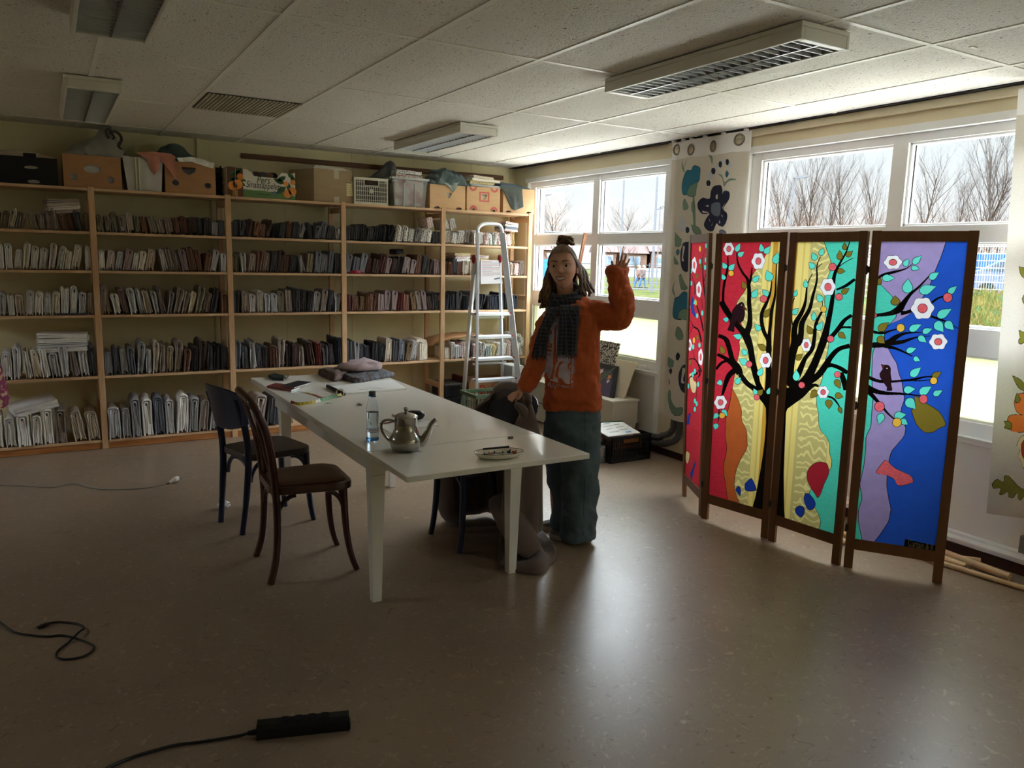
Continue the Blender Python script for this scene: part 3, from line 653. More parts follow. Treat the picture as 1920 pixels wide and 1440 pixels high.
# ---- from left to right on the top board
rt, x0, x1, Y, z0, z1 = carton('carton', -60, 110, 292, 347, 'black carton with slot handles at the left end of the top board', M_BLKBOX, [('oval', .70, .62, .045, .012), ('oval', .72, .10, .04, .014)], fill=FM['cream'], fill_label='pale fabric showing through the slots of the black carton')
lump('folded_fabric', [(-40, 283), (20, 280), (60, 285), (100, 297)], z1+.002, SY0+.06, .24, FM['beige'], 'beige cloth lying on the black carton', seed=2, wr=.006)
MB().box(x0+.26*(x1-x0)+.20, x0+.26*(x1-x0)+.28, Y-.002, Y+.004, z1-.004, z1+.026).build('lid_tab', M_BLKBOX, rt)
r1 = carton('carton', 120, 229, 292, 352, 'brown banana carton with round holes under the grey bag', M_CARD, [('oval', .50, .58, .058, .03), ('oval', .18, .31, .022, .024), ('oval', .81, .28, .025, .026)], fill=FM['light'], fill_label='pale cloth seen through the holes of the carton under the grey bag')
M_GREYBAG = mat('grey_bag_cloth', S(156, 152, 144), .7, var=.08, scale=14, bump=.2, bscale=18)
bag = thing('tote_bag', 'large grey cloth bag slumped on the brown banana carton, touching the ceiling light', 'bag', ((r1[1]+r1[2])/2, 6.98, r1[5]))
lump('bag_body', [(118, 287), (130, 280), (150, 268), (163, 262), (180, 250), (195, 236), (205, 238), (212, 250), (222, 262), (230, 285)], r1[5]+.002, SY0+.03, .30, M_GREYBAG, '', seed=5, wr=.022, parent=bag)
hb = MB(); hp = [ony(x, y, SY0+.05) for x, y in ((206, 250), (214, 246), (224, 252), (228, 262), (222, 275), (230, 285), (231, 291))]
hb.tube(smooth_path(hp, 5), .011, 8, flat=(1, .45)); hp = [ony(x, y, SY0+.045) for x, y in ((199, 243), (205, 242), (210, 250), (214, 258), (206, 262), (200, 252), (199, 243))]
hb.tube(smooth_path(hp, 5), .008, 8); hb.build('bag_strap', mat('bag_strap_dark', S(62, 60, 58), .7), bag, smooth=True)
wb = thing('storage_bag', 'white woven storage bag with two pale stripes between two brown cartons', 'bag', (ony(268, 355, 6.84).x, 6.98, ZTOP))
a, b, c_, d = ony(229, 290, 6.83), ony(305, 300, 6.83), ony(303, 359, 6.83), ony(240, 357, 6.83); zt = a.z
g = MB(); rings = []
for i in range(7):
    f = i/6; xa, xb = d.x+(a.x-d.x)*f, c_.x+(b.x-c_.x)*f; ya, yb, z = 6.83, 7.12, ZTOP+.001+(zt-ZTOP-.01)*f; r = []
    for u in range(8): r.append((xa+(xb-xa)*u/8, ya+.012*noise.noise((u*.9, f*4, 7))*(.3+f), z))
    for u in range(4): r.append((xb, ya+(yb-ya)*u/4, z))
    for u in range(8): r.append((xb-(xb-xa)*u/8, yb, z))
    for u in range(4): r.append((xa, yb-(yb-ya)*u/4, z))
    rings.append(r)
g.loft(rings).build('bag_body', M_WHITEBAG, wb, smooth=True, angle=50)
g = MB()
for px in (255.5, 261.5):
    p = ony(px, 330, 6.822); g.box(p.x-.004, p.x+.004, 6.812, 6.83, ZTOP+.004, zt-.012)
g.build('stripe_piping', mat('piping_cream', S(232, 228, 196), .5), wb)
r2 = carton('carton', 311, 405, 305, 364, 'brown banana carton with a triangular grip hole beside the white storage bag', M_CARD, [('tri', .47, .72, .055, .03), ('oval', .20, .33, .026, .022), ('oval', .84, .30, .025, .022)], fill=FM['slate'], fill_label='slate fabric seen through the triangular grip hole')
M_TEAL = mat('teal_cloth', S(82, 98, 98), .8, var=.06, scale=12, bump=.15, bscale=20); M_PINK = mat('salmon_cloth', S(206, 138, 118), .75, var=.06, scale=12, bump=.1, bscale=24)
lump('folded_fabric', [(292, 292), (300, 278), (315, 270), (325, 268), (340, 273), (352, 285), (362, 292)], z1+.03 if False else r2[5]+.002, SY0+.10, .22, M_TEAL, 'dark teal cloth heaped at the back of the carton with the triangular grip', seed=8, wr=.012)
g = MB(); flap(g, [(256, 286), (282, 284), (320, 288), (330, 295), (326, 303), (300, 303), (275, 298)], SY0+.012); flap(g, [(275, 297), (300, 300), (298, 318), (290, 328), (284, 320)], SY0+.004); flap(g, [(301, 301), (330, 301), (331, 336), (328, 335), (315, 316)], SY0+.006)
g.build('draped_cloth', M_PINK, smooth=True, angle=60); tag(COL.objects[-1], 'salmon pink cloth hanging over the white storage bag and the brown carton', 'fabric')
g = MB(); flap(g, [(331, 296), (360, 294), (383, 300), (402, 306), (400, 316), (381, 311), (362, 304), (335, 303)], SY0+.010, wr=.01)
tag(g.build('draped_cloth', FM['white'], smooth=True), 'white cloth edge folded over the top of the carton with the triangular grip', 'fabric')
# dark green crate in the gap behind
p0, p1 = ony(407, 366, 7.0), ony(424, 366, 7.0); pt = ony(415, 311, 7.0)
M_GCR = mat('dark_green_plastic', S(44, 52, 40), .5)
cr = MB()
for z in (ZTOP+.03, ZTOP+.09, ZTOP+.15, pt.z-.03): cr.box(p0.x-.02, p1.x+.03, 7.0, 7.012, z-.022, z+.014)
for x in (p0.x-.02, p0.x+.03, p1.x+.02): cr.box(x, x+.012, 7.0, 7.012, ZTOP, pt.z)
cr.box(p0.x-.02, p1.x+.03, 7.16, 7.17, ZTOP, pt.z).box(p0.x-.02, p1.x+.03, 7.012, 7.16, ZTOP, ZTOP+.01)
tag(cr.build('plastic_crate', M_GCR), 'dark green plastic crate half hidden beside the orange fruit box', 'crate')
# ---- printed fruit box
Yf = SY0+.012
a, b = ony(427, 370, Yf), ony(554, 374, Yf); zt = ony(427, 312, Yf).z; x0, x1, z0 = a.x, b.x, ZTOP+.001; H = zt-z0; W_ = x1-x0; D_ = .30
fb = thing('fruit_box', 'open cardboard fruit box printed with oranges and the words Pers Sinaasappelen', 'box', ((x0+x1)/2, Yf+D_/2, z0))
M_FWHITE = mat('fruitbox_white', S(232, 228, 216), .6); M_FBROWN = mat('fruitbox_brown', S(104, 64, 44), .6); M_FGREEN = mat('fruitbox_green', S(104, 142, 82), .6); M_ORANGE = mat('fruitbox_orange', S(238, 152, 66), .6, var=.08, scale=18); M_LEAF = mat('fruitbox_leaf', S(62, 98, 58), .6); M_INK = mat('print_ink', S(40, 34, 32), .7); M_INKG = mat('print_ink_green', S(44, 70, 46), .7); M_INKB = mat('print_ink_blue', S(50, 96, 160), .6)
nt = [(x0, z0), (x1, z0), (x1, z0+H*.90), (x0+W_*.80, z0+H*.93), (x0+W_*.72, z0+H*.72), (x0+W_*.39, z0+H*.74), (x0+W_*.29, z0+H*.95), (x0, z0+H)]
fr_ = MB().prism(nt, (0, Yf, 0), (1, 0, 0), (0, 0, 1), -.006)
fr_.box(x0, x0+.006, Yf+.006, Yf+D_, z0, zt).box(x1-.006, x1, Yf+.006, Yf+D_, z0, zt-.01).box(x0, x1, Yf+D_-.006, Yf+D_, z0, zt).box(x0, x1, Yf+.006, Yf+D_-.006, z0, z0+.006)
fr_.build('box_wall', [M_FWHITE], fb)
pr = MB(); U = lambda u, v: (x0+W_*u, z0+H*v)
def ply(poly, m, lev): pr.prism([U(u, v) for u, v in poly], (0, Yf-.0004*lev, 0), (1, 0, 0), (0, 0, 1), .0003, m)
ply([(.0, .0), (.225, .0), (.225, .97), (0, 1)], 0, 1)
ply([(.225, .0), (1, 0), (1, .12), (.86, .2), (.75, .25), (.6, .23), (.5, .26), (.38, .25), (.225, .27)], 1, 1)
def disk(u, v, r, m, lev, sx=1): ply([(u+sx*r*math.cos(i*PI/9)/W_, v+r*math.sin(i*PI/9)/H) for i in range(18)], m, lev)
def leafp(u, v, l, a, m, lev):
    pts = [(0, 0), (.3, .2), (.6, .2), (1, 0), (.6, -.2), (.3, -.2)]; ply([(u+l*(p*math.cos(a)-q*math.sin(a))/W_, v+l*(p*math.sin(a)+q*math.cos(a))/H) for p, q in pts], m, lev)
for (u, v, l, a) in ((.03, .76, .08, .2), (.04, .62, .1, -.1), (.02, .45, .1, .5), (.12, .78, .06, .6), (.19, .62, .05, -.4), (.19, .5, .05, -.7), (.1, .7, .09, .9)): leafp(u, v, l, a, 3, 2)
for (u, v, r) in ((.185, .68, .026), (.075, .36, .036), (.15, .42, .038)): disk(u, v, r, 2, 3)
ply([(.065, .02), (.15, .02), (.145, .24), (.07, .24)], 4, 2)
for (u, v, l, a) in ((.88, .92, .08, -.6), (.86, .8, .09, -2.6), (.84, .55, .10, 2.8), (.86, .45, .11, -2.5), (.93, .8, .09, -.9), (.9, .6, .08, -1.6)): leafp(u, v, l, a, 3, 2)
for (u, v, r) in ((.86, .55, .024), (.97, .62, .026), (.88, .2, .040), (.955, .3, .040)): disk(min(u, .955 if r > .04 else .965), v, r*.85, 2, 3)
pr.build('fruit_print', [M_FBROWN, M_FGREEN, M_ORANGE, M_LEAF, mat('fruitbox_ochre', S(180, 132, 66), .6)], fb)
tx = MB(); ux, uz = Vector((1, 0, -.008)), Vector((0, 0, 1))
text_mb(tx, 'Pers', (x0+W_*.42, Yf-.0012, z0+H*.50), ux, uz, .088, 0, shear=.25, width=W_*.20); text_mb(tx, 'Sinaasappelen', (x0+W_*.265, Yf-.0012, z0+H*.345), (1, 0, -.02), uz, .075, 1, shear=.25, width=W_*.51)
text_mb(tx, 'VERSE SAP SINAASAPPELEN', (x0+W_*.42, Yf-.0012, z0+H*.13), ux, uz, .016, 1, width=W_*.2) if False else None
for k, z in enumerate((.13, .10)): tx.box(x0+W_*.42, x0+W_*(.63-.03*k), Yf-.0012, Yf-.0008, z0+H*z, z0+H*(z+.014), 1)
tx.build('lettering', [M_INKG, M_INK], fb)
lg = MB(); lg.lathe([(0.0, 0), (.016, 0), (.016, .0006), (0, .0006)], (0, 0, 0), 16); lg.v = [Vector((p.x, -p.z, p.y)) for p in lg.v]
lg.xf(Matrix.Translation((x0+W_*.685, Yf-.0006, z0+H*.19))); lg.build('round_emblem', M_INKB, fb); lg = MB()
text_mb(lg, 'a', (x0+W_*.685-.007, Yf-.0018, z0+H*.19-.008), ux, uz, .03); lg.build('emblem_letter', M_FWHITE, fb)
for k, (u, key, r) in enumerate([(.34, 'white', .026), (.45, 'dbrown', .03), (.55, 'charcoal', .03), (.64, 'brown', .028), (.70, 'black', .03)]):
    x = x0+W_*u; m_ = MB().tube([(x, Yf+.03, z0+H*(.80)), (x+.004, Yf+.14, z0+H*.84), (x, Yf+.26, z0+H*.80)], [r*.9, r, r*.9], 12)
    tag(m_.build('rolled_fabric', FM[key], smooth=True), '%s fabric roll, %s of the rolls standing out of the orange fruit box' % (FC[key][0], ['first', 'second', 'third', 'fourth', 'last'][k]), 'fabric roll', 'fabric rolls in the orange fruit box')
g = MB(); g.tube(smooth_path([ony(441, 313, Yf-.006), ony(441, 335, Yf-.008), ony(441.5, 360, Yf-.008), ony(444, 376, Yf-.02), ony(446, 381, Yf-.03)], 5), .005, 6, flat=(.3, 1))
tag(g.build('ribbon', mat('ribbon_white', S(214, 208, 196), .6), smooth=True), 'thin white ribbon hanging down the front of the orange fruit box', 'ribbon')
# ---- tall plain carton, turned so that its left side shows
a, b, zt = ony(589, 377, SY0+.02), ony(663, 381, SY0+.02), ony(589, 315, SY0+.02).z
xa, xb, z0 = a.x, b.x, ZTOP+.001
cb = thing('carton', 'closed tan carton with tape and a shipping label between fruit box and white crate', 'box', ((xa+xb)/2, 6.98, z0))
g = MB(); xl = ony(554, 370, 7.14).x
g.loft([[(xa, SY0+.02, z), (xb, SY0+.045, z), (xb-.01, 7.16, z), (xa-.135, 7.12, z)] for z in (z0, zt)]); g.build('carton_wall', M_CARD2, cb, bevel=.003)
g = MB(); xm = ony(632, 360, SY0+.02).x; yb_ = lambda x: SY0+.02+(x-xa)/(xb-xa)*.025
for za, zb in ((zt-.075, zt+.001), (z0, z0+.05)): g.box(xm-.022, xm+.022, yb_(xm)-.0015, yb_(xm), za, zb)
g.box(xm-.022, xm+.022, yb_(xm), 7.1, zt, zt+.001); g.build('packing_tape', mat('tape_clear', S(206, 196, 172), .2), cb)
g = MB(); g.box(xb-.075, xb-.001, yb_(xb)-.004, yb_(xb)-.002, z0+.065, z0+.19)
for k in range(6): g.box(xb-.066+.0, xb-.012, yb_(xb)-.0048, yb_(xb)-.004, z0+.172-.017*k, z0+.176-.017*k+(.012 if k == 0 else 0), 1)
g.build('shipping_label', [mat('label_paper', S(236, 222, 168), .6), mat('label_ink', S(150, 136, 96), .7)], cb)
g = MB(); g.loft([[(xa-.0, SY0+.03, zt+.001), (xb-.03, SY0+.05, zt+.001), (xb-.03, 7.12, zt+.001), (xa-.11, 7.10, zt+.001)], [(xa+.02, SY0+.04, zt+.03), (xb-.08, SY0+.06, zt+.022), (xb-.06, 7.1, zt+.03), (xa-.08, 7.08, zt+.02)]]); g.build('flap_paper', mat('thin_paper', S(206, 202, 192), .6), cb)
# ---- white plastic crate with grid walls
Yc = SY0+.02; a, b = ony(664, 382, Yc), ony(729, 386, Yc); zt = ony(664, 331, Yc).z
M_WCR = mat('crate_white_plastic', S(222, 218, 196), .45)
x0, x1, z0 = a.x, b.x, ZTOP+.001; D_ = .30
wc = thing('plastic_crate', 'white plastic crate with grid walls between the tan carton and the clear tub', 'crate', ((x0+x1)/2, Yc+D_/2, z0))
def grid_wall(mb, o, ux, w, h, nx, nz, t=.008, rim=.022, bar=.0045, grip=True):
    o, ux = Vector(o), Vector(ux); uz = Vector((0, 0, 1)); nn = ux.cross(uz)*-1
    def q(u0, u1, v0, v1): 
        p = [o+ux*u+uz*v for u, v in ((u0, v0), (u1, v0), (u1, v1), (u0, v1))]; mb.add(p+[k+nn*t for k in p], [(0, 1, 2, 3), (7, 6, 5, 4), (0, 4, 5, 1), (1, 5, 6, 2), (2, 6, 7, 3), (3, 7, 4, 0)])
    q(0, w, 0, rim); q(0, w, h-rim, h); q(0, rim*.6, rim, h-rim); q(w-rim*.6, w, rim, h-rim)
    gz = h*.72 if grip else h-rim
    for i in range(1, nx):
        u = w*i/nx; top = gz if (grip and .30 < i/nx < .70) else h-rim; q(u-bar/2, u+bar/2, rim, top)
    for k in range(1, nz):
        v = h*k/nz; q(0, w, v-bar/2, v+bar/2) if not (grip and v > gz) else (q(0, w*.3, v-bar/2, v+bar/2), q(w*.7, w, v-bar/2, v+bar/2))
    if grip: q(w*.30, w*.70, gz-.006, gz); q(w*.28, w*.30, gz, h-rim); q(w*.70, w*.72, gz, h-rim)
    return mb
g = MB(); H = zt-z0
grid_wall(g, (x0, Yc, z0), (1, 0, 0), x1-x0, H, 18, 6); grid_wall(g, (x1, Yc, z0), (0, 1, 0), D_, H, 16, 6); grid_wall(g, (x0, Yc+D_, z0), (0, -1, 0), D_, H, 16, 6); grid_wall(g, (x1, Yc+D_, z0), (-1, 0, 0), x1-x0, H, 18, 6)
g.box(x0+.01, x1-.01, Yc+.01, Yc+D_-.01, z0, z0+.006); g.build('crate_wall', M_WCR, wc)
g = MB(); c0 = (x0+x1)/2; g.box(c0-.016, c0+.016, Yc-.003, Yc, z0+.10, z0+.135); g.build('crate_badge', M_WCR, wc)
lump('fabric_heap', [(672, 334), (690, 332), (712, 334), (722, 336)], z0+.012, Yc+.02, D_-.04, FM['dbrown'], 'dark fabric packed inside the white grid crate', seed=12, wr=.012)
g = MB(); pk_ = [ony(x, y, 7.05) for x, y in ((690, 334), (712, 320), (732, 300), (742, 308), (752, 322), (735, 333))]
for i in range(len(pk_)): pass
M_STRIPE = mat('pinstripe_cloth', S(66, 66, 66), .8, col2=S(94, 94, 92), scale=60, stretch=(3, 1, .2))
lump('draped_cloth', [(690, 333), (705, 325), (718, 312), (731, 301), (738, 304), (746, 316), (756, 330)], z0+H+.0, 6.98, .14, M_STRIPE, 'dark pinstriped cloth standing up in a peak behind the white crate', seed=4, wr=.008, squash=.9)
# ---- clear storage tub
Yc = SY0+.015; a, b, c_ = ony(741, 388, Yc), ony(797, 391, Yc), ony(802, 337, Yc); al = ony(738, 331, Yc)
M_CLEAR = mat('clear_polypropylene', S(214, 216, 216), .28, trans=0, alpha=.2)
tb = thing('storage_tub', 'clear plastic storage tub full of printed fabric on the top board', 'tub', ((a.x+b.x)/2, Yc+.17, ZTOP))
g = MB(); z0, zt = ZTOP+.001, al.z
g.loft([[(a.x, Yc+.012, z0), (b.x, Yc+.012, z0), (b.x, Yc+.30, z0), (a.x-.01, Yc+.30, z0)], [(al.x-.01, Yc, zt), (c_.x, Yc, zt), (c_.x, Yc+.33, zt), (al.x-.03, Yc+.33, zt)]], caps=False)
g.add([(a.x, Yc+.012, z0), (b.x, Yc+.012, z0), (b.x, Yc+.30, z0), (a.x-.01, Yc+.30, z0)], [(0, 1, 2, 3)]); g.build('tub_wall', M_CLEAR, tb, solid=.003)
g = MB(); g.box(al.x-.02, c_.x+.012, Yc-.012, Yc-.002, zt-.018, zt).box(c_.x, c_.x+.012, Yc-.002, Yc+.33, zt-.018, zt).box(al.x-.035, al.x-.023, Yc-.002, Yc+.33, zt-.018, zt)
w_ = b.x-a.x; g.box(a.x+w_*.27, a.x+w_*.31, Yc-.004, Yc+.004, z0, zt-.05).box(a.x+w_*.64, a.x+w_*.67, Yc-.004, Yc+.004, z0, zt-.05).box(a.x+w_*.27, a.x+w_*.67, Yc-.004, Yc+.004, zt-.056, zt-.048); g.build('tub_rim', mat('tub_rim_plastic', S(206, 208, 206), .35, alpha=.75), tb)
g = MB(); g.grid(lambda u, v: (a.x+.006+(b.x-a.x-.012)*u, Yc+.03+.012*noise.noise((u*6, v*6, 2)), z0+.01+(zt-z0-.03)*v), 12, 10); g.grid(lambda u, v: (a.x+.006+(b.x-a.x-.012)*u, Yc+.03+.24*v, zt-.02+.012*noise.noise((u*5, v*5, 8))), 8, 8)
M_PATCH = mat('mixed_prints', S(196, 186, 170), .8, col2=S(150, 84, 84), scale=9, lo=.45, hi=.62)
tag(g.build('packed_fabric', M_PATCH, smooth=True, solid=.002), 'mixed printed fabrics packed inside the clear storage tub', 'fabric')
cx = (al.x+c_.x)/2
for k, (key, w_, zz, nm) in enumerate((('redprint', .26, zt-.0, 'red and white printed'), ('print', .25, zt+.034, 'black and white printed'))):
    flat(k, key, (cx+.0, Yc+.15, zz+.004), w_/.28, .9, 1.0, 0, .02, .03*k, '%s flat folded fabric lying on the clear storage tub' % nm, 'flat fabrics on the clear tub')
# ---- three heart cartons
r3 = carton('carton', 806, 872, 347, 393, 'light brown carton with a heart-shaped hole under the denim heap', M_CARD3, [('heart', .53, .58, .032, .03), ('oval', .20, .03, .030, .016), ('oval', .82, .03, .030, .016)], fill=FM['cream'], fill_label='cream cloth behind the heart hole of the carton under the denim')
r4 = carton('carton', 875, 937, 351, 397, 'light brown carton with red printed frame round its heart hole', M_CARD3, [('heart', .52, .60, .032, .03), ('oval', .20, .04, .016, .016), ('oval', .82, .03, .016, .016)], fill=FM['cream'], fill_label='cream cloth behind the red framed heart hole')
x0, x1, Y, z0, z1 = r4[1:]; W_, H = x1-x0, z1-z0; cx, cz = x0+W_*.52, z0+H*.60; M_PR = mat('print_red', S(196, 96, 88), .7); g = MB()
def ring_strip(g, A, B, Y):
    n = len(A)
    for i in range(n-1): g.add([(A[i][0], Y, A[i][1]), (A[i+1][0], Y, A[i+1][1]), (B[i+1][0], Y, B[i+1][1]), (B[i][0], Y, B[i][1])], [(0, 1, 2, 3)])
sq = lambda a, b: [(cx-a, cz-b), (cx+a, cz-b), (cx+a, cz+b), (cx-a, cz+b), (cx-a, cz-b)]
ring_strip(g, sq(.055, .046), sq(.040, .034), Y-.0008); g.build('red_frame_print', M_PR, r4[0], solid=-1, weld=1e-5)
for u, v, s in ((.20, .04, 1), (.82, .03, 1), (.18, .99, -1), (.82, .99, -1)):
    g = MB(); a = [(.05+(PI-.1)*i/12)*s for i in range(13)]; P_ = lambda r: [(x0+W_*u+r*math.cos(t), z0+H*v+r*math.sin(t)) for t in a]
    ring_strip(g, P_(.022), P_(.042), Y-.0008); g.build('red_arc_print', M_PR, r4[0], solid=-1, weld=1e-5)
r5 = carton('carton', 943, 1001, 354, 399, 'light brown carton next to the window with dark cloth hanging over it', M_CARD3, [('oval', .18, .03, .030, .016), ('oval', .84, .03, .030, .016)], fill=FM['charcoal'], fill_label='dark cloth packed inside the carton next to the window')
M_DENIM = mat('denim_cloth', S(88, 102, 104), .8, var=.12, scale=10, bump=.2, bscale=14)
lump('denim_heap', [(798, 345), (806, 332), (812, 322), (824, 316), (838, 318), (850, 320), (858, 325), (866, 338), (874, 347)], r3[5]+.002, SY0+.0, .30, M_DENIM, 'heap of faded denim legs spilling over the heart-holed carton', seed=21, wr=.035, fr=22)
g = MB(); flap(g, [(828, 340), (842, 344), (862, 342), (856, 352), (850, 361), (841, 350)], SY0+.004); tag(g.build('draped_cloth', mat('pale_denim', S(150, 160, 150), .8), smooth=True), 'pale denim corner hanging over the heart hole', 'fabric')
for k, (x0p, x1p, yp, key, nm) in enumerate([(872, 928, 350, 'light', 'pale grey'), (872, 916, 344, 'goldprint', 'gold patterned'), (874, 926, 339, 'cream', 'cream'), (876, 914, 333, 'beige', 'beige')]):
    a, b = ony(x0p, yp, 6.95), ony(x1p, yp+3, 6.95)
    flat(k % 3, key, ((a.x+b.x)/2, 6.95, r4[5]+.003+.026*k), (b.x-a.x)/.28, 1.0, .8, 0, .03, .04*k-.05, '%s flat folded fabric, %s of the four on the red framed carton' % (nm, ['lowest', 'second from below', 'third from below', 'topmost'][k]), 'flat fabrics on the red framed carton')
lump('folded_fabric', [(928, 349), (935, 342), (950, 343), (965, 345), (978, 349), (985, 352)], r5[5]+.002, SY0+.03, .26, mat('blue_grey_cloth', S(92, 108, 118), .8, var=.08, scale=12, bump=.15, bscale=16), 'blue-grey cloth laid over the carton next to the window', seed=31, wr=.008)
g = MB(); flap(g, [(938, 350), (978, 350), (981, 388), (965, 395), (960, 392), (950, 368)], SY0+.002, wr=.008); tag(g.build('draped_cloth', mat('dark_green_grey_cloth', S(78, 84, 80), .7, var=.15, scale=8, bump=.15, bscale=16), smooth=True), 'dark green-grey cloth hanging down the front of the carton next to the window', 'fabric')
# ================================================================ folding screen with a patchwork tree
M_SCRW = mat('screen_frame_wood', S(124, 84, 54), .5, col2=S(114, 76, 48), scale=5, stretch=(7, 7, .4))
def cloth(name, c, tl=.30, **k): return mat('screen_cloth_'+name, S(*c), .8, transl=tl, **k)
def brocade():
    m = cloth('yellow', (232, 208, 118)); nt = m.node_tree; N = nt.nodes; L = nt.links
    tc = N.new('ShaderNodeTexCoord'); sx = N.new('ShaderNodeSeparateXYZ'); L.new(tc.outputs['Object'], sx.inputs[0])
    # woven stripes along the height, a band of scrolls between them
    md = N.new('ShaderNodeMath'); md.operation = 'WRAP'; md.inputs[1].default_value = .36; md.inputs[2].default_value = 0; 
    ad = N.new('ShaderNodeMath'); ad.operation = 'ADD'; ad.inputs[1].default_value = .215; L.new(sx.outputs['X'], ad.inputs[0]); L.new(ad.outputs[0], md.inputs[0])
    sc = N.new('ShaderNodeMath'); sc.operation = 'DIVIDE'; sc.inputs[1].default_value = .36; L.new(md.outputs[0], sc.inputs[0])
    r = N.new('ShaderNodeValToRGB'); r.color_ramp.interpolation = 'CONSTANT'; L.new(sc.outputs[0], r.inputs[0])
    y1, y2, oc, sg = S(236, 216, 130), S(218, 198, 108), S(206, 156, 58), S(200, 188, 120)
    st = [(0, sg), (.50, y1), (.58, y2), (.61, y1), (.66, oc), (.74, y1), (.84, y2), (.87, y1), (.95, sg)]
    e = r.color_ramp.elements
    e[0].position, e[0].color = 0, (*st[0][1], 1); e[1].position, e[1].color = st[1][0], (*st[1][1], 1)
    for p, c in st[2:]: q = e.new(p); q.color = (*c, 1)
    wv = N.new('ShaderNodeTexWave'); wv.wave_type = 'RINGS'; wv.inputs['Scale'].default_value = 5.5; wv.inputs['Distortion'].default_value = 9; wv.inputs['Detail'].default_value = 1; wv.inputs['Detail Scale'].default_value = 1.4
    mp = N.new('ShaderNodeMapping'); mp.inputs['Scale'].default_value = (2.2, 1, 1.3); L.new(tc.outputs['Object'], mp.inputs[0]); L.new(mp.outputs[0], wv.inputs['Vector'])
    rr = N.new('ShaderNodeValToRGB'); rr.color_ramp.elements[0].position = .72; rr.color_ramp.elements[1].position = .80; L.new(wv.outputs['Fac'], rr.inputs[0])
    lt = N.new('ShaderNodeMath'); lt.operation = 'LESS_THAN'; lt.inputs[1].default_value = .49; L.new(sc.outputs[0], lt.inputs[0])
    mu = N.new('ShaderNodeMath'); mu.operation = 'MULTIPLY'; L.new(lt.outputs[0], mu.inputs[0]); L.new(rr.outputs[0], mu.inputs[1])
    mx = N.new('ShaderNodeMixRGB'); L.new(mu.outputs[0], mx.inputs[0]); L.new(r.outputs[0], mx.inputs[1]); mx.inputs[2].default_value = (*S(232, 222, 150), 1)
    L.new(mx.outputs[0], N['Principled BSDF'].inputs['Base Color'])
    L.new(mx.outputs[0], [n for n in N if n.type == 'BSDF_TRANSLUCENT'][0].inputs[0]); return m
SM = [cloth('red', (196, 44, 62), var=.10, scale=30, stretch=(1, 1, 4)), brocade(), cloth('orange', (188, 96, 46), var=.06, scale=12), cloth('turquoise', (78, 208, 186), var=.06, scale=40, stretch=(1, 1, 5)),
      cloth('lavender', (158, 142, 196), var=.05, scale=20), cloth('blue', (34, 84, 196), var=.04, scale=20), cloth('black', (14, 12, 14), .03), cloth('leaf_teal', (98, 222, 206)), cloth('leaf_olive', (128, 112, 40)),
      cloth('petal_white', (240, 240, 246)), cloth('coral', (226, 98, 108), var=.1, scale=90), cloth('mustard', (236, 186, 70)), cloth('plum', (56, 30, 42), .1), cloth('beak', (110, 50, 38), .2), cloth('royal', (28, 62, 156)), cloth('crimson', (168, 36, 52)), cloth('cream', (226, 206, 152)), mat('label_thread', S(150, 140, 110), .7)]
RED, YEL, ORA, TUR, LAV, BLU, BLK, TEAL, OLI, WHI, COR, MUS, PLUM, BEAK, ROY, CRI, CRE, THR = range(18)
screen = thing('folding_screen', 'four-panel wooden folding screen with a patchwork tree in coloured cloth', 'folding screen', (3.5, 2.95, 0))
PW = [dict(b=((1278, 928), (1313, 969)), t=((1293, 440), (1331, 438))), dict(b=((1316, 971), (1436, 1012)), t=((1334, 438), (1474, 436))), dict(b=((1439, 1013), (1572, 1062)), t=((1477, 436), (1625, 433))), dict(b=((1580, 1063), (1767, 1096)), t=((1632, 433), (1834, 433)))]
HP = 1.752
def vplane(f, t):       # floor point f seen at the bottom, t = image point of the top
    P = onz(*f); n = Vector((P.x, P.y, 0)).normalized(); q = onp(*t, P, n); return P, q
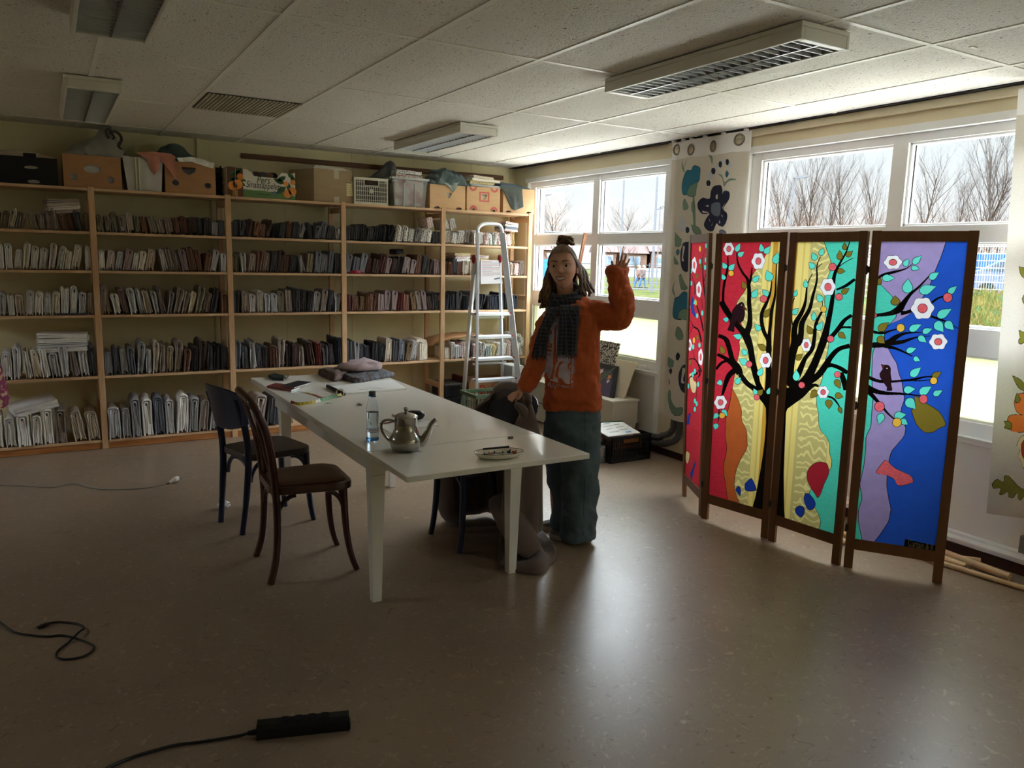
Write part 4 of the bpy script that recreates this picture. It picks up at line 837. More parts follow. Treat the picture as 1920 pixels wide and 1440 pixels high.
def mosaic(mb, elems, x0, x1, zl, zh, NR, fn, maxw=None, hole=None):
    """pieces of cloth pieced together in one layer: elems = (level, order, cloth, outline); the highest level shows"""
    dz = (zh-zl)/NR; rows = [[] for _ in range(NR)]
    for lev, order, m, poly in elems:
        za, zb2 = min(p[1] for p in poly), max(p[1] for p in poly); n = len(poly)
        for k in range(max(0, int((za-zl)/dz-.5)), min(NR-1, int((zb2-zl)/dz+.5))+1):
            z = zl+(k+.5)*dz; xs_ = []
            for i_ in range(n):
                (ax_, az_), (bx_, bz_) = poly[i_], poly[(i_+1) % n]
                if (az_ <= z) != (bz_ <= z):
                    sl = (bx_-ax_)/(bz_-az_); xs_.append((ax_+sl*(z-az_), max(-2.5, min(2.5, sl))))
            xs_.sort()
            for p, q in zip(xs_[::2], xs_[1::2]): rows[k].append((lev, order, m, p[0], p[1], q[0], q[1]))
    for k, row in enumerate(rows):
        if not row: continue
        row.sort(key=lambda r_: (r_[0], r_[1])); bp_ = {(min(max(x, x0), x1), s_ if x0 < x < x1 else 0) for r_ in row for x, s_ in ((r_[3], r_[4]), (r_[5], r_[6]))}
        bp_ = sorted(bp_); runs = []
        for (xa, sa), (xb, sb) in zip(bp_, bp_[1:]):
            if xb-xa < 1e-6: continue
            mid = (xa+xb)/2; top_ = None
            for r_ in reversed(row):
                if r_[3] <= mid <= r_[5]: top_ = r_[2]; break
            if top_ is None or top_ == hole: continue
            if runs and runs[-1][4] == top_ and abs(runs[-1][2]-xa) < 1e-5: runs[-1][2], runs[-1][3] = xb, sb
            else: runs.append([xa, sa, xb, sb, top_])
        zA, zB = zl+k*dz, zl+(k+1)*dz
        for xa, sa, xb, sb, m in runs:
            n = 1 if not maxw else max(1, int(math.ceil((xb-xa)/maxw)))
            for j in range(n):
                u0, u1 = xa+(xb-xa)*j/n, xa+(xb-xa)*(j+1)/n; s0 = sa if j == 0 else 0; s1 = sb if j == n-1 else 0
                mb.add([fn(u0-s0*dz/2, zA), fn(u1-s1*dz/2, zA), fn(u1+s1*dz/2, zB), fn(u0+s0*dz/2, zB)], [(0, 1, 2, 3)], m)
SPEC = {}
def panel(i, regions, build):
    BL, TL = vplane(PW[i]['b'][0], PW[i]['t'][0]); BR, TR = vplane(PW[i]['b'][1], PW[i]['t'][1])
    w = ((BR-BL).length+(TR-TL).length)/2; ax = ((BR-BL)+(TR-TL))/2/w; h = HP; az = ((TL-BL)+(TR-BR))/2/h
    ay = az.cross(ax).normalized()                # away from the room side
    o = ((BL+BR)+(TL+TR)-az*h*2)/4-ax*w/2-ay*0; o.z = max(o.z, .0)+.0; o.z = 0
    M = Matrix(((ax.x, ay.x, az.x, o.x), (ax.y, ay.y, az.y, o.y), (ax.z, ay.z, az.z, o.z), (0, 0, 0, 1))); Mi = M.inverted()
    sw, t = .046, .022
    fr = MB()
    for a, b in ((0.002, sw), (w-sw, w-.002)): fr.box(a, b, 0, t, 0, h)
    fr.box(sw, w-sw, .001, t-.001, h-.052, h-.002); zb = .105
    fr.box(sw, w-sw, .001, t-.001, zb, zb+.058)
    Mp = Matrix.Translation(-screen.location) @ M
    f = fr.build('panel', M_SCRW, screen, local=True, bevel=.0015); f.matrix_local = Mp
    yf = .008                                     # the cloth sits a little behind the front of the frame
    p0, nn = M @ Vector((0, yf, 0)), ay
    def L(q, c):
        x, y = q[0]/c[2]+c[0], q[1]/c[2]+c[1]
        v = Mi @ onp(x, y, p0, nn); return (v.x, v.z)
    mb = MB()
    elems = []                                    # (level, order, cloth, outline): pieced together below into ONE layer of cloth
    def sheet(poly, m, lev): elems.append((lev, len(elems), m, poly))
    def stroke(pts, c, lev=3, m=BLK):
        P = [(*L(q, c), q[2]/c[2]) for q in pts]
        mid = sum(p[1] for p in P)/len(P)
        sc = (M @ Vector((P[0][0], 0, P[0][1]))-CO).dot(CF)/FPX     # metres per pixel here
        k = 5; C = smooth_path([(a, 0, b) for a, b, _ in P], k); ws = [p[2] for p in smooth_path([(0, 0, d) for _, _, d in P], k) for p in [(0, 0, p.z)]]
        A = []; B = []
        fs = max(.35, abs((M.to_3x3() @ Vector((1, 0, 0))).normalized().dot(CR)))
        for j, p in enumerate(C):
            d = (C[min(j+1, len(C)-1)]-C[max(j-1, 0)]).normalized(); n_ = Vector((-d.z, 0, d.x)); wd = max(.0018, ws[j]*sc/2)
            A.append((p.x+n_.x*wd/fs, p.z+n_.z*wd)); B.append((p.x-n_.x*wd/fs, p.z-n_.z*wd))
        nA = len(A)
        for j in range(nA-1): sheet([A[j], A[j+1], B[j+1], B[j]], m, lev)
    def outline(poly, m, lev, grow=.0028):
        cx, cz = sum(p[0] for p in poly)/len(poly), sum(p[1] for p in poly)/len(poly)
        big = [(cx+(a-cx)*(1+grow/max(.006, math.hypot(a-cx, b-cz))), cz+(b-cz)*(1+grow/max(.006, math.hypot(a-cx, b-cz)))) for a, b in poly]
        sheet(big, BLK, lev-.5); sheet(poly, m, lev)
    def leaf(bx, by, tx, ty, wd, c, m=TEAL, lev=5):
        dx, dy = tx-bx, ty-by; l = math.hypot(dx, dy); ux, uy = dx/l, dy/l
        wd *= 1.15; prof = [(0, 0), (.04, .22), (.14, .40), (.28, .5), (.42, .5), (.58, .40), (.75, .24), (.9, .09), (1, 0)]
        pts = [(bx+ux*l*a-uy*wd*b, by+uy*l*a+ux*wd*b) for a, b in prof]+[(bx+ux*l*a+uy*wd*b, by+uy*l*a-ux*wd*b) for a, b in reversed(prof[1:-1])]
        outline([L(p, c) for p in pts], m, lev)
    def dot(cx, cy, r, c, m=COR, lev=6, ry=None, n=18):
        outline([L((cx+r*math.cos(2*PI*k/n), cy+(ry or r)*math.sin(2*PI*k/n)), c) for k in range(n)], m, lev)
    def flower(cx, cy, rx, ry, c, pet=6, ir=.38, ph=.3):
        n = 36; pts = []
        for k in range(n):
            a = 2*PI*k/n; s = .925+.075*math.cos(pet*a+ph); pts.append((cx+rx*s*math.cos(a), cy+ry*s*math.sin(a)))
        outline([L(p, c) for p in pts], WHI, 6, .0018); dot(cx, cy, rx*ir, c, COR, 7, ry*ir)
    def blob(pts, c, m, lev=4):
        P = smooth_path([(a, b, 0) for a, b in pts+[pts[0]]], 4)[:-1]; outline([L((p.x, p.y), c) for p in P], m, lev)
    def raw(pts, c, m, lev=5): outline([L(p, c) for p in pts], m, lev)
    # the ground cloths lie side by side, divided by curves from top to bottom
    x0, x1, zl, zh = sw-.012, w-sw+.012, zb+.05, h-.045
    curves = []
    for cur in regions['curves']:
        P = [L(q, c) for q, c in cur]; curves.append(P)
    N = 90
    def at(P, z):
        if z >= P[0][1]: return P[0][0]
        for a, b in zip(P, P[1:]):
            if b[1] <= z <= a[1]: return a[0]+(b[0]-a[0])*((a[1]-z)/max(1e-6, a[1]-b[1]))
        return P[-1][0]
    zs = [zh+(zl-zh)*k/N for k in range(N+1)]
    cols = [[x0]*(N+1)]
    for P in curves: cols.append([max(cols[-1][k], at(P, z)) for k, z in enumerate(zs)])
    cols.append([x1]*(N+1))
    for r in range(len(cols)-1):
        for k in range(N):
            if cols[r+1][k]-cols[r][k]+cols[r+1][k+1]-cols[r][k+1] > 1e-4: elems.append((0, len(elems), regions['m'][r], [(cols[r][k], zs[k]), (cols[r+1][k], zs[k]), (cols[r+1][k+1], zs[k+1]), (cols[r][k+1], zs[k+1])]))
    for col in cols[1:-1]:                                          # sewn dark edge along each border
        for k in range(N): elems.append((1, len(elems), BLK, [(col[k]-.0016, zs[k]), (col[k]+.0016, zs[k]), (col[k+1]+.0016, zs[k+1]), (col[k+1]-.0016, zs[k+1])]))
    build(stroke, leaf, dot, flower, blob, raw, L, mb, yf)
    mosaic(mb, elems, x0, x1, zl, zh, 760, lambda x, z: (x, yf, z))
    ob = mb.build('fabric_panel', SM, f, local=True, solid=-1)
    SPEC[i] = (M, w)
    return f
CA, CB, CC, CD, CE, CFF, CG, CH = (1320, 430, 5.144), (1320, 700, 5.144), (1460, 430, 4.8), (1440, 700, 4.5), (1600, 430, 4.646), (1580, 700, 3.892), (1270, 430, 5.33), (1265, 690, 5.33)
def cv(*parts): return [(q, c) for pts, c in parts for q in pts]
def p1(stroke, leaf, dot, flower, blob, raw, L, mb, yf):
    for s, c in (([(290, 200, 4), (255, 300, 8), (260, 400, 12), (268, 540, 18), (285, 690, 20)], CG), ([(300, 400, 6), (275, 520, 12)], CG), ([(150, 460, 6), (180, 560, 12), (180, 650, 10)], CG), ([(180, 560, 8), (215, 530, 6)], CG), ([(155, 700, 8), (200, 770, 18), (235, 880, 18), (265, 1020, 18)], CG), ([(250, 700, 4), (255, 800, 6)], CG), ([(130, 890, 5), (165, 970, 14), (215, 1010, 20), (245, 1130, 24)], CG), ([(125, 1050, 4), (160, 980, 8)], CG), ([(120, 1295, 8), (180, 1300, 14), (220, 1370, 22), (245, 1430, 26)], CG), ([(150, 1200, 4), (180, 1290, 8)], CG), ([(240, 20, 30), (255, 60, 22), (235, 100, 10)], CH), ([(235, 50, 24), (160, 90, 12), (130, 140, 6)], CH), ([(220, 100, 6), (222, 220, 4), (215, 320, 3)], CH)): stroke(s, c)
    for q in ((175, 360, 26, 84), (220, 605, 28, 84), (127, 1155, 22, 64), (237, 1280, 25, 88)): flower(*q, CG, 5)
    e = lambda x, y, c, m, rx=11, ry=27: dot(x, y, rx, c, m, 5, ry, 12)
    for x, y in ((295, 170), (290, 310), (283, 385), (233, 325), (145, 540), (125, 775), (253, 840), (203, 865), (225, 1160), (162, 1175), (100, 1330), (145, 415)): e(x, y, CG, TEAL)
    for x, y in ((205, 35), (117, 140), (138, 180), (237, 165), (205, 330), (222, 360), (204, 415), (185, 65)): e(x, y, CH, TEAL)
    for x, y in ((205, 470), (240, 370), (205, 1080), (130, 1330), (123, 895), (295, 535)): e(x, y, CG, OLI)
    for x, y in ((232, 198), (190, 735), (170, 1110)): e(x, y, CG, MUS, 11, 31)
    e(117, 205, CH, MUS)
    raw([(150, 660), (165, 700), (165, 750), (185, 860), (175, 875), (150, 830), (140, 760)], CG, ROY); raw([(165, 740), (185, 690), (188, 760)], CG, TEAL, 6)
    blob([(150, 60), (180, 50), (190, 120), (218, 150), (215, 220), (200, 250), (175, 235), (155, 150)], CH, CRE, 2)
    raw([(145, 450), (165, 460), (145, 565), (120, 560)], CH, ROY); blob([(125, 830), (150, 860), (140, 930), (125, 955), (112, 910), (115, 850)], CH, CRE); raw([(212, 910), (205, 980), (185, 1060), (168, 1135), (155, 1050), (180, 1010)], CH, ROY)
def p2(stroke, leaf, dot, flower, blob, raw, L, mb, yf):
    for s, c in (([(118, 1025, 34), (190, 1060, 40), (225, 1150, 36), (255, 1260, 40), (300, 1330, 60), (330, 1400, 50)], CA), ([(330, 10, 40), (400, 100, 46), (470, 150, 50), (560, 230, 70)], CB), ([(110, 1205, 30), (180, 1240, 36), (260, 1300, 50), (300, 1345, 60)], CA), ([(100, 1350, 20), (150, 1290, 22), (200, 1270, 24)], CA), ([(290, 1355, 50), (225, 1410, 40), (190, 1500, 30), (172, 1570, 20), (160, 1604, 12)], CA), ([(133, 340, 8), (132, 420, 8), (122, 475, 5)], CB),
        ([(140, 695, 40), (190, 780, 50), (260, 880, 42), (330, 960, 50), (375, 1010, 60), (405, 1080, 56), (430, 1160, 44), (450, 1280, 44), (480, 1400, 46), (500, 1480, 38), (530, 1550, 46), (560, 1610, 60)], CA), ([(200, 260, 8), (203, 350, 12), (185, 450, 18), (165, 560, 18), (160, 680, 20), (170, 720, 26)], CA), ([(285, 225, 6), (300, 330, 14), (345, 420, 18), (395, 490, 22), (410, 600, 28), (410, 700, 30), (420, 830, 32), (415, 930, 40), (385, 1010, 50)], CA), ([(435, 370, 8), (425, 480, 16), (408, 530, 22)], CA),
        ([(625, 505, 8), (612, 620, 14), (570, 730, 26), (535, 810, 26), (535, 910, 28), (560, 1000, 30), (600, 1080, 34), (605, 1180, 44)], CA), ([(670, 335, 7), (665, 500, 10), (660, 640, 16), (630, 780, 22), (620, 900, 22), (610, 1000, 24), (605, 1100, 36), (605, 1300, 40), (605, 1440, 40), (600, 1600, 50)], CA)): stroke(s, c)
    raw([(500, 185), (525, 258), (560, 300), (582, 340), (585, 480), (575, 640), (560, 780), (540, 920), (515, 1060), (490, 1200), (455, 1330), (640, 1345), (660, 700), (640, 150), (590, 210)], CB, BLK, 3)
    for q in ((210, 190, 52, 68), (495, 310, 66, 84), (575, 1268, 62, 78)): flower(*q, CA)
    flower(147, 280, 62, 70, CB)
    for q in ((280, 215, 318, 133, 40), (302, 258, 357, 222, 40), (528, 220, 517, 140, 42), (556, 238, 608, 165, 46), (655, 335, 683, 225, 60), (615, 500, 577, 400, 66), (447, 505, 507, 452, 44), (445, 660, 490, 578, 50), (590, 645, 537, 585, 48), (185, 378, 152, 320, 40), (218, 395, 268, 332, 44), (172, 485, 148, 430, 34), (213, 875, 160, 865, 40), (518, 978, 467, 918, 44), (340, 1045, 260, 1022, 46), (390, 1212, 347, 1155, 44), (395, 1300, 320, 1252, 56), (510, 1415, 545, 1335, 46)): leaf(*q, CA)
    for q in ((160, 85, 107, 98, 44), (292, 100, 338, 42, 46), (490, 205, 462, 150, 36), (600, 205, 618, 140, 34), (122, 390, 80, 438, 40), (165, 355, 213, 415, 44), (110, 485, 97, 545, 44)): leaf(*q, CB)
    for q in ((375, 575, 340, 500, 42), (560, 850, 612, 765, 48), (575, 1165, 492, 1108, 48), (172, 1200, 138, 1120, 42)): leaf(*q, CA, OLI)
    leaf(505, 210, 553, 160, 46, CB, OLI); dot(235, 425, 26, CA, MUS); dot(549, 675, 32, CA); dot(417, 1304, 29, CA); dot(494, 235, 26, CB); dot(163, 408, 27, CB, MUS)
    raw([(310, 720), (335, 705), (355, 715), (368, 745), (368, 830), (355, 880), (320, 905), (290, 880), (275, 900), (272, 988), (205, 970), (232, 905), (225, 880), (250, 840), (250, 790), (280, 745)], CA, PLUM, 5); raw([(352, 725), (392, 780), (355, 778)], CA, BEAK, 6); dot(338, 733, 5, CA, WHI, 7)
    blob([(395, 1065), (440, 1022), (460, 1030), (495, 1110), (485, 1135), (405, 1135), (390, 1090)], CB, ROY); blob([(302, 1130), (320, 1095), (345, 1110), (348, 1165), (338, 1180)], CB, ROY)
def p3(stroke, leaf, dot, flower, blob, raw, L, mb, yf):
    for s in ([(130, 615, 5), (105, 700, 6), (107, 820, 8), (125, 890, 8)], [(290, 400, 4), (245, 500, 8), (230, 640, 16), (200, 740, 26), (145, 840, 34), (130, 930, 36), (135, 1030, 50), (110, 1130, 50), (90, 1250, 56), (70, 1400, 70)], [(362, 247, 4), (330, 330, 8), (330, 460, 12), (295, 600, 18), (265, 720, 24), (200, 840, 34), (190, 940, 36), (170, 1010, 50), (130, 1050, 50)], [(375, 308, 4), (325, 355, 6)], [(380, 640, 4), (382, 690, 4)], [(375, 745, 14), (325, 850, 20), (310, 980, 22), (290, 1080, 26), (230, 1160, 28), (190, 1250, 36), (150, 1340, 40), (90, 1420, 50)],
        [(625, 108, 4), (590, 210, 10), (540, 300, 14), (495, 390, 20), (480, 470, 22), (478, 560, 22), (460, 700, 28), (430, 850, 34), (400, 980, 46), (350, 1120, 46), (300, 1240, 50), (240, 1350, 60), (150, 1430, 70), (60, 1480, 80)], [(655, 262, 3), (580, 300, 5), (520, 345, 8)], [(672, 450, 22), (590, 510, 24), (505, 545, 16)], [(645, 775, 26), (580, 820, 26), (530, 890, 30), (480, 950, 30), (420, 1010, 40)], [(640, 885, 22), (580, 882, 18), (540, 890, 20)], [(630, 1050, 40), (530, 1080, 34), (460, 1150, 34), (410, 1230, 40), (350, 1310, 44), (270, 1370, 50), (200, 1400, 60)], [(610, 1295, 34), (540, 1250, 36), (470, 1225, 36), (415, 1230, 40)], [(550, 1290, 30), (575, 1360, 34), (600, 1450, 34)]): stroke(s, CC)
    stroke([(420, 110, 22), (380, 100, 26), (330, 130, 34), (260, 180, 60), (170, 230, 80), (100, 280, 80)], CD); stroke([(495, 195, 18), (545, 215, 16), (585, 265, 10), (595, 290, 7)], CD)
    raw([(100, 60), (150, 120), (200, 210), (170, 270), (146, 330), (141, 480), (135, 650), (130, 850), (132, 1000), (135, 1150), (144, 1260), (20, 1240), (40, 60)], CD, BLK, 3)
    flower(430, 520, 70, 82, CC, 6, .40); flower(238, 1042, 46, 62, CC); flower(457, 160, 50, 55, CD)
    for q in ((320, 275, 287, 212, 44), (360, 235, 388, 168, 40), (305, 350, 257, 300, 46), (232, 525, 228, 450, 36), (128, 602, 150, 545, 32), (115, 762, 168, 712, 42), (375, 650, 333, 583, 48), (305, 820, 305, 740, 40), (340, 908, 385, 833, 48), (150, 1362, 150, 1262, 52)): leaf(*q, CC)
    for q in ((578, 185, 578, 122, 34), (535, 275, 533, 190, 44), (595, 243, 650, 198, 38), (515, 375, 583, 380, 40), (555, 575, 622, 535, 40), (285, 940, 247, 863, 46), (530, 935, 592, 985, 44), (148, 1170, 207, 1122, 42), (505, 1355, 545, 1435, 46)): leaf(*q, CC, OLI)
    for q in ((405, 150, 350, 207, 50), (560, 185, 625, 200, 44), (505, 225, 508, 302, 50), (592, 288, 615, 342, 28)): leaf(*q, CD, OLI)
    for q in ((470, 340, 33), (530, 610, 30), (456, 988, 29), (520, 1308, 27), (199, 1402, 27)): dot(*q, CC)
    dot(392, 720, 26, CC, MUS)
    blob([(440, 750), (490, 765), (508, 830), (495, 880), (470, 930), (440, 1020), (415, 1047), (395, 1020), (360, 965), (330, 900), (328, 840), (355, 790), (395, 760)], CD, CRI)
    blob([(310, 1018), (345, 1022), (385, 1070), (395, 1110), (375, 1145), (340, 1150), (315, 1110), (302, 1060)], CD, ROY); blob([(265, 1120), (300, 1135), (302, 1180), (275, 1213), (235, 1180), (232, 1140)], CD, ROY)
def p4(stroke, leaf, dot, flower, blob, raw, L, mb, yf):
    for s in ([(505, 300, 6), (440, 345, 12), (330, 375, 24), (250, 395, 24), (195, 425, 18)], [(645, 410, 10), (560, 500, 18), (480, 570, 26), (420, 650, 44), (380, 700, 60), (300, 735, 40), (165, 750, 26)], [(400, 730, 40), (450, 725, 30), (500, 705, 26)], [(670, 640, 18), (720, 605, 16), (775, 585, 14)], [(650, 755, 20), (720, 780, 20), (790, 805, 14), (900, 868, 5)], [(145, 890, 26), (240, 905, 22), (310, 885, 16), (370, 870, 10)], [(130, 1010, 46), (230, 1005, 50), (300, 985, 50), (360, 940, 40), (430, 910, 22), (520, 900, 12), (600, 900, 8)], [(300, 990, 44), (400, 985, 34), (480, 960, 22), (550, 940, 12), (660, 932, 6)], [(260, 1015, 36), (360, 1040, 22), (440, 1075, 14), (505, 1108, 8)], [(105, 1280, 30), (200, 1320, 28), (300, 1328, 22), (420, 1320, 18), (520, 1310, 22), (600, 1290, 14), (680, 1285, 10)], [(520, 1322, 10), (600, 1320, 8), (660, 1312, 7)]): stroke(s, CE)
    stroke([(150, 100, 60), (230, 130, 36), (300, 145, 28), (400, 150, 18), (500, 158, 10), (560, 165, 7)], CFF); stroke([(165, 115, 34), (220, 175, 26), (270, 230, 18), (320, 290, 14), (370, 335, 10)], CFF)
    for q in ((330, 288, 80, 64), (590, 690, 102, 100), (728, 982, 80, 72)): flower(*q, CE)
    for q in ((430, 320, 465, 258, 42), (505, 300, 577, 232, 44), (490, 335, 562, 345, 36), (240, 425, 347, 425, 50), (455, 555, 462, 432, 76), (650, 432, 730, 377, 48), (565, 545, 705, 500, 70), (815, 560, 887, 498, 44), (720, 765, 843, 695, 62), (705, 810, 772, 897, 70), (790, 810, 863, 880, 60), (477, 880, 582, 830, 50), (592, 900, 675, 868, 42), (557, 935, 625, 988, 46), (452, 1065, 537, 1040, 42), (515, 1120, 570, 1150, 36), (490, 1280, 578, 1205, 56)): leaf(*q, CE)
    for q in ((440, 125, 522, 115, 46), (555, 150, 640, 98, 50), (655, 160, 720, 128, 36), (460, 190, 525, 262, 60), (372, 315, 457, 302, 48), (420, 340, 470, 377, 36), (280, 295, 258, 372, 46)): leaf(*q, CFF)
    for q in ((355, 660, 350, 580, 66), (210, 880, 297, 812, 54), (205, 940, 262, 995, 56), (195, 480, 225, 425, 44), (680, 1290, 755, 1247, 44)): leaf(*q, CE, OLI)
    dot(808, 597, 38, CE); dot(400, 859, 34, CE, MUS); dot(690, 1322, 30, CE, MUS); dot(172, 750, 20, CE); dot(262, 243, 34, CFF); dot(582, 190, 30, CFF); dot(390, 360, 31, CFF, MUS)
    raw([(265, 1185), (300, 1190), (315, 1215), (312, 1260), (320, 1310), (318, 1345), (330, 1395), (318, 1405), (280, 1400), (285, 1375), (255, 1330), (228, 1290), (222, 1260), (245, 1225), (255, 1200)], CE, PLUM, 5); raw([(232, 1178), (265, 1185), (248, 1225)], CE, BEAK, 6); dot(283, 1213, 5, CE, WHI, 7)
    blob([(515, 170), (550, 180), (590, 215), (640, 245), (700, 290), (740, 360), (738, 385), (700, 400), (650, 430), (600, 432), (560, 405), (530, 365), (505, 300), (500, 268), (525, 250)], CFF, OLI, 3)
    blob([(300, 640), (320, 642), (370, 690), (430, 720), (490, 750), (508, 785), (500, 800), (405, 820), (370, 770), (320, 745), (260, 735), (242, 720), (265, 685)], CFF, COR, 3)
    raw([(458, 1213), (680, 1262), (676, 1312), (450, 1262)], CFF, BLK, 3)
    a, b, d = L((472, 1258), CFF), L((662, 1300), CFF), L((476, 1222), CFF)
    text_mb(mb, 'Curtain & K', (a[0], yf-.0032, a[1]), (b[0]-a[0], 0, b[1]-a[1]), (0, 0, 1), .052, THR, t=.0004, width=math.hypot(b[0]-a[0], b[1]-a[1]))
panel(0, dict(curves=[], m=[RED]), p1)
top2 = [(612, 122), (605, 180), (560, 260), (520, 340), (470, 400), (420, 470), (395, 545), (365, 600), (330, 650), (300, 690), (285, 740), (300, 820), (335, 900), (345, 960), (335, 1030), (318, 1090), (325, 1150), (315, 1220), (300, 1280), (300, 1330), (280, 1400)]
panel(1, dict(curves=[cv((top2, CA), ([(268, 90), (258, 150), (240, 260), (225, 330), (205, 400), (195, 480), (192, 600), (205, 660), (213, 720), (205, 790), (185, 860), (180, 920), (190, 1000), (205, 1080), (215, 1150), (228, 1300)], CB)), cv((top2, CA), ([(268, 90), (258, 150), (290, 200), (330, 290), (350, 360), (348, 450), (380, 510), (402, 560), (405, 640), (410, 700), (390, 760), (350, 820), (320, 890), (298, 960), (290, 1030), (285, 1080), (300, 1150), (325, 1220), (360, 1300)], CB))], m=[RED, ORA, YEL]), p2)
panel(2, dict(curves=[cv(([(388, 100), (420, 190), (455, 290), (466, 330), (440, 400), (425, 440), (410, 560), (402, 600), (400, 660), (405, 740), (422, 830), (430, 920), (440, 960), (440, 1050), (425, 1130), (410, 1180), (400, 1260), (385, 1340)], CC), ([(445, 60), (400, 200), (405, 280), (420, 340), (420, 420), (440, 490), (490, 540), (515, 600), (515, 680), (535, 740), (530, 800), (505, 830), (470, 900), (400, 950), (360, 970), (345, 1010), (360, 1060), (390, 1130), (420, 1180), (440, 1230), (440, 1290), (405, 1340)], CD))], m=[YEL, TUR]), p3)
low1 = ([(215, 180), (205, 300), (200, 390), (165, 460), (163, 560), (150, 680), (120, 810), (140, 910), (112, 1000), (112, 1080), (130, 1170), (148, 1250)], CFF)
panel(3, dict(curves=[cv(([(150, 100), (150, 462), (215, 470), (330, 590), (372, 680), (358, 770), (300, 830), (260, 880), (260, 990), (165, 1035), (155, 1120), (152, 1250), (155, 1360)], CE), low1), cv(([(795, 103), (750, 240), (700, 360), (660, 470), (600, 580), (540, 680), (480, 740), (400, 790), (340, 812), (300, 830), (260, 880), (260, 990), (290, 1030), (330, 1110), (370, 1170), (385, 1250), (415, 1330)], CE), ([(430, 100), (445, 190), (420, 260), (420, 330), (455, 400), (445, 460), (350, 570), (335, 640), (320, 750), (318, 830), (335, 930), (350, 990), (335, 1080), (270, 1180), (205, 1260)], CFF))], m=[TUR, LAV, BLU]), p4)
M_HINGE = mat('hinge_metal', S(70, 66, 62), .35, metal=.9)
for i, j in ((0, 1), (1, 2), (2, 3)):
    M, w = SPEC[j]
    for z in (.22, .87, 1.56):
        p = M @ Vector((0, -.003, z)); hg = MB().tube([p-Vector((0, 0, .022)), p+Vector((0, 0, .022))], .005, 8); q = M @ Vector((.012, -.001, z)); hg.bar(p+Vector((0, 0, -.018))*0+Vector((0, 0, 0)), q, .03, .002, up=(1, 0, 0)); hg.build('hinge', M_HINGE, screen)
# ================================================================ curtains
M_LIN = mat('curtain_linen', S(208, 200, 186), .85, transl=.24, var=.05, scale=60, stretch=(1, 1, 8)); M_HEM = mat('curtain_hem', S(236, 234, 232), .8, transl=.25)
CM = [M_LIN, M_HEM] + [mat('curtain_'+n, S(*c), .85, transl=.2) for n, c in (('navy', (34, 38, 64)), ('teal', (40, 112, 140)), ('sage', (112, 142, 122)), ('greyblue', (108, 118, 134)), ('mist', (192, 196, 204)), ('ink', (24, 26, 34)), ('orange', (232, 126, 52)), ('moss', (132, 130, 48)), ('rust', (172, 60, 40)), ('cream', (232, 214, 160)))]
cLIN, cHEM, cNAV, cTEA, cSAG, cGRB, cMIS, cINK, cORA, cMOS, cRUS, cCRE = range(12); HOLE = 99
def curtain(label, X, y0, y1, zl, zh, wave, art, eyelets):
    """y0 = window-side edge (u = 0), u grows towards the camera"""
    root = thing('curtain', label, 'curtain', (X, (y0+y1)/2, zl)); Wd = y0-y1; el = []
    el.append((0, 0, cLIN, [(0, zl), (Wd, zl), (Wd, zh), (0, zh)])); el.append((1, 1, cHEM, [(0, zh-.125), (Wd, zh-.135), (Wd, zh), (0, zh)]))
    fn = lambda u, z: (X+wave(u, z)[0], y0-u+wave(u, z)[1], z+wave(u, z)[2])
    def L(p, c):
        q = onx(p[0]/c[2]+c[0], p[1]/c[2]+c[1], X); return (y0-q.y+wave(.3, q.z)[1], q.z)
    def sh(pts, c, m, lev=3, out=True, smooth=True):
        P = [L(p, c) for p in pts]
        if smooth: P = [(v.x, v.y) for v in smooth_path([(a, b, 0) for a, b in P+[P[0]]], 4)[:-1]]
        if out:
            cx, cz = sum(a for a, b in P)/len(P), sum(b for a, b in P)/len(P)
            el.append((lev-.5, len(el), cINK, [(cx+(a-cx)*(1+.003/max(.01, math.hypot(a-cx, b-cz))), cz+(b-cz)*(1+.003/max(.01, math.hypot(a-cx, b-cz)))) for a, b in P]))
        el.append((lev, len(el), m, P))
    art(sh)
    for q in eyelets:
        (a, b), r, ry = L((q[0], q[1]), (0, 0, 1)), q[2], q[3]
        el.append((9, len(el), HOLE, [(a+r*math.cos(k*PI/12), b+ry*math.sin(k*PI/12)) for k in range(24)]))
        pts = [Vector(fn(a+(r+.006)*math.cos(k*PI/12), b+(ry+.006)*math.sin(k*PI/12))) for k in range(25)]
        MB().tube(pts, .007, 6).build('eyelet', mat('eyelet_pewter', S(128, 118, 108), .4, metal=.5), root, smooth=True)
    mb = MB(); mosaic(mb, el, 0, Wd, zl, zh, 420, fn, maxw=.03, hole=HOLE)
    mb.build('curtain_cloth', CM, root, smooth=True, angle=180, weld=1e-5, solid=-1)
    return root
c1, c2 = (1220, 230, 5.76), (1230, 430, 3.886)
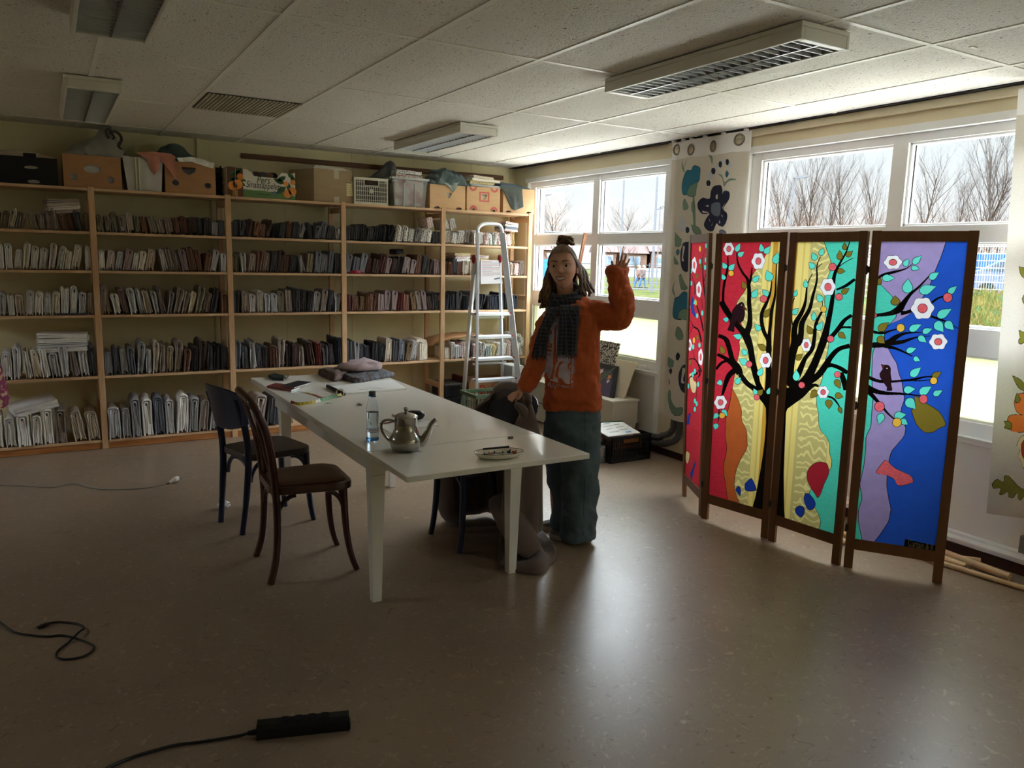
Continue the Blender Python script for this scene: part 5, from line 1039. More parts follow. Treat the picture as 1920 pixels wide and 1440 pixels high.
def art1(sh):
    sh([(330, 410), (345, 470), (360, 530), (345, 520), (330, 470)], c1, cSAG); sh([(410, 370), (380, 430), (360, 530), (372, 440)], c1, cSAG)
    sh([(470, 480), (490, 465), (535, 490), (535, 560), (520, 640), (440, 690), (415, 775), (350, 775), (330, 720), (335, 640), (370, 550), (410, 515), (450, 520)], c1, cTEA)
    sh([(518, 640), (500, 720), (490, 790), (410, 780), (440, 690)], c1, cSAG, 4); sh([(484, 780), (492, 1080), (474, 1085), (470, 800)], c1, cSAG, 3)
    sh([(350, 850), (380, 830), (425, 920), (355, 935)], c1, cSAG); sh([(460, 870), (485, 850), (480, 960), (462, 950)], c1, cSAG, 4)
    sh([(620, 350), (655, 370), (655, 445), (640, 390)], c1, cSAG)
    for x, y in ((743, 450), (842, 425), (667, 520), (617, 652), (415, 1160)): sh([(x-18, y), (x-12, y-25), (x+10, y-25), (x+19, y), (x+10, y+26), (x-10, y+25)], c1, cNAV)
    sh([(838, 520), (858, 550), (838, 588), (820, 555)], c1, cTEA); sh([(715, 552), (770, 570), (810, 640), (870, 605), (935, 615), (850, 635), (805, 685), (780, 610)], c1, cSAG)
    sh([(610, 560), (650, 500), (720, 430), (790, 395), (850, 400), (890, 440), (880, 490), (850, 470), (830, 440), (760, 450), (700, 500), (660, 590), (620, 620)], c1, cMIS, 2, False)
    sh([(290, 1100), (330, 1010), (390, 1080), (370, 1180), (300, 1160)], c1, cMIS, 2, False)
    sh([(640, 740), (670, 685), (740, 672), (775, 710), (780, 770), (800, 740), (865, 745), (865, 830), (800, 930), (845, 980), (840, 1060), (800, 1120), (730, 1110), (700, 1090), (660, 1170), (610, 1165), (570, 1110), (590, 1040), (625, 980), (560, 990), (515, 930), (515, 860), (560, 810), (625, 820)], c1, cNAV, 3, False)
    sh([(645, 880), (690, 858), (745, 870), (755, 940), (740, 1000), (690, 1008), (645, 970)], c1, cGRB, 5, False)
    for p in ([(690, 790), (710, 770), (712, 820), (692, 820)], [(590, 900), (612, 885), (615, 908)], [(555, 950), (610, 965), (605, 975), (560, 970)], [(820, 870), (785, 920), (792, 925)], [(765, 990), (790, 1010), (780, 1015)], [(740, 1050), (755, 1085), (735, 1085)], [(620, 1030), (632, 1060), (626, 1062)], [(660, 1070), (650, 1110), (646, 1108)]): sh(p, c1, cLIN, 6, False)
    sh([(455, 1100), (520, 1140), (540, 1200), (480, 1190)], c1, cSAG); sh([(740, 1170), (780, 1158), (830, 1180), (820, 1230), (760, 1230)], c1, cGRB, 3)
    sh([(245, 1180), (300, 1240), (335, 1260), (330, 1320), (290, 1340), (250, 1330), (240, 1260)], c1, cSAG, 3, True, False)
    sh([(140, 160), (155, 145), (167, 165), (155, 185), (142, 178)], c2, cTEA)
    for dy in (0, 890):
        sh([(205, 100+dy), (180, 160+dy), (180, 230+dy), (200, 290+dy), (240, 310+dy), (260, 250+dy), (260, 100+dy)], c2, cNAV, 3, False)
        sh([(205, 120+dy), (222, 130+dy), (208, 200+dy), (215, 230+dy), (196, 225+dy), (200, 170+dy)], c2, cLIN, 4, False)
    sh([(120, 190), (135, 215), (160, 250), (140, 255), (122, 240)], c2, cSAG); sh([(165, 340), (190, 330), (215, 380), (240, 430), (200, 440), (180, 400)], c2, cSAG); sh([(130, 380), (120, 430), (135, 490), (108, 440)], c2, cSAG)
    sh([(130, 500), (170, 490), (215, 455), (240, 480), (240, 640), (160, 655), (120, 640), (115, 590)], c2, cTEA); sh([(165, 650), (180, 600), (240, 580), (240, 655)], c2, cSAG, 4)
    sh([(145, 740), (165, 712), (195, 730), (210, 780), (195, 805), (160, 795), (142, 770)], c2, cSAG); sh([(152, 920), (170, 900), (188, 920), (175, 950), (155, 945)], c2, cNAV)
    sh([(75, 930), (100, 945), (130, 960), (125, 1000), (90, 1005), (72, 990)], c2, cSAG, 3, True, False); sh([(85, 1030), (100, 1015), (112, 1030), (100, 1055)], c2, cNAV); sh([(80, 1090), (92, 1110), (88, 1130)], c2, cSAG)
    sh([(80, 1190), (92, 1170), (105, 1190), (110, 1240), (160, 1290), (200, 1290), (195, 1340), (150, 1340), (105, 1310), (82, 1250)], c2, cSAG)
def wv1(u, z):
    t = u/.79
    return (.018*math.sin(u*16+.6)*(1-.3*(z/2.4))+.02*math.exp(-((t-.97)/.03)**2)+.015*math.exp(-((t-.06)/.04)**2), .012*math.sin(u*33)*.3-(.06*(2.47-z)/2.1*(t-.4) if False else 0), (-.02*math.sin(u*7) if z < .5 else 0)*(0.5-z)/.15 if z < .5 else 0)
root = curtain('off-white curtain appliqued with a navy flower, hanging between the two windows', 4.20, 4.745, 3.955, .36, 2.475, wv1, art1, [(1266, 280, .022, .030), (1298, 281, .030, .030), (1336, 274, .018, .030), (1387.5, 262, .030, .030)])
g = MB()
for px in (1264, 1282, 1297, 1322, 1356, 1398):
    q = onx(px, 262, 4.22); g.box(4.205, 4.235, q.y-.010, q.y+.010, 2.478, ZC-.007); g.box(4.216, 4.222, q.y-.003, q.y+.003, 2.452, 2.478)
g.build('curtain_glides', mat('glide_white', S(214, 212, 206), .5), root)
c3 = (1840, 500, 3.0)
def art2(sh):
    sh([(220, 180), (240, 150), (270, 165), (265, 205), (230, 205)], c3, cMOS); sh([(200, 430), (205, 405), (245, 395), (235, 420), (215, 435)], c3, cMOS); sh([(232, 330), (245, 315), (250, 345)], c3, cRUS)
    sh([(162, 615), (200, 630), (235, 660), (250, 700), (200, 680)], c3, cMOS); sh([(240, 590), (260, 585), (262, 640), (245, 640)], c3, cMOS)
    sh([(175, 770), (190, 725), (240, 715), (280, 760), (280, 820), (235, 835), (190, 815)], c3, cORA, 3); sh([(180, 740), (190, 712), (213, 745), (205, 765), (182, 765)], c3, cMOS, 4, True, False)
    sh([(135, 870), (150, 840), (210, 835), (260, 845), (270, 900), (230, 930), (170, 928), (140, 905)], c3, cORA, 3); sh([(115, 870), (125, 875), (137, 868), (160, 885), (158, 912), (130, 915), (118, 905), (126, 890)], c3, cMOS, 4, True, False)
    sh([(192, 1010), (215, 965), (250, 960), (262, 1090), (240, 1130), (215, 1080), (200, 1070), (215, 1030)], c3, cCRE, 3); sh([(225, 1000), (245, 975), (265, 1000), (260, 1080), (230, 1060)], c3, cRUS, 4)
    sh([(55, 1225), (80, 1200), (115, 1215), (118, 1185), (140, 1180), (170, 1205), (205, 1235), (250, 1250), (290, 1250), (290, 1300), (245, 1290), (225, 1310), (205, 1305), (200, 1270), (170, 1300), (145, 1298), (140, 1270), (110, 1285), (92, 1280), (100, 1250), (65, 1250)], c3, cMOS, 3)
    for y in (-260, -620): sh([(200, 620+y), (250, 640+y), (255, 690+y), (215, 670+y)], c3, cMOS)
def wv2(u, z): return (.02*math.sin(u*19+.3), -.085*(2.1-z)/1.8, -.03*math.cos(u*9) if z < .4 else 0)
curtain('white linen curtain appliqued with orange fruit at the right edge of the photo', 4.15, 2.185, 1.50, .345, 2.45, wv2, art2, [])
# ================================================================ white extending table
M_TAB = mat('table_white_lacquer', S(242, 240, 232), .22, coat=.2); M_TSEAM = mat('table_seam', S(60, 58, 54), .7)
tb = thing('dining_table', 'long white extending table in the middle of the room', 'table', (1.58, 4.03, 0))
TX0, TX1, TY0, TYS, TY1, TZ = 1.145, 2.012, 2.695, 3.135, 5.372, .728
MB().box(TX0, TX1, TYS+.0025, TY1, TZ-.030, TZ).build('tabletop', M_TAB, tb, bevel=.003)
MB().box(TX0, TX1, TY0, TYS-.0025, TZ-.024, TZ).build('extension_leaf', M_TAB, tb, bevel=.003)
g = MB(); g.box(TX0+.07, TX1-.07, TY0+.07, TYS+.1, TZ-.042, TZ-.030-.0005); g.build('leaf_runner', M_TAB, tb)
g = MB()
for q in ((TX0+.045, TX0+.067, TYS+.1, TY1-.46), (TX1-.067, TX1-.045, TYS+.1, TY1-.46), (TX0+.067, TX1-.067, TYS+.06, TYS+.08), (TX0+.067, TX1-.067, TY1-.49, TY1-.47)): g.box(*q, TZ-.115, TZ-.0305)
g.build('apron', M_TAB, tb)
for x, y in ((1.215, 3.215), (1.932, 3.215), (1.238, 4.865), (1.955, 4.865)):
    g = MB(); sx = 1 if x > 1.5 else -1; sy = 1 if y > 4 else -1; cx, cy = x, y
    g.loft([[(cx+a*w, cy+b*w, z) for a, b in ((-1, -1), (1, -1), (1, 1), (-1, 1))] for w, z in ((.021, 0), (.0335, TZ-.13), (.0335, TZ-.127))])
    g.box(cx-.0345, cx+.0345, cy-.0345, cy+.0345, TZ-.125, TZ-.0305); g.build('leg', M_TAB, tb, bevel=.002)
# ================================================================ chairs
def roundrect(w, d, r, n=6, taper=0):
    out = []
    for cx, cy, a0 in ((d/2-r, w/2-r, 0), (-d/2+r, w/2-r-taper, PI/2), (-d/2+r, -w/2+r+taper, PI), (d/2-r, -w/2+r, 1.5*PI)):
        for k in range(n+1): a = a0+PI/2*k/n; out.append((cx+r*math.cos(a), cy+r*math.sin(a)))
    return out
def chair_base(root, ms, mseat, zs, rear, front, flare, wsec, seat_w, seat_d, cush=None):
    rr = roundrect(seat_w, seat_d, .075, 6, .02)
    k = lambda s, z: [(x*s, y*s, z) for x, y in rr]
    MB().loft([k(.93, zs-.040), k(1.0, zs-.034), k(1.0, zs-.008), k(.985, zs-.001), k(.93, zs)]).build('seat', mseat, root, smooth=True, local=True, angle=50)
    if cush: MB().loft([k(.86, zs-.002), k(.87, zs+.004), k(.82, zs+.012), k(.5, zs+.018), k(.1, zs+.019)]).build('seat_pad', cush, root, smooth=True, local=True, angle=60)
    for s in (-1, 1):
        fx, fy = front; p = bez((fx-.012, s*(fy-.012), zs-.01), (fx-.008, s*(fy-.006), zs*.55), (fx-.004, s*fy, zs*.25), (fx+flare, s*(fy+flare*.5), 0), 8)
        MB().tube(p, [wsec*(1.05-.25*i/8) for i in range(9)], 10).build('front_leg', ms, root, smooth=True, local=True)
    for s in (-1, 1):                                    # bent braces in the corners
        for a, b in (((front[0]-.012, s*(front[1]-.01)), (-rear[0]+.02, s*(rear[1]-.005))),):
            L = Vector((b[0]-a[0], b[1]-a[1], 0)); A, B = Vector((*a, 0)), Vector((*b, 0)); z0, z1 = zs-.16, zs-.047
            p = [A+Vector((0, 0, z0))]+[A+L*(.5*(1-math.cos(t))*.55)+Vector((0, 0, z0+(z1-z0)*math.sin(t))) for t in (.35, .7, 1.0, 1.3, PI/2)]
            q = [B+Vector((0, 0, z0))]+[B-L*(.5*(1-math.cos(t))*.55)+Vector((0, 0, z0+(z1-z0)*math.sin(t))) for t in (.35, .7, 1.0, 1.3, PI/2)]
            for pp in (p, q): MB().tube(smooth_path(pp, 3), wsec*.62, 8).build('brace', ms, root, smooth=True, local=True)
    for X, Y in ((front[0]-.012, front[1]-.01), (-rear[0]+.02, rear[1]-.01)):
        for s in (-1, 1):
            A = Vector((X, s*Y, 0)); d = Vector((0, -s*Y*.9, 0)); z0, z1 = zs-.16, zs-.047
            p = [A+Vector((0, 0, z0))]+[A+d*((1-math.cos(t)))+Vector((0, 0, z0+(z1-z0)*math.sin(t))) for t in (.35, .7, 1.0, 1.3, PI/2)]
            MB().tube(smooth_path(p, 3), wsec*.62, 8).build('brace', ms, root, smooth=True, local=True)
M_BLUE = mat('chair_navy_paint', S(26, 34, 66), .38, coat=.1); M_BSEAT = mat('chair_seat_worn', S(48, 44, 50), .35, col2=S(64, 56, 58), scale=6)
M_BENT = mat('bentwood_mahogany', S(70, 32, 22), .28, var=.18, scale=7, stretch=(6, 6, .8), coat=.3); M_PAD = mat('brown_leatherette', S(92, 64, 46), .45, var=.06, scale=30, bump=.05, bscale=90)
def navy_chair(loc, rz, label, zt=.83):
    root = thing('bistro_chair', label, 'chair', loc, rz); zs = .455
    chair_base(root, M_BLUE, M_BSEAT, zs, (.19, .150), (.185, .160), .02, .019, .39, .40)
    for s in (-1, 1):
        p = smooth_path([(-.225, s*.138, 0), (-.200, s*.152, .22), (-.188, s*.160, .44), (-.205, s*.168, .60), (-.252, s*.175, zt-.05)], 4)
        MB().tube(p, [.0175]*4+[.020]*(len(p)-4), 10, flat=(1, .85)).build('rear_post', M_BLUE, root, smooth=True, local=True)
    g = MB(); rings = []
    for i in range(13):
        u = i/12; a = (u-.5)*2; y = a*.205; bx = -.232-.050*(1-a*a)-.0; h0, h1 = zt-.235+.045*abs(a)**3, zt+.010*(1-a*a)-.020*abs(a)**4
        r = []
        for z, dx in ((h0, -.004), (h0, .012), ((h0+h1)/2, .006), (h1-.006, -.012), (h1, -.018), (h1-.004, -.026), ((h0+h1)/2, -.010)): r.append((bx+dx+.02-(z-h0)*.12, y, z))
        rings.append(r)
    g.loft(rings).build('backrest', M_BLUE, root, smooth=True, local=True, angle=50)
    return root
navy_chair((1.045, 4.545, 0), math.radians(14), 'navy blue wooden chair at the long side of the white table, no cushion')
navy_chair((2.015, 3.735, 0), math.radians(182), 'navy blue chair under the brown coat on the far side of the table', .80)
bc = thing('bentwood_chair', 'dark brown bentwood chair with brown padded seat, nearest to the camera', 'chair', (1.060, 3.795, 0), math.radians(-3))
chair_base(bc, M_BENT, M_BENT, .462, (.19, .165), (.165, .165), .045, .0185, .40, .40, M_PAD)
for s in (-1, 1):
    p = smooth_path([(-.215, s*.195, 0), (-.183, s*.180, .12), (-.172, s*.170, .30), (-.178, s*.168, .46), (-.195, s*.180, .62), (-.225, s*.192, .76), (-.262, s*.190, .855)], 4)
    MB().tube(p, .0185, 10).build('rear_post', M_BENT, bc, smooth=True, local=True)
    p = smooth_path([(-.250, s*.165, .845), (-.232, s*.105, .74), (-.205, s*.055, .66), (-.190, s*.060, .57), (-.178, s*.105, .50), (-.172, s*.135, .465)], 5)
    MB().tube(p, .0135, 8).build('back_bow', M_BENT, bc, smooth=True, local=True)
MB().tube(smooth_path([(-.250, -.195, .835), (-.266, -.192, .862), (-.285, -.14, .892), (-.296, 0, .905), (-.285, .14, .892), (-.266, .192, .862), (-.250, .195, .835)], 5), .019, 10).build('crest_rail', M_BENT, bc, smooth=True, local=True)
# ================================================================ the brown coat over the chair
M_COAT = mat('brown_wool_coat', S(98, 80, 72), .85, var=.05, scale=40, bump=.06, bscale=160, sheen=.4); M_LINING = mat('coat_lining', S(28, 28, 40), .5)
ct = thing('coat', 'long brown coat draped over the navy chair, its hem spread on the floor', 'coat', (2.2, 3.6, 0))
ctrl = [(2.02, 4.02), (2.10, 4.045), (2.225, 4.02), (2.275, 3.90), (2.295, 3.74), (2.29, 3.58), (2.245, 3.45), (2.16, 3.385), (2.06, 3.36), (1.99, 3.40)]
top_ = [(2.19, 3.93), (2.20, 3.925), (2.215, 3.90), (2.225, 3.84), (2.235, 3.74), (2.232, 3.64), (2.22, 3.57), (2.205, 3.545), (2.19, 3.54), (2.185, 3.55)]
ztop = [.745, .775, .812, .838, .848, .838, .812, .79, .768, .75]
C = smooth_path([(a, b, 0) for a, b in ctrl], 4); T = smooth_path([(a, b, z) for (a, b), z in zip(top_, ztop)], 4)
nC = len(C); g = MB()
def coatp(i, v):
    c, t = C[i], T[i]; s = min(1, (v/.32))**.6; u = i/(nC-1); hem = .02+(.10 if .62 < u < .80 else 0)
    z = t.z+(hem-t.z)*v; f = .022*math.sin(u*26+1)*min(1, v*2)+.012*math.sin(u*57)*v; spread = 1+.16*v*v
    x = t.x+(c.x-t.x)*s*spread; y = t.y+(c.y-t.y)*s*spread; d = Vector((c.x-2.16, c.y-3.73, 0)).normalized()
    return Vector((x, y, z))+d*f
g.grid(lambda a, b: coatp(min(nC-1, int(round(a*(nC-1)))), b), nC-1, 18)
g.build('coat_body', M_COAT, ct, smooth=True, solid=.012, angle=180)
g = MB(); g.loft([[(2.178, 3.55, z0_) for z0_ in (.45,)]+[(2.178+.01, 3.74, .45), (2.178, 3.92, .45)], [(2.186, 3.56, .73), (2.195, 3.74, .80), (2.186, 3.91, .73)]], closed=False, caps=False)
g.build('coat_lining', M_LINING, ct, smooth=True, solid=.004)
# collar roll and sleeve
p = [T[k]+Vector((.006, 0, .006)) for k in range(6, nC-5, 2)]; MB().tube(p, [.012]+[.024]*(len(p)-2)+[.012], 10).build('coat_collar', M_COAT, ct, smooth=True)
CPB = Vector((2.20, 3.50, 0)); CPN = Vector((CPB.x, CPB.y, 0)).normalized()
cpx = lambda x, y, t=0: onp(x, y, CPB-CPN*t, CPN)
MB().tube(smooth_path([cpx(966, 758), cpx(982, 772), cpx(988, 810), cpx(986, 850), cpx(985, 910), cpx(984, 968)], 4), [.02, .03, .036, .042, .046, .048, .05, .05, .05, .05, .049, .049, .048, .048, .047, .047, .046, .046, .046, .046, .046], 12, flat=(.6, 1.05)).build('coat_sleeve', M_COAT, ct, smooth=True)
tail = [onz(*q) for q in ((935, 1068), (965, 1074), (1010, 1080), (1030, 1062), (1043, 1042), (1036, 1022), (1010, 1000), (985, 992), (965, 985), (945, 1000), (935, 1030))]
cen = sum(tail, Vector())/len(tail); g = MB(); ring = smooth_path([(p.x, p.y, 0) for p in tail+[tail[0]]], 3)[:-1]; rings = []
for s, z in ((1, .002), (1.0, .016), (.82, .040), (.6, .034), (.38, .060), (.15, .085)):
    rings.append([Vector((cen.x+(p.x-cen.x)*s+.0, cen.y+(p.y-cen.y)*s, max(.002, z+.022*math.sin(5*math.atan2(p.y-cen.y, p.x-cen.x)+s*6)*(1 if .2 < s < .95 else .1)))) for p in ring])
g.loft(rings).build('coat_hem', M_COAT, ct, smooth=True, angle=180)
MB().tube(smooth_path([(2.0, 3.50, .30), (2.03, 3.40, .22), (2.07, 3.33, .12), (2.11, 3.27, .05)], 4), [.05, .07, .08, .09, .095, .1, .1, .1, .095, .09, .08, .07, .05], 12, flat=(.6, 1)).build('coat_front', M_COAT, ct, smooth=True)
MB().tube(smooth_path([(1.97, 4.02, .36), (1.97, 4.02, .2), (1.98, 4.00, .08), (2.02, 3.94, .04)], 4), [.05, .06, .07, .08, .09, .09, .09, .09, .085, .08, .07, .06, .05], 12, flat=(.7, 1)).build('coat_front', M_COAT, ct, smooth=True)
# ================================================================ things on the table
M_STEEL = mat('polished_steel', S(176, 172, 166), .16, metal=1)
tp = thing('teapot', 'stainless steel teapot with knobbed lid near the table seam', 'teapot', (1.305, 3.085, TZ)); tc = Vector((1.305, 3.085, TZ))
ux_ = Vector((.84, -.50, 0)).normalized(); ux_ = Vector((CR.x, CR.y, 0)).normalized()
MB().lathe([(.046, .001), (.052, .003), (.066, .018), (.0735, .040), (.070, .060), (.058, .080), (.0495, .095), (.0485, .115), (.049, .146), (.051, .150), (.046, .150), (.046, .12)], tc, 36).build('pot_body', M_STEEL, tp, smooth=True, angle=60)
MB().lathe([(.0515, .150), (.051, .154), (.035, .163), (.012, .169), (.006, .171), (.006, .176), (.009, .179), (.010, .187), (.007, .192), (.001, .193)], tc, 32).build('lid', M_STEEL, tp, smooth=True, angle=60)
MB().tube(smooth_path([tc+ux_*.060+Vector((0, 0, .036)), tc+ux_*.078+Vector((0, 0, .050)), tc+ux_*.096+Vector((0, 0, .085)), tc+ux_*.112+Vector((0, 0, .122)), tc+ux_*.132+Vector((0, 0, .142))], 4), [.024, .024, .023, .022, .0205, .019, .0175, .016, .0145, .013, .012, .011, .0105, .010, .0095, .009, .0085], 14).build('spout', M_STEEL, tp, smooth=True)
MB().tube(smooth_path([tc-ux_*.050+Vector((0, 0, .128)), tc-ux_*.078+Vector((0, 0, .134)), tc-ux_*.102+Vector((0, 0, .122)), tc-ux_*.105+Vector((0, 0, .090)), tc-ux_*.088+Vector((0, 0, .058)), tc-ux_*.066+Vector((0, 0, .036))], 5), .0062, 10, flat=(1, 1.5)).build('handle', M_STEEL, tp, smooth=True)
MB().tube([tc-ux_*.052+Vector((0, 0, .152)), tc-ux_*.060+Vector((0, 0, .156))], .006, 8).build('hinge_knob', M_STEEL, tp, smooth=True)
M_PET = mat('clear_bottle', S(236, 246, 252), .04, trans=1, ior=1.12); M_WATER = mat('water', S(244, 250, 255), .02, trans=1, ior=1.33); M_CAPG = mat('bottle_cap_grey', S(96, 104, 104), .5)
M_BLUEP = mat('bottle_base_blue', S(90, 150, 220), .1, trans=.8, ior=1.2)
bt = thing('water_bottle', 'half-full clear plastic water bottle with grey cap beside the teapot', 'bottle', (1.238, 3.315, TZ)); c_ = (1.238, 3.315, TZ)
MB().lathe([(.018, .004), (.026, .001), (.0285, .012), (.0275, .03), (.0285, .05), (.0275, .08), (.0282, .11), (.0280, .135), (.0255, .162), (.018, .188), (.0130, .200), (.0130, .208)], c_, 28, caps=False).build('bottle_shell', M_PET, bt, smooth=True, angle=180)
MB().lathe([(.001, .006), (.025, .006), (.0265, .014), (.0258, .03), (.0265, .05), (.0258, .08), (.0264, .11), (.0262, .134), (.001, .134)], c_, 28).build('water', M_WATER, bt, smooth=True, angle=40)
MB().lathe([(.0145, .204), (.0185, .205), (.0185, .208), (.0145, .2085)], c_, 20).build('neck_ring', M_BLUEP, bt, smooth=True); MB().lathe([(.0150, .209), (.0155, .211), (.0155, .228), (.0140, .230), (.001, .230)], c_, 20).build('cap', M_CAPG, bt, smooth=True, angle=40)
MB().lathe([(.0295, .004), (.0295, .013), (.029, .014)], c_, 28, caps=False).build('base_ring', M_BLUEP, bt, smooth=True)
g = MB(); rr = .0287; lab = []
for a0, a1, z0_, z1_, m in ((-2.9, .3, .058, .062, 0), (-2.6, -.1, .050, .0535, 1), (-2.4, -.8, .043, .046, 0)):
    k = 14; ring = lambda z: [Vector(c_)+Vector((rr*math.cos(a0+(a1-a0)*i/k), rr*math.sin(a0+(a1-a0)*i/k), z)) for i in range(k+1)]; g.loft([ring(z0_), ring(z1_)], m, caps=False, closed=False)
g.build('label_print', [mat('label_blue_grey', S(90, 110, 140), .5), mat('label_red', S(180, 90, 90), .5)], bt, solid=-1)
# oval dish with painted flowers
M_CHINA = mat('glazed_china', S(232, 226, 208), .15, coat=.3); M_CB = mat('china_blue', S(34, 40, 84), .2); M_CR = mat('china_red', S(168, 84, 62), .2); M_CK = mat('china_rim', S(40, 32, 34), .2)
dc = onz(935.5, 852, TZ+.013); dc.z = TZ; dx = Vector((CR.x*.96+.2, CR.y*.96+.28, 0)).normalized(); dy = Vector((-dx.y, dx.x, 0))
dish = thing('oval_dish', 'oval china dish painted with blue and red flowers on the table end', 'dish', dc)
DM = Matrix(((dx.x, dy.x, 0, dc.x), (dx.y, dy.y, 0, dc.y), (0, 0, 1, dc.z), (0, 0, 0, 1)))
rg = lambda a, b, z: [DM @ Vector((a*math.cos(2*PI*i/36), b*math.sin(2*PI*i/36), z)) for i in range(36)]
MB().loft([rg(.07, .035, .001), rg(.088, .046, .004), rg(.108, .062, .022), rg(.110, .064, .026), rg(.106, .061, .025), rg(.086, .044, .010), rg(.06, .028, .008)]).build('dish_body', M_CHINA, dish, smooth=True, angle=60)
g = MB()
def splat(u, v, r, m, n=10, ph=0, am=.35):
    s = math.hypot(u/.106, v/.061); z = .0095 if s < .8 else .0105+(s-.8)/.2*.0145
    zz = lambda a, b: (lambda q: .0092 if q < .78 else .0100+(q-.78)/.22*.0150)(math.hypot(a/.106, b/.061))
    pts = [(u+r*(1+am*math.cos(5*k*2*PI/20+ph))*math.cos(k*2*PI/20), v+r*(1+am*math.cos(5*k*2*PI/20+ph))*math.sin(k*2*PI/20)) for k in range(20)]
    k0 = len(g.v); g.v += [DM @ Vector((u, v, zz(u, v)+.0008))]+[DM @ Vector((a, b, zz(a, b)+.0008)) for a, b in pts]; g.f += [(k0, k0+1+i, k0+1+(i+1) % 20) for i in range(20)]; g.m += [m]*20
for u, v, r, m in ((-.070, .012, .010, 0), (-.052, .026, .012, 0), (-.030, .034, .012, 1), (-.006, .040, .012, 0), (.012, .032, .008, 0), (.030, .040, .010, 0), (.055, .032, .012, 0), (.075, .018, .012, 1), (-.078, -.002, .007, 0), (-.02, .014, .006, 1), (.02, .012, .006, 0), (-.05, -.02, .008, 0), (.0, -.03, .010, 1), (.05, -.02, .009, 0)): splat(u, v, r, m, ph=u*50)
g.tube([DM @ Vector((.1085*math.cos(2*PI*i/40), .0628*math.sin(2*PI*i/40), .0262)) for i in range(41)], .0010, 5, m=2)
g.build('painted_flowers', [M_CB, M_CR, M_CK], dish, solid=-1)
pc = [onz(906, 842, TZ+.030), onz(954, 837.5, TZ+.031)]
tag(MB().tube([pc[0], pc[1]], [.0045, .0045], 8).build('pen', mat('pen_black', S(22, 22, 30), .3), smooth=True), 'dark pen lying across the back rim of the oval dish', 'pen')
def slab(name, pts, z0, t, m, label, cat, bevel=.002, thing_=None):
    pts = [onz(x, y, z0) for x, y in pts]; g = MB().loft([[(p.x, p.y, z0+.0004) for p in pts], [(p.x, p.y, z0+t) for p in pts]])
    o = g.build(name, m, thing_, bevel=bevel)
    return tag(o, label, cat) if label else o
M_PAPER = mat('paper_white', S(238, 238, 236), .7); M_SPIRAL = mat('spiral_black', S(30, 30, 32), .4)
sk = thing('sketchbook', 'open spiral sketchbook with a blank white page on the table', 'sketchbook', (1.75, 4.7, TZ))
q = ((617, 728), (646, 741), (762, 731), (735, 714)); slab('page_block', q, TZ, .012, M_PAPER, None, None, .001, sk)
a, b = onz(614, 724, TZ+.01), onz(645, 739, TZ+.01); MB().tube([a, b], .011, 10).build('spiral_binding', M_SPIRAL, sk, smooth=True)
g = MB()
for p in (((672, 730), (690, 731)), ((700, 726), (722, 729)), ((686, 727), (716, 730))): u_, v_ = onz(*p[0], TZ+.0126), onz(*p[1], TZ+.0126); g.bar(u_, v_, .002, .0006)
g.build('pencil_marks', mat('pencil_grey', S(150, 150, 154), .8), sk)
n1 = thing('notebook', 'dark red covered notebook near the left edge of the table', 'notebook', (1.3, 4.95, TZ)); q = ((501, 726), (512, 723), (558, 730), (541, 733)); slab('cover', ((500, 727), (517, 721), (561, 728), (545, 734)), TZ, .012, mat('notebook_red', S(120, 48, 46), .5), None, None, .001, n1); slab('page_edge', ((546, 733.8), (561, 728.4), (561.5, 728.6), (546.5, 734)), TZ+.002, .008, M_PAPER, None, None, 0, n1)
n2 = thing('notebook', 'black covered notebook beside the dark red one', 'notebook', (1.4, 5.05, TZ)); slab('page_block', ((530, 724), (560, 716), (584, 719), (552, 728)), TZ+.013, .006, M_PAPER, None, None, .001, n2); slab('cover', ((529, 723), (559, 714), (584, 717), (551, 727)), TZ+.0195, .003, mat('notebook_black', S(40, 42, 50), .4), None, None, .001, n2)
slab('sticky_notes', ((544, 735), (558, 728.5), (559, 732), (545, 737)), TZ, .003, mat('note_paper', S(226, 240, 244), .6), 'small pale paper pad beside the red notebook', 'paper', 0)
w_ = onz(514, 711, TZ); wa = thing('wallet', 'dark green zip wallet at the far left corner of the table', 'wallet', w_)
slab('wallet_body', ((503, 708), (514, 704), (534, 709), (532, 714), (510, 713)), TZ, .020, mat('wallet_green', S(36, 46, 42), .5), None, None, .005, wa)
kr = thing('key_bunch', 'bunch of metal keys on a ring beside the dark green wallet', 'keys', onz(537, 710, TZ))
g = MB()
for k in range(4):
    c_ = onz(532+3.2*k, 709+(k % 2)*2, TZ+.006); MB().bar(c_, c_+Vector((.03*math.cos(k*1.3), .03*math.sin(k*1.3), .012)), .010, .0025).build('key', M_STEEL, kr, bevel=.001)
c_ = onz(537, 708, TZ+.012); MB().tube([c_+Vector((.014*math.cos(t*PI/8), .004*math.sin(t*PI/8), .012+.014*math.sin(t*PI/8))) for t in range(17)], .0013, 6).build('key_ring', M_STEEL, kr, smooth=True)
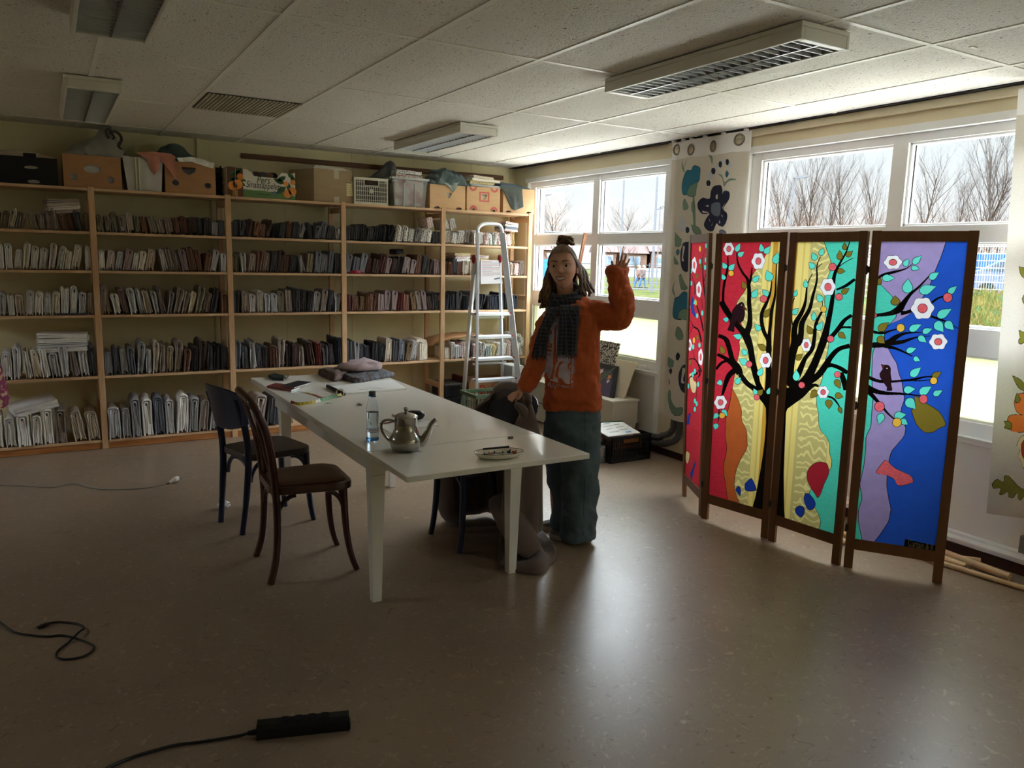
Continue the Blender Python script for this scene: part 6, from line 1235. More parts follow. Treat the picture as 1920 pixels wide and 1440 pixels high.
# tape measure: a band standing half on edge
M_TY = mat('tape_yellow', S(212, 186, 44), .5); M_TR = mat('tape_red', S(176, 66, 48), .5); M_TG = mat('tape_green', S(70, 150, 72), .5); M_TK = mat('tape_ink', S(40, 34, 20), .6); M_TW = mat('tape_white', S(228, 226, 214), .5)
tm = thing('tape_measure', 'loosely coiled yellow tailor tape measure with red and green sections', 'tape measure', onz(600, 750, TZ))
P = smooth_path([onz(x, y, TZ+.002) for x, y in ((544, 756), (560, 760), (585, 757), (605, 752), (625, 746), (641, 742), (645, 736), (636, 736), (620, 746), (604, 744), (590, 739), (572, 735))], 6)
g = MB(); n = len(P)
def band(i):
    t = i/(n-1); a = 1.1-1.0*max(0, min(1, (t-.62)*5)); d = (P[min(i+1, n-1)]-P[max(i-1, 0)]).normalized(); s = Vector((-d.y, d.x, 0)); return Vector((0, 0, 1))*math.sin(a)*.017+s*math.cos(a)*.017
for i in range(n-1):
    t = i/n; m = 1 if t < .03 or .80 < t < .90 else 2 if .20 < t < .40 else 0; m = 4 if .20 < t < .25 else m
    a, b = P[i], P[i+1]; g.add([a, b, b+band(i+1), a+band(i)], [(0, 1, 2, 3)], m)
    if i % 2 == 0:
        w = (b-a)*.25; off = Vector((-band(i).cross(b-a).normalized().x, -band(i).cross(b-a).normalized().y, -band(i).cross(b-a).normalized().z))*-.0006
        for sgn in (1, -1): g.add([a+band(i)*.45+off*sgn, a+w+band(i)*.45+off*sgn, a+w+band(i)*.98+off*sgn, a+band(i)*.98+off*sgn], [(0, 1, 2, 3)], 3)
g.build('tape_band', [M_TY, M_TR, M_TG, M_TK, M_TW], tm, solid=-1)
c_ = onz(638, 744, TZ); g = MB(); rr_ = .022; g.loft([[c_+Vector((rr_*math.cos(t*PI/12)*CR.x+d*.03*CR.y, rr_*math.cos(t*PI/12)*CR.y-d*.03*CR.x, .024+rr_*math.sin(t*PI/12))) for t in range(24)] for d in (-.4, .4)], caps=False)
tag(g.build('tape_roll', mat('clear_tape', S(212, 198, 182), .25, alpha=.6), smooth=True, solid=.004), 'roll of clear adhesive tape standing behind the tape measure', 'tape roll')
for k in range(5):
    c_ = onz(607+4*k, 757-(k % 2), TZ+.0015); o = MB().tube([c_, c_+Vector((.018*math.cos(k*.9-.3), .018*math.sin(k*.9-.3), 0))], .0011, 6).build('safety_pin', M_STEEL); tag(o, 'shiny pin, %s in the little heap in front of the tape measure' % ORD[k], 'pin', 'pins by the tape measure')
c_ = onz(675, 758, TZ+.005); tag(MB().tube([c_-Vector((0, .02, 0)), c_+Vector((0, .02, 0))], .005, 8).build('chalk_stub', mat('stub_grey', S(150, 146, 138), .5), smooth=True), 'short grey stub lying alone left of the bottle', 'chalk')
c_ = onz(957, 823, TZ); tag(MB().box(c_.x-.012, c_.x+.012, c_.y-.007, c_.y+.007, TZ+.0003, TZ+.012).build('eraser', mat('eraser_grey', S(132, 128, 122), .7), bevel=.002), 'small grey eraser behind the oval dish', 'eraser')
slab('paper_stack', ((708, 797), (730, 811), (823, 797), (768, 780)), TZ, .004, M_PAPER, 'white paper sheets under the black case behind the teapot', 'paper', 0)
a, b = onz(712, 795, TZ+.008), onz(745, 789, TZ+.008); tag(MB().tube([a, b], .004, 8).build('pencil', mat('pencil_red_brown', S(120, 62, 50), .4), smooth=True), 'red-brown pencil lying on the paper sheets behind the bottle', 'pencil')
c_ = onz(776, 788, TZ+.004); gc = thing('glasses_case', 'black rounded glasses case on the paper sheets behind the teapot', 'case', c_)
dr = Vector((.95, -.25, 0)).normalized(); dn = Vector((.25, .95, 0)).normalized(); rings = []
for i in range(9):
    u = (i/8-.5)*2; r = .030*math.sqrt(max(.02, 1-abs(u)**3.2)); rings.append([c_+dr*(u*.058)+dn*(1.15*r*math.cos(2*PI*k/14))+Vector((0, 0, .0262+.85*r*math.sin(2*PI*k/14))) for k in range(14)])
MB().loft(rings).build('case_shell', mat('case_black', S(18, 18, 20), .35), gc, smooth=True, angle=60)
# cloths at the far end
M_PLAID = mat('plaid_cloth', S(84, 66, 62), .8, col2=S(96, 110, 120), scale=26, stretch=(3, .6, 1), lo=.45, hi=.55); M_PLAID2 = mat('plaid_cloth_brown', S(74, 58, 54), .8, col2=S(104, 82, 76), scale=40, lo=.46, hi=.54); M_ROSE = mat('rose_grey_cloth', S(168, 148, 150), .8, var=.15, scale=14)
def clothpile(name, outline, h, m, label, seed, z0=TZ, wr=.010):
    pts = [onz(x, y, z0) for x, y in outline]; cen = sum(pts, Vector())/len(pts); ring = smooth_path([(p.x, p.y, z0) for p in pts+[pts[0]]], 3)[:-1]; rings = []
    for s, z in ((1, .001), (1.015, h*.35), (.97, h*.7), (.85, h*.9), (.6, h), (.3, h*1.02), (.06, h*1.02)):
        rings.append([Vector((cen.x+(p.x-cen.x)*s+wr*noise.noise((p.x*25, p.y*25, z*60+seed)), cen.y+(p.y-cen.y)*s+wr*noise.noise((p.x*25, p.y*25, seed+z*80)), max(z0+.0008, z0+z+(wr*1.1*noise.noise((p.x*14*s, p.y*14*s, seed+5))+.25*h*math.sin(p.x*40+seed)*s if s < 1 else 0)))) for p in ring])
    return tag(MB().loft(rings).build(name, m, smooth=True, angle=80), label, 'fabric')
clothpile('folded_cloth', ((597, 703), (618, 713), (632, 716), (662, 703), (668, 694), (648, 690)), .045, M_PLAID2, 'brown checked cloth at the left of the pile on the table', 1)
clothpile('folded_cloth', ((636, 709), (667, 719), (700, 713), (738, 706), (728, 699), (690, 695), (655, 698)), .034, M_PLAID, 'multicoloured plaid cloth at the bottom of the pile on the table', 2)
clothpile('folded_cloth', ((632, 693), (664, 697), (700, 694), (716, 691), (706, 682), (670, 681)), .042, M_ROSE, 'rose-grey folded cloth on top of the pile on the table', 3, TZ+.042)
# ================================================================ the waving woman
PB = onz(1075, 1012); PN = Vector((PB.x, PB.y, 0)).normalized(); PR = Vector((PN.y, -PN.x, 0)); PT = -PN; PZ = Vector((0, 0, 1))
def pq(px, py, t=0.0): return onp(px, py, PB+PT*t, PN)
PPM = FPX/((PB-CO).dot(CF))                        # pixels per metre at her distance
woman = thing('person', 'woman in an orange sweater and dark scarf, waving with one raised hand', 'person', (PB.x, PB.y, 0))
M_SKIN = mat('skin', S(214, 164, 138), .5, var=.04, scale=20); M_SWEAT = mat('orange_sweater', S(196, 92, 46), .85, var=.05, scale=30, bump=.05, bscale=260, sheen=.1)
M_JEAN = mat('blue_jeans', S(88, 106, 118), .85, var=.10, scale=9, bump=.05, bscale=300); M_HAIR = mat('brown_hair', S(132, 98, 66), .42, col2=S(72, 50, 34), scale=40, stretch=(3, 3, .6))
def scarf_mat():
    m = mat('plaid_scarf', S(34, 34, 46), .9, sheen=.3); N = m.node_tree.nodes; L = m.node_tree.links; tc = N.new('ShaderNodeTexCoord')
    out = None
    for ax, sc in (('X', 34), ('Z', 34)):
        w = N.new('ShaderNodeTexWave'); w.wave_type = 'BANDS'; w.bands_direction = ax; w.inputs['Scale'].default_value = sc/2.2; w.inputs['Distortion'].default_value = .6; L.new(tc.outputs['Object'], w.inputs['Vector'])
        r = N.new('ShaderNodeValToRGB'); r.color_ramp.elements[0].position = .80; r.color_ramp.elements[1].position = .92; L.new(w.outputs['Fac'], r.inputs[0])
        x = N.new('ShaderNodeMixRGB'); L.new(r.outputs[0], x.inputs[0]); x.inputs[2].default_value = (*S(66, 66, 80), 1)
        if out: L.new(out, x.inputs[1])
        else: x.inputs[1].default_value = (*S(30, 31, 42), 1)
        out = x.outputs[0]
    L.new(out, N['Principled BSDF'].inputs['Base Color']); return m
M_SCARF = scarf_mat()
def remesh(o, vox, smooth=2, disp=0, size=.12, fac=.5):
    r = o.modifiers.new('remesh', 'REMESH'); r.mode = 'VOXEL'; r.voxel_size = vox; r.use_smooth_shade = True
    if smooth: s = o.modifiers.new('smooth', 'SMOOTH'); s.factor = fac; s.iterations = smooth
    if disp:
        t = bpy.data.textures.new('wrinkles', 'CLOUDS'); t.noise_scale = size; t.noise_depth = 2
        d = o.modifiers.new('wrinkles', 'DISPLACE'); d.texture = t; d.strength = disp; d.mid_level = .5; d.texture_coords = 'LOCAL'
def oval_ring(py, xl, xr, b, t=0.0, n=28, sq=1.0, tilt=0):
    L_, R_ = pq(xl, py-tilt, t), pq(xr, py+tilt, t); c = (L_+R_)/2; a = (R_-L_)/2; out = []
    for k in range(n):
        w = 2*PI*k/n; cs, sn = math.cos(w), math.sin(w); out.append(c+a*(abs(cs)**sq*(1 if cs >= 0 else -1))+PT*(b*abs(sn)**sq*(1 if sn >= 0 else -1)))
    return out
# ---- head, built as one shape with a face
HC = pq(1055.5, 501, .015); yaw, roll = math.radians(9), math.radians(4)
hx = PR*math.cos(yaw)+PT*math.sin(yaw); hy = PT*math.cos(yaw)-PR*math.sin(yaw); hz = PZ.copy()
Rm = Matrix.Rotation(roll, 3, PT); hx, hy, hz = Rm @ hx, Rm @ hy, Rm @ hz
def H(x, y, z): return HC+hx*x+hy*y+hz*z
def G(x, z, cx, cz, sx, sz): return math.exp(-((x-cx)/sx)**2-((z-cz)/sz)**2)
def face(ux, uy, uz):
    x, y, z = .0715*ux, .090*uy, .115*uz
    if z > 0: x *= 1+.10*math.sin(PI*min(1, z/.105))
    if z < 0:
        k = (-z/.115); x *= 1-.40*k**1.7; y = y*(1-.08*k) if uy > 0 else y*(1-.45*k**1.3)
    if uy > 0:
        y -= .004*G(x, z, 0, .06, .05, .03)
        f = 0
        for s in (-1, 1):
            f -= .0115*G(x, z, s*.033, .008, .015, .0105); f += .0055*G(x, z, s*.034, .030, .022, .009); f += .0075*G(x, z, s*.040, -.026, .017, .016)
            f -= .0045*G(x, z, s*.030, -.050, .007, .014)
        nz = 0 if z > .016 else (.016-z)/.040 if z > -.024 else max(0, 1-(-.024-z)/.010)
        f += .0235*nz*math.exp(-(x/(.0075+.004*nz))**2)+.006*G(x, z, .012, -.026, .006, .006)+.006*G(x, z, -.012, -.026, .006, .006)
        f += .0055*G(x, z, 0, -.050, .024, .007)+.0060*G(x, z, 0, -.068, .020, .007)-.0055*G(x, z, 0, -.058, .027, .0045)
        f += .010*G(x, z, 0, -.101, .020, .016)
        y += f*min(1, uy*2.5)
    return x, y, z
body = MB(); rings = []
for i in range(1, 40):
    a = PI*i/40; uz = -math.cos(a); s = math.sin(a); rings.append([H(*face(s*math.cos(2*PI*j/56), s*math.sin(2*PI*j/56), uz)) for j in range(56)])
body.loft(rings)
for s in (-1, 1):                                             # ears
    body.loft([[H(s*(.066+dx)+0, -.008+r*.7*math.cos(2*PI*k/10)-.004, -.004+r*1.25*math.sin(2*PI*k/10)-.006) for k in range(10)] for dx, r in ((-.006, .012), (.004, .020), (.010, .024), (.014, .020))])
body.tube([H(0, -.025, -.05), pq(1060, 550, -.030), pq(1063, 572, -.035)], [.044, .046, .058], 18)
# torso, arms, legs under the clothes
body.loft([oval_ring(y, a, b, d, -.01) for y, a, b, d in ((572, 1046, 1082, .05), (582, 1034, 1110, .07), (600, 1032, 1116, .09), (640, 1034, 1114, .10), (690, 1038, 1110, .08), (740, 1040, 1108, .07), (790, 1040, 1108, .065))])
def limb(pts, rr, n=14): body.tube(smooth_path([pq(*p) for p in pts], 4), [rr[0]+(rr[-1]-rr[0])*i/(4*(len(pts)-1)) for i in range(4*(len(pts)-1)+1)], n)
limb([(1108, 588, 0), (1140, 600, .03), (1160, 594, .05)], [.048, .040]); limb([(1162, 592, .05), (1163, 560, .07), (1159, 515, .10)], [.040, .027])
limb([(1034, 592, 0), (1016, 640, .02), (1000, 688, .04)], [.048, .038]); limb([(1000, 688, .04), (990, 710, .07), (979, 731, .10)], [.038, .025])
limb([(1092, 780, .03), (1090, 880, .04), (1084, 1000, .02)], [.058, .038]); limb([(1050, 780, -.06), (1044, 880, -.09), (1048, 985, -.10)], [.055, .038])
# hands: palm, four fingers and a thumb each
def finger(pts, r0, r1): P = smooth_path([pq(*p) for p in pts], 3); body.tube(P, [r0+(r1-r0)*i/(len(P)-1) for i in range(len(P))], 10)
body.loft([[pq(x, y, t+d) for x, y, t, d in row] for row in (
    [(1153, 516, .10, 0), (1159, 517, .10, .015), (1165, 516, .10, 0), (1159, 516, .10, -.015)], [(1150, 507, .105, 0), (1160, 507, .105, .015), (1171, 507, .105, 0), (1160, 507, .105, -.015)],
    [(1153, 500, .11, 0), (1163, 499, .11, .011), (1174, 502, .11, 0), (1163, 500, .11, -.011)], [(1156, 496, .112, 0), (1164, 495, .112, .007), (1172, 498, .112, 0), (1164, 496, .112, -.007)])])
finger([(1156.5, 498, .112), (1157, 487, .120), (1158.5, 474.5, .122)], .0077, .0052); finger([(1162.5, 497, .112), (1165, 485, .118), (1167.6, 472.5, .120)], .0079, .0054)
finger([(1168, 498, .110), (1171.5, 487, .116), (1175, 476.5, .118)], .0076, .0052); finger([(1172, 501, .108), (1177, 493, .112), (1181, 484.5, .114)], .0068, .0048); finger([(1152, 506, .112), (1148.5, 499, .125), (1147, 489.5, .130)], .0085, .0060)
body.loft([[pq(x, y, t+d) for x, y, t, d in row] for row in (
    [(975, 728, .10, 0), (979, 731, .10, .018), (983, 735, .10, 0), (979, 731, .10, -.012)], [(969, 731, .115, 0), (974, 737, .115, .014), (978, 742, .115, 0), (974, 737, .115, -.012)], [(963, 735, .125, 0), (967, 740, .125, .011), (972, 745, .125, 0), (967, 740, .125, -.010)])])
finger([(965, 736, .125), (958, 740, .132), (951.5, 745.5, .130)], .0082, .0056); finger([(966, 739, .128), (959, 744.5, .138), (953.5, 750, .136)], .0084, .0058); finger([(968, 742, .128), (962.5, 748, .138), (958.5, 753.5, .136)], .0080, .0056); finger([(972, 744, .122), (968.5, 749.5, .128), (966, 754.5, .126)], .0072, .0052); finger([(977, 738, .130), (975, 744, .146), (971, 749, .150)], .0090, .0064)
bo = body.build('body', M_SKIN, woman, smooth=True); remesh(bo, .0036, 2, fac=.3)
# ---- face details
M_EYEW = mat('eye_white', S(222, 214, 206), .2); M_IRIS = mat('iris_brown', S(46, 32, 24), .15); M_LIP = mat('lips', S(168, 88, 80), .45); M_TEETH = mat('teeth', S(232, 226, 214), .3)
for s in (-1, 1):
    c = (s*.0335, .0655, .0075); e = MB().ell(H(*c), .0125, .0125, .0078, 14, 10).build('eye', M_EYEW, woman, smooth=True)
    MB().ell(H(c[0], c[1]+.0085, c[2]), .0058, .0058, .0058, 12, 8).build('iris', M_IRIS, e, smooth=True) if False else None
    ir = MB().ell(H(c[0]-.001, c[1]+.0074, c[2]), .0068, .0062, .0064, 12, 8); o = ir.build('iris', M_IRIS, None, smooth=True, base=(0, 0, 0)); o.parent = e; o.location = -e.location-woman.location if False else (-woman.location)
    lid = MB(); lid.tube([H(s*.0335+.0135*math.cos(a)*1.0, .0762-.006*abs(math.cos(a))**2, .0085+.0058*math.sin(a)) for a in [PI*k/8 for k in range(9)]], .0019, 6); lid.build('upper_lid', M_SKIN, woman, smooth=True)
    br = MB(); pts = [H(s*(.012+.038*k/6), .0865-.016*(k/6)**2, .0265+.0085*math.sin(PI*(.15+.6*k/6))) for k in range(7)]; br.tube(pts, [.0022, .0034, .0038, .0036, .003, .0024, .0012], 6); br.build('eyebrow', M_HAIR, woman, smooth=True)
mo = MB(); W_ = .0285
yy = lambda u: .0868-.020*(u*u); zc = lambda u: -.0585+.0085*u*u
mo.grid(lambda a, b: H((a*2-1)*W_, yy(a*2-1)+.0010, zc(a*2-1)+(.5-b)*.0120*(1-(a*2-1)**2)**.6), 12, 2); mo.build('teeth', M_TEETH, woman, smooth=True, solid=.002)
for up in (1, -1):
    l = MB(); l.tube([H(u*W_*1.04, yy(u)+.0010+(.0022 if abs(u) < .8 else .001), zc(u)+up*(.0072+.0014)*(1-abs(u)**2.2)**.7) for u in [k/7-1 for k in range(15)]], [.0008]+[.0024]*13+[.0008], 6); l.build('lip', M_LIP, woman, smooth=True)
for s in (-1, 1):
    c = H(s*.078, -.006, -.032); MB().tube([c+hz*(.009*math.cos(2*PI*k/12))+hy*(.009*math.sin(2*PI*k/12)) for k in range(13)], .0013, 6).build('earring', M_STEEL, woman, smooth=True)
# ---- hair: a cap combed back to a bun, loose wavy locks below
hair = MB(); nu, nv = 40, 14
def cap(a, v):
    az = 2*PI*a; fx, fy = math.sin(az), math.cos(az)                     # fy = 1 at the face side
    low = .073 if fy > .55 else (.073-.060*min(1, (.55-fy)/.40) if fy > .15 else .013-.11*min(1, (.15-fy)/.7))
    ph = math.asin(max(-.95, min(.98, low/.115))); e = PI/2-(PI/2-ph)*v
    k = 1.10+.012*math.sin(az*19+v*3); x, y, z = .0735*math.cos(e)*fx*k, .090*math.cos(e)*fy*k, .115*math.sin(e)*(1.045)
    if z < 0: q = -z/.115; x *= 1-.1*q
    return H(x*1.02, y-(.004 if fy < 0 else 0), z+.002)
hair.grid(lambda u, v: cap(u, v), nu, nv)
hb = pq(1060, 453, -.02); rh = random.Random(3)
for k in range(9):                                                      # bun of wound strands
    a0 = k*.7; tilt = rh.uniform(-.5, .5); pts = [hb+PR*((.036+rh.uniform(-.006, .010))*math.cos(a0+t*.55))+PT*(.028*math.sin(a0+t*.55))+PZ*(.019*math.sin(a0*1.7+t*.9)+.006*k/9+.002) for t in range(9)]
    hair.tube(smooth_path(pts, 2), [.009]*14+[.006, .004, .002], 7) if False else hair.tube(smooth_path(pts, 2), [.0085]*(2*8+1), 7)
hair.ell(hb-PZ*.004, .030, .026, .018, 12, 8)
for k in range(12):                                                     # little flyaway hairs
    a = rh.uniform(-1.3, 1.3); p0 = hb+PR*.028*math.sin(a)+PZ*.010; hair.tube([p0, p0+PR*(.014*math.sin(a))+PZ*(.010*math.cos(a)), p0+PR*(.024*math.sin(a*1.2))+PZ*(.013*math.cos(a))], [.0012, .0009, .0005], 4)
def lock(p0, p1, p2, p3, r, wav, ph):
    P = bez(p0, p1, p2, p3, 16); hair.tube([p+PR*(wav*math.sin(i*.75+ph)*i/16)+PT*(wav*.6*math.cos(i*.75+ph)*i/16) for i, p in enumerate(P)], [r*.6]+[r*(1-.55*(i/16)**2) for i in range(1, 17)], 7)
for k in range(13):
    f = k/12; lock(pq(1074+6*f, 480+14*f, -.02-.05*f), pq(1086+6*f, 500, -.03-.04*f), pq(1087+18*f, 526, .00-.03*f), pq(1092+20*f, 550+rh.uniform(-6, 6), .03-.05*f), .0145, .007, k*1.3)
for k in range(13):
    f = k/12; lock(pq(1036-2*f, 482+14*f, -.02-.05*f), pq(1029-4*f, 510, -.02-.04*f), pq(1028-11*f, 545, .03-.05*f), pq(1028-17*f, 575+rh.uniform(-8, 8), .05-.06*f), .0125, .008, k*1.7)
for k in range(8): lock(pq(1036+6*k, 490, -.095), pq(1034+6*k, 520, -.11), pq(1032+7*k, 545, -.11), pq(1030+8*k, 570, -.10), .014, .006, k)
hair.build('hair', M_HAIR, woman, smooth=True, angle=180)
# ---- sweater
sw = MB()
sw.loft([oval_ring(y, a, b, d, t, sq=.85) for y, a, b, d, t in ((766, 1021, 1129, .120, 0), (758, 1020, 1129.5, .125, 0), (740, 1021, 1128.5, .128, 0), (700, 1023, 1124.5, .125, 0), (660, 1022, 1124, .128, 0), (620, 1020, 1126, .125, 0), (592, 1019, 1123, .112, -.005), (572, 1026, 1117, .090, -.01), (558, 1040, 1103, .068, -.015), (552, 1048, 1092, .055, -.015))])
P = smooth_path([pq(*q) for q in ((1098, 584, -.01), (1118, 590, .0), (1142, 594, .02), (1160, 594, .045), (1168, 580, .06), (1166, 558, .075), (1160, 535, .09), (1157.5, 514, .10))], 4)
R_ = [.070, .076, .078, .070, .066, .067, .060, .054]; sw.tube(P, [R_[i//4]+(R_[min(7, i//4+1)]-R_[i//4])*(i % 4)/4 for i in range(29)], 20)
sw.tube([pq(1157.5, 513.5, .10), pq(1157.5, 511, .10), pq(1157.7, 503, .104), pq(1158, 500, .106)], [.052, .0605, .0590, .054], 20)
P = smooth_path([pq(*q) for q in ((1040, 590, -.005), (1026, 615, .01), (1015, 650, .03), (1004, 685, .045), (992, 712, .075), (981, 731, .098))], 4)
R_ = [.062, .066, .063, .056, .052, .040]; sw.tube(P, [R_[i//4]+(R_[min(5, i//4+1)]-R_[i//4])*(i % 4)/4 for i in range(21)], 18)
so = sw.build('sweater', M_SWEAT, woman, smooth=True); remesh(so, .008, 6, disp=.034, size=.06)
def add_folds(mbx, runs, r):
    for a, b, c in runs: mbx.tube(smooth_path([pq(*a), pq(*b), pq(*c)], 4), [r*.3, r*.6, r, r, r, r, r, r*.6, r*.2], 8)
# print on the chest: follows the sweater surface
prn = MB(); el = []; pc_ = lambda x, y: (x/4.33+1000, y/4.33+560)
def pl(x, y): v = pq(*pc_(x, y)); return ((v-PB).dot(PR), v.z)
def pe(lev, m, pts): el.append((lev, len(el), m, [pl(*p) for p in pts]))
pe(0, 0, [(118, 108), (330, 108), (330, 655), (104, 655), (100, 480), (104, 250)])
pe(1, 1, [(106, 150), (128, 145), (150, 165), (152, 205), (130, 228), (106, 225), (106, 214), (128, 212), (138, 200), (136, 175), (125, 160), (106, 162)])
pe(1, 1, [(104, 262), (130, 264), (128, 345), (155, 348), (155, 378), (104, 378), (104, 366), (142, 366), (142, 358), (116, 356), (118, 276), (104, 276)]); pe(1, 1, [(104, 395), (150, 397), (150, 410), (118, 410), (118, 432), (145, 432), (145, 444), (104, 444)])
pe(1, 1, [(180, 200), (196, 190), (188, 330), (196, 480), (178, 520), (160, 640), (128, 640), (165, 480), (172, 330)]); pe(1, 1, [(205, 490), (250, 480), (215, 520), (198, 600), (215, 640), (190, 655), (178, 600)]); pe(1, 1, [(104, 600), (140, 655), (104, 655)]); pe(1, 1, [(282, 500), (300, 480), (300, 560), (284, 545)])
pe(2, 1, [(200, 630), (220, 618), (260, 655), (200, 655)]); pe(1, 1, [(303, 108), (312, 108), (312, 655), (303, 655)])
zl_, zh_ = pl(200, 655)[1], pl(200, 108)[1]
XC = (pq(1073, 650)-PB).dot(PR)
def pmap(x, z): return PB+PR*x+PT*(.128*max(.05, 1-abs((x-XC)/.155)**2.3)**.5+.012)+PZ*z
mosaic(prn, el, pl(100, 400)[0], pl(331, 400)[0], zl_, zh_, 70, lambda x, z: pmap(x, z-PB.z), maxw=.012)
g = MB()
for k, (x0, x1) in enumerate([(105, 130), (130, 160), (160, 190), (190, 215)]):
    a = [pl(x0+(x1-x0)*i/6, 675+10*math.sin(PI*2*i/6)) for i in range(7)]
    for (u0, v0), (u1, v1) in zip(a, a[1:]): prn.add([pmap(u0, v0), pmap(u1, v1), pmap(u1, v1-.006), pmap(u0, v0-.006)], [(0, 1, 2, 3)], 0)
a, b = pl(218, 694), pl(286, 694); 
M_PRINT = mat('sweater_print_lilac', S(206, 190, 206), .8)
text_mb(prn, 'YOUR PERCEPTION', pmap(*pl(331, 698)), PZ+PR*.03, -PR, .016, 0, width=.150)
for k in range(5): u, v = pl(222+14*k, 692); prn.add([pmap(u, v), pmap(u+.008, v), pmap(u+.008, v+.010), pmap(u, v+.010)], [(0, 1, 2, 3)], 0)
po = prn.build('chest_print', [M_PRINT, M_SWEAT], woman, solid=-1)
sk_ = po.modifiers.new('wrap', 'SHRINKWRAP'); sk_.target = so; sk_.wrap_method = 'PROJECT'; sk_.use_negative_direction = True; sk_.use_positive_direction = True; sk_.use_project_x = sk_.use_project_y = sk_.use_project_z = False; sk_.offset = .0025
sk_.wrap_method = 'NEAREST_SURFACEPOINT'
# ---- scarf
sc_ = MB()
for r0, zc_, tk, ph in ((.084, 566, .036, 0), (.074, 553, .028, .8), (.090, 578, .028, 1.9)):
    pts = [pq(1060, zc_-6*math.cos(2*PI*k/24+ph)-(9 if math.sin(2*PI*k/24) < 0 else -3)*abs(math.sin(2*PI*k/24)), -.012)+PR*(r0*math.cos(2*PI*k/24))+PT*(r0*.86*math.sin(2*PI*k/24)) for k in range(24)]
    n = 24; rings = []
    for k in range(n):
        p = pts[k]; d = (pts[(k+1) % n]-pts[k-1]).normalized(); rad = (p-pq(1060, zc_, -.012)); rad.z = 0; rad.normalize(); up = d.cross(rad).normalized()
        rings.append([p+rad*(tk*.75*math.cos(2*PI*j/12)*(1+.15*math.sin(k*2+j)))+up*(tk*math.sin(2*PI*j/12)) for j in range(12)])
    sc_.loft(rings+[rings[0]], caps=False)
def tail_(rows, th):                                                   # rows: (py, left px, right px, t)
    rings = []
    for i, (y, a, b, t) in enumerate(rows):
        A, B = pq(a, y, t), pq(b, y, t); n = 10; top = []; bot = []
        for k in range(n+1):
            u = k/n; w = .010*math.sin(u*9+i*.5); p = A+(B-A)*u; top.append(p+PT*(th/2+w)); bot.append(p+PT*(-th/2+w))
        rings.append(top+bot[::-1])
    sc_.loft(rings)
tail_([(572, 1050, 1088, .10), (590, 1049, 1087, .135), (610, 1047, 1085, .145), (640, 1045, 1083, .148), (665, 1044, 1081, .150)], .020)
tail_([(575, 1028, 1056, .09), (595, 1020, 1042, .125), (620, 1009, 1031, .130), (645, 1002, 1027, .128), (668, 997, 1024, .125)], .020)
so_ = sc_.build('scarf', M_SCARF, woman, smooth=True, angle=180)
fr_ = MB()
for a, b, y, t in ((1044, 1081, 664, .150), (997, 1024, 667, .125)):
    for k in range(15):
        x = a+(b-a)*k/14; p = pq(x, y, t+.006*math.sin(k)); fr_.tube([p, p-PZ*.012+PR*rh.uniform(-.003, .003), p-PZ*rh.uniform(.020, .030)+PR*rh.uniform(-.006, .006)], [.0028, .0024, .0010], 5)
fr_.build('fringe', M_SCARF, so_ if False else woman, smooth=True)
# ---- jeans
jn = MB()
jn.loft([oval_ring(y, a, b, d, t, sq=.9) for y, a, b, d, t in ((752, 1026, 1123, .105, 0), (775, 1021, 1127.5, .118, -.005), (800, 1020, 1127, .118, -.01), (822, 1020, 1126, .108, -.015))])
def leg(rows): jn.loft([oval_ring(y, a, b, d, t, sq=.92) for y, a, b, d, t in rows])
leg(((790, 1056, 1126.5, .095, .015), (830, 1053, 1126, .098, .025), (880, 1052, 1124.5, .096, .035), (930, 1052, 1122, .096, .035), (970, 1052, 1119.5, .098, .030), (995, 1050, 1117.5, .102, .025), (1008, 1049, 1117, .104, .022)))
leg(((790, 1020, 1080, .090, -.075), (830, 1020, 1080, .090, -.085), (880, 1024, 1078, .086, -.09), (930, 1034, 1078, .084, -.095), (960, 1034, 1078, .088, -.095), (985, 1031, 1076, .092, -.095)))
jo = jn.build('jeans', M_JEAN, woman, smooth=True); remesh(jo, .008, 4, disp=.034, size=.09)
st = MB(); st.tube([pq(x, y, t) for x, y, t in ((1098, 775, .132), (1097, 830, .131), (1096, 900, .134), (1095, 960, .133), (1094, 1004, .131))], .0022, 6); o = st.build('side_seam', mat('jean_seam', S(54, 66, 80), .8), woman, smooth=True)
w2 = o.modifiers.new('wrap', 'SHRINKWRAP'); w2.target = jo; w2.wrap_method = 'NEAREST_SURFACEPOINT'; w2.wrap_mode = 'ABOVE_SURFACE'; w2.offset = .001
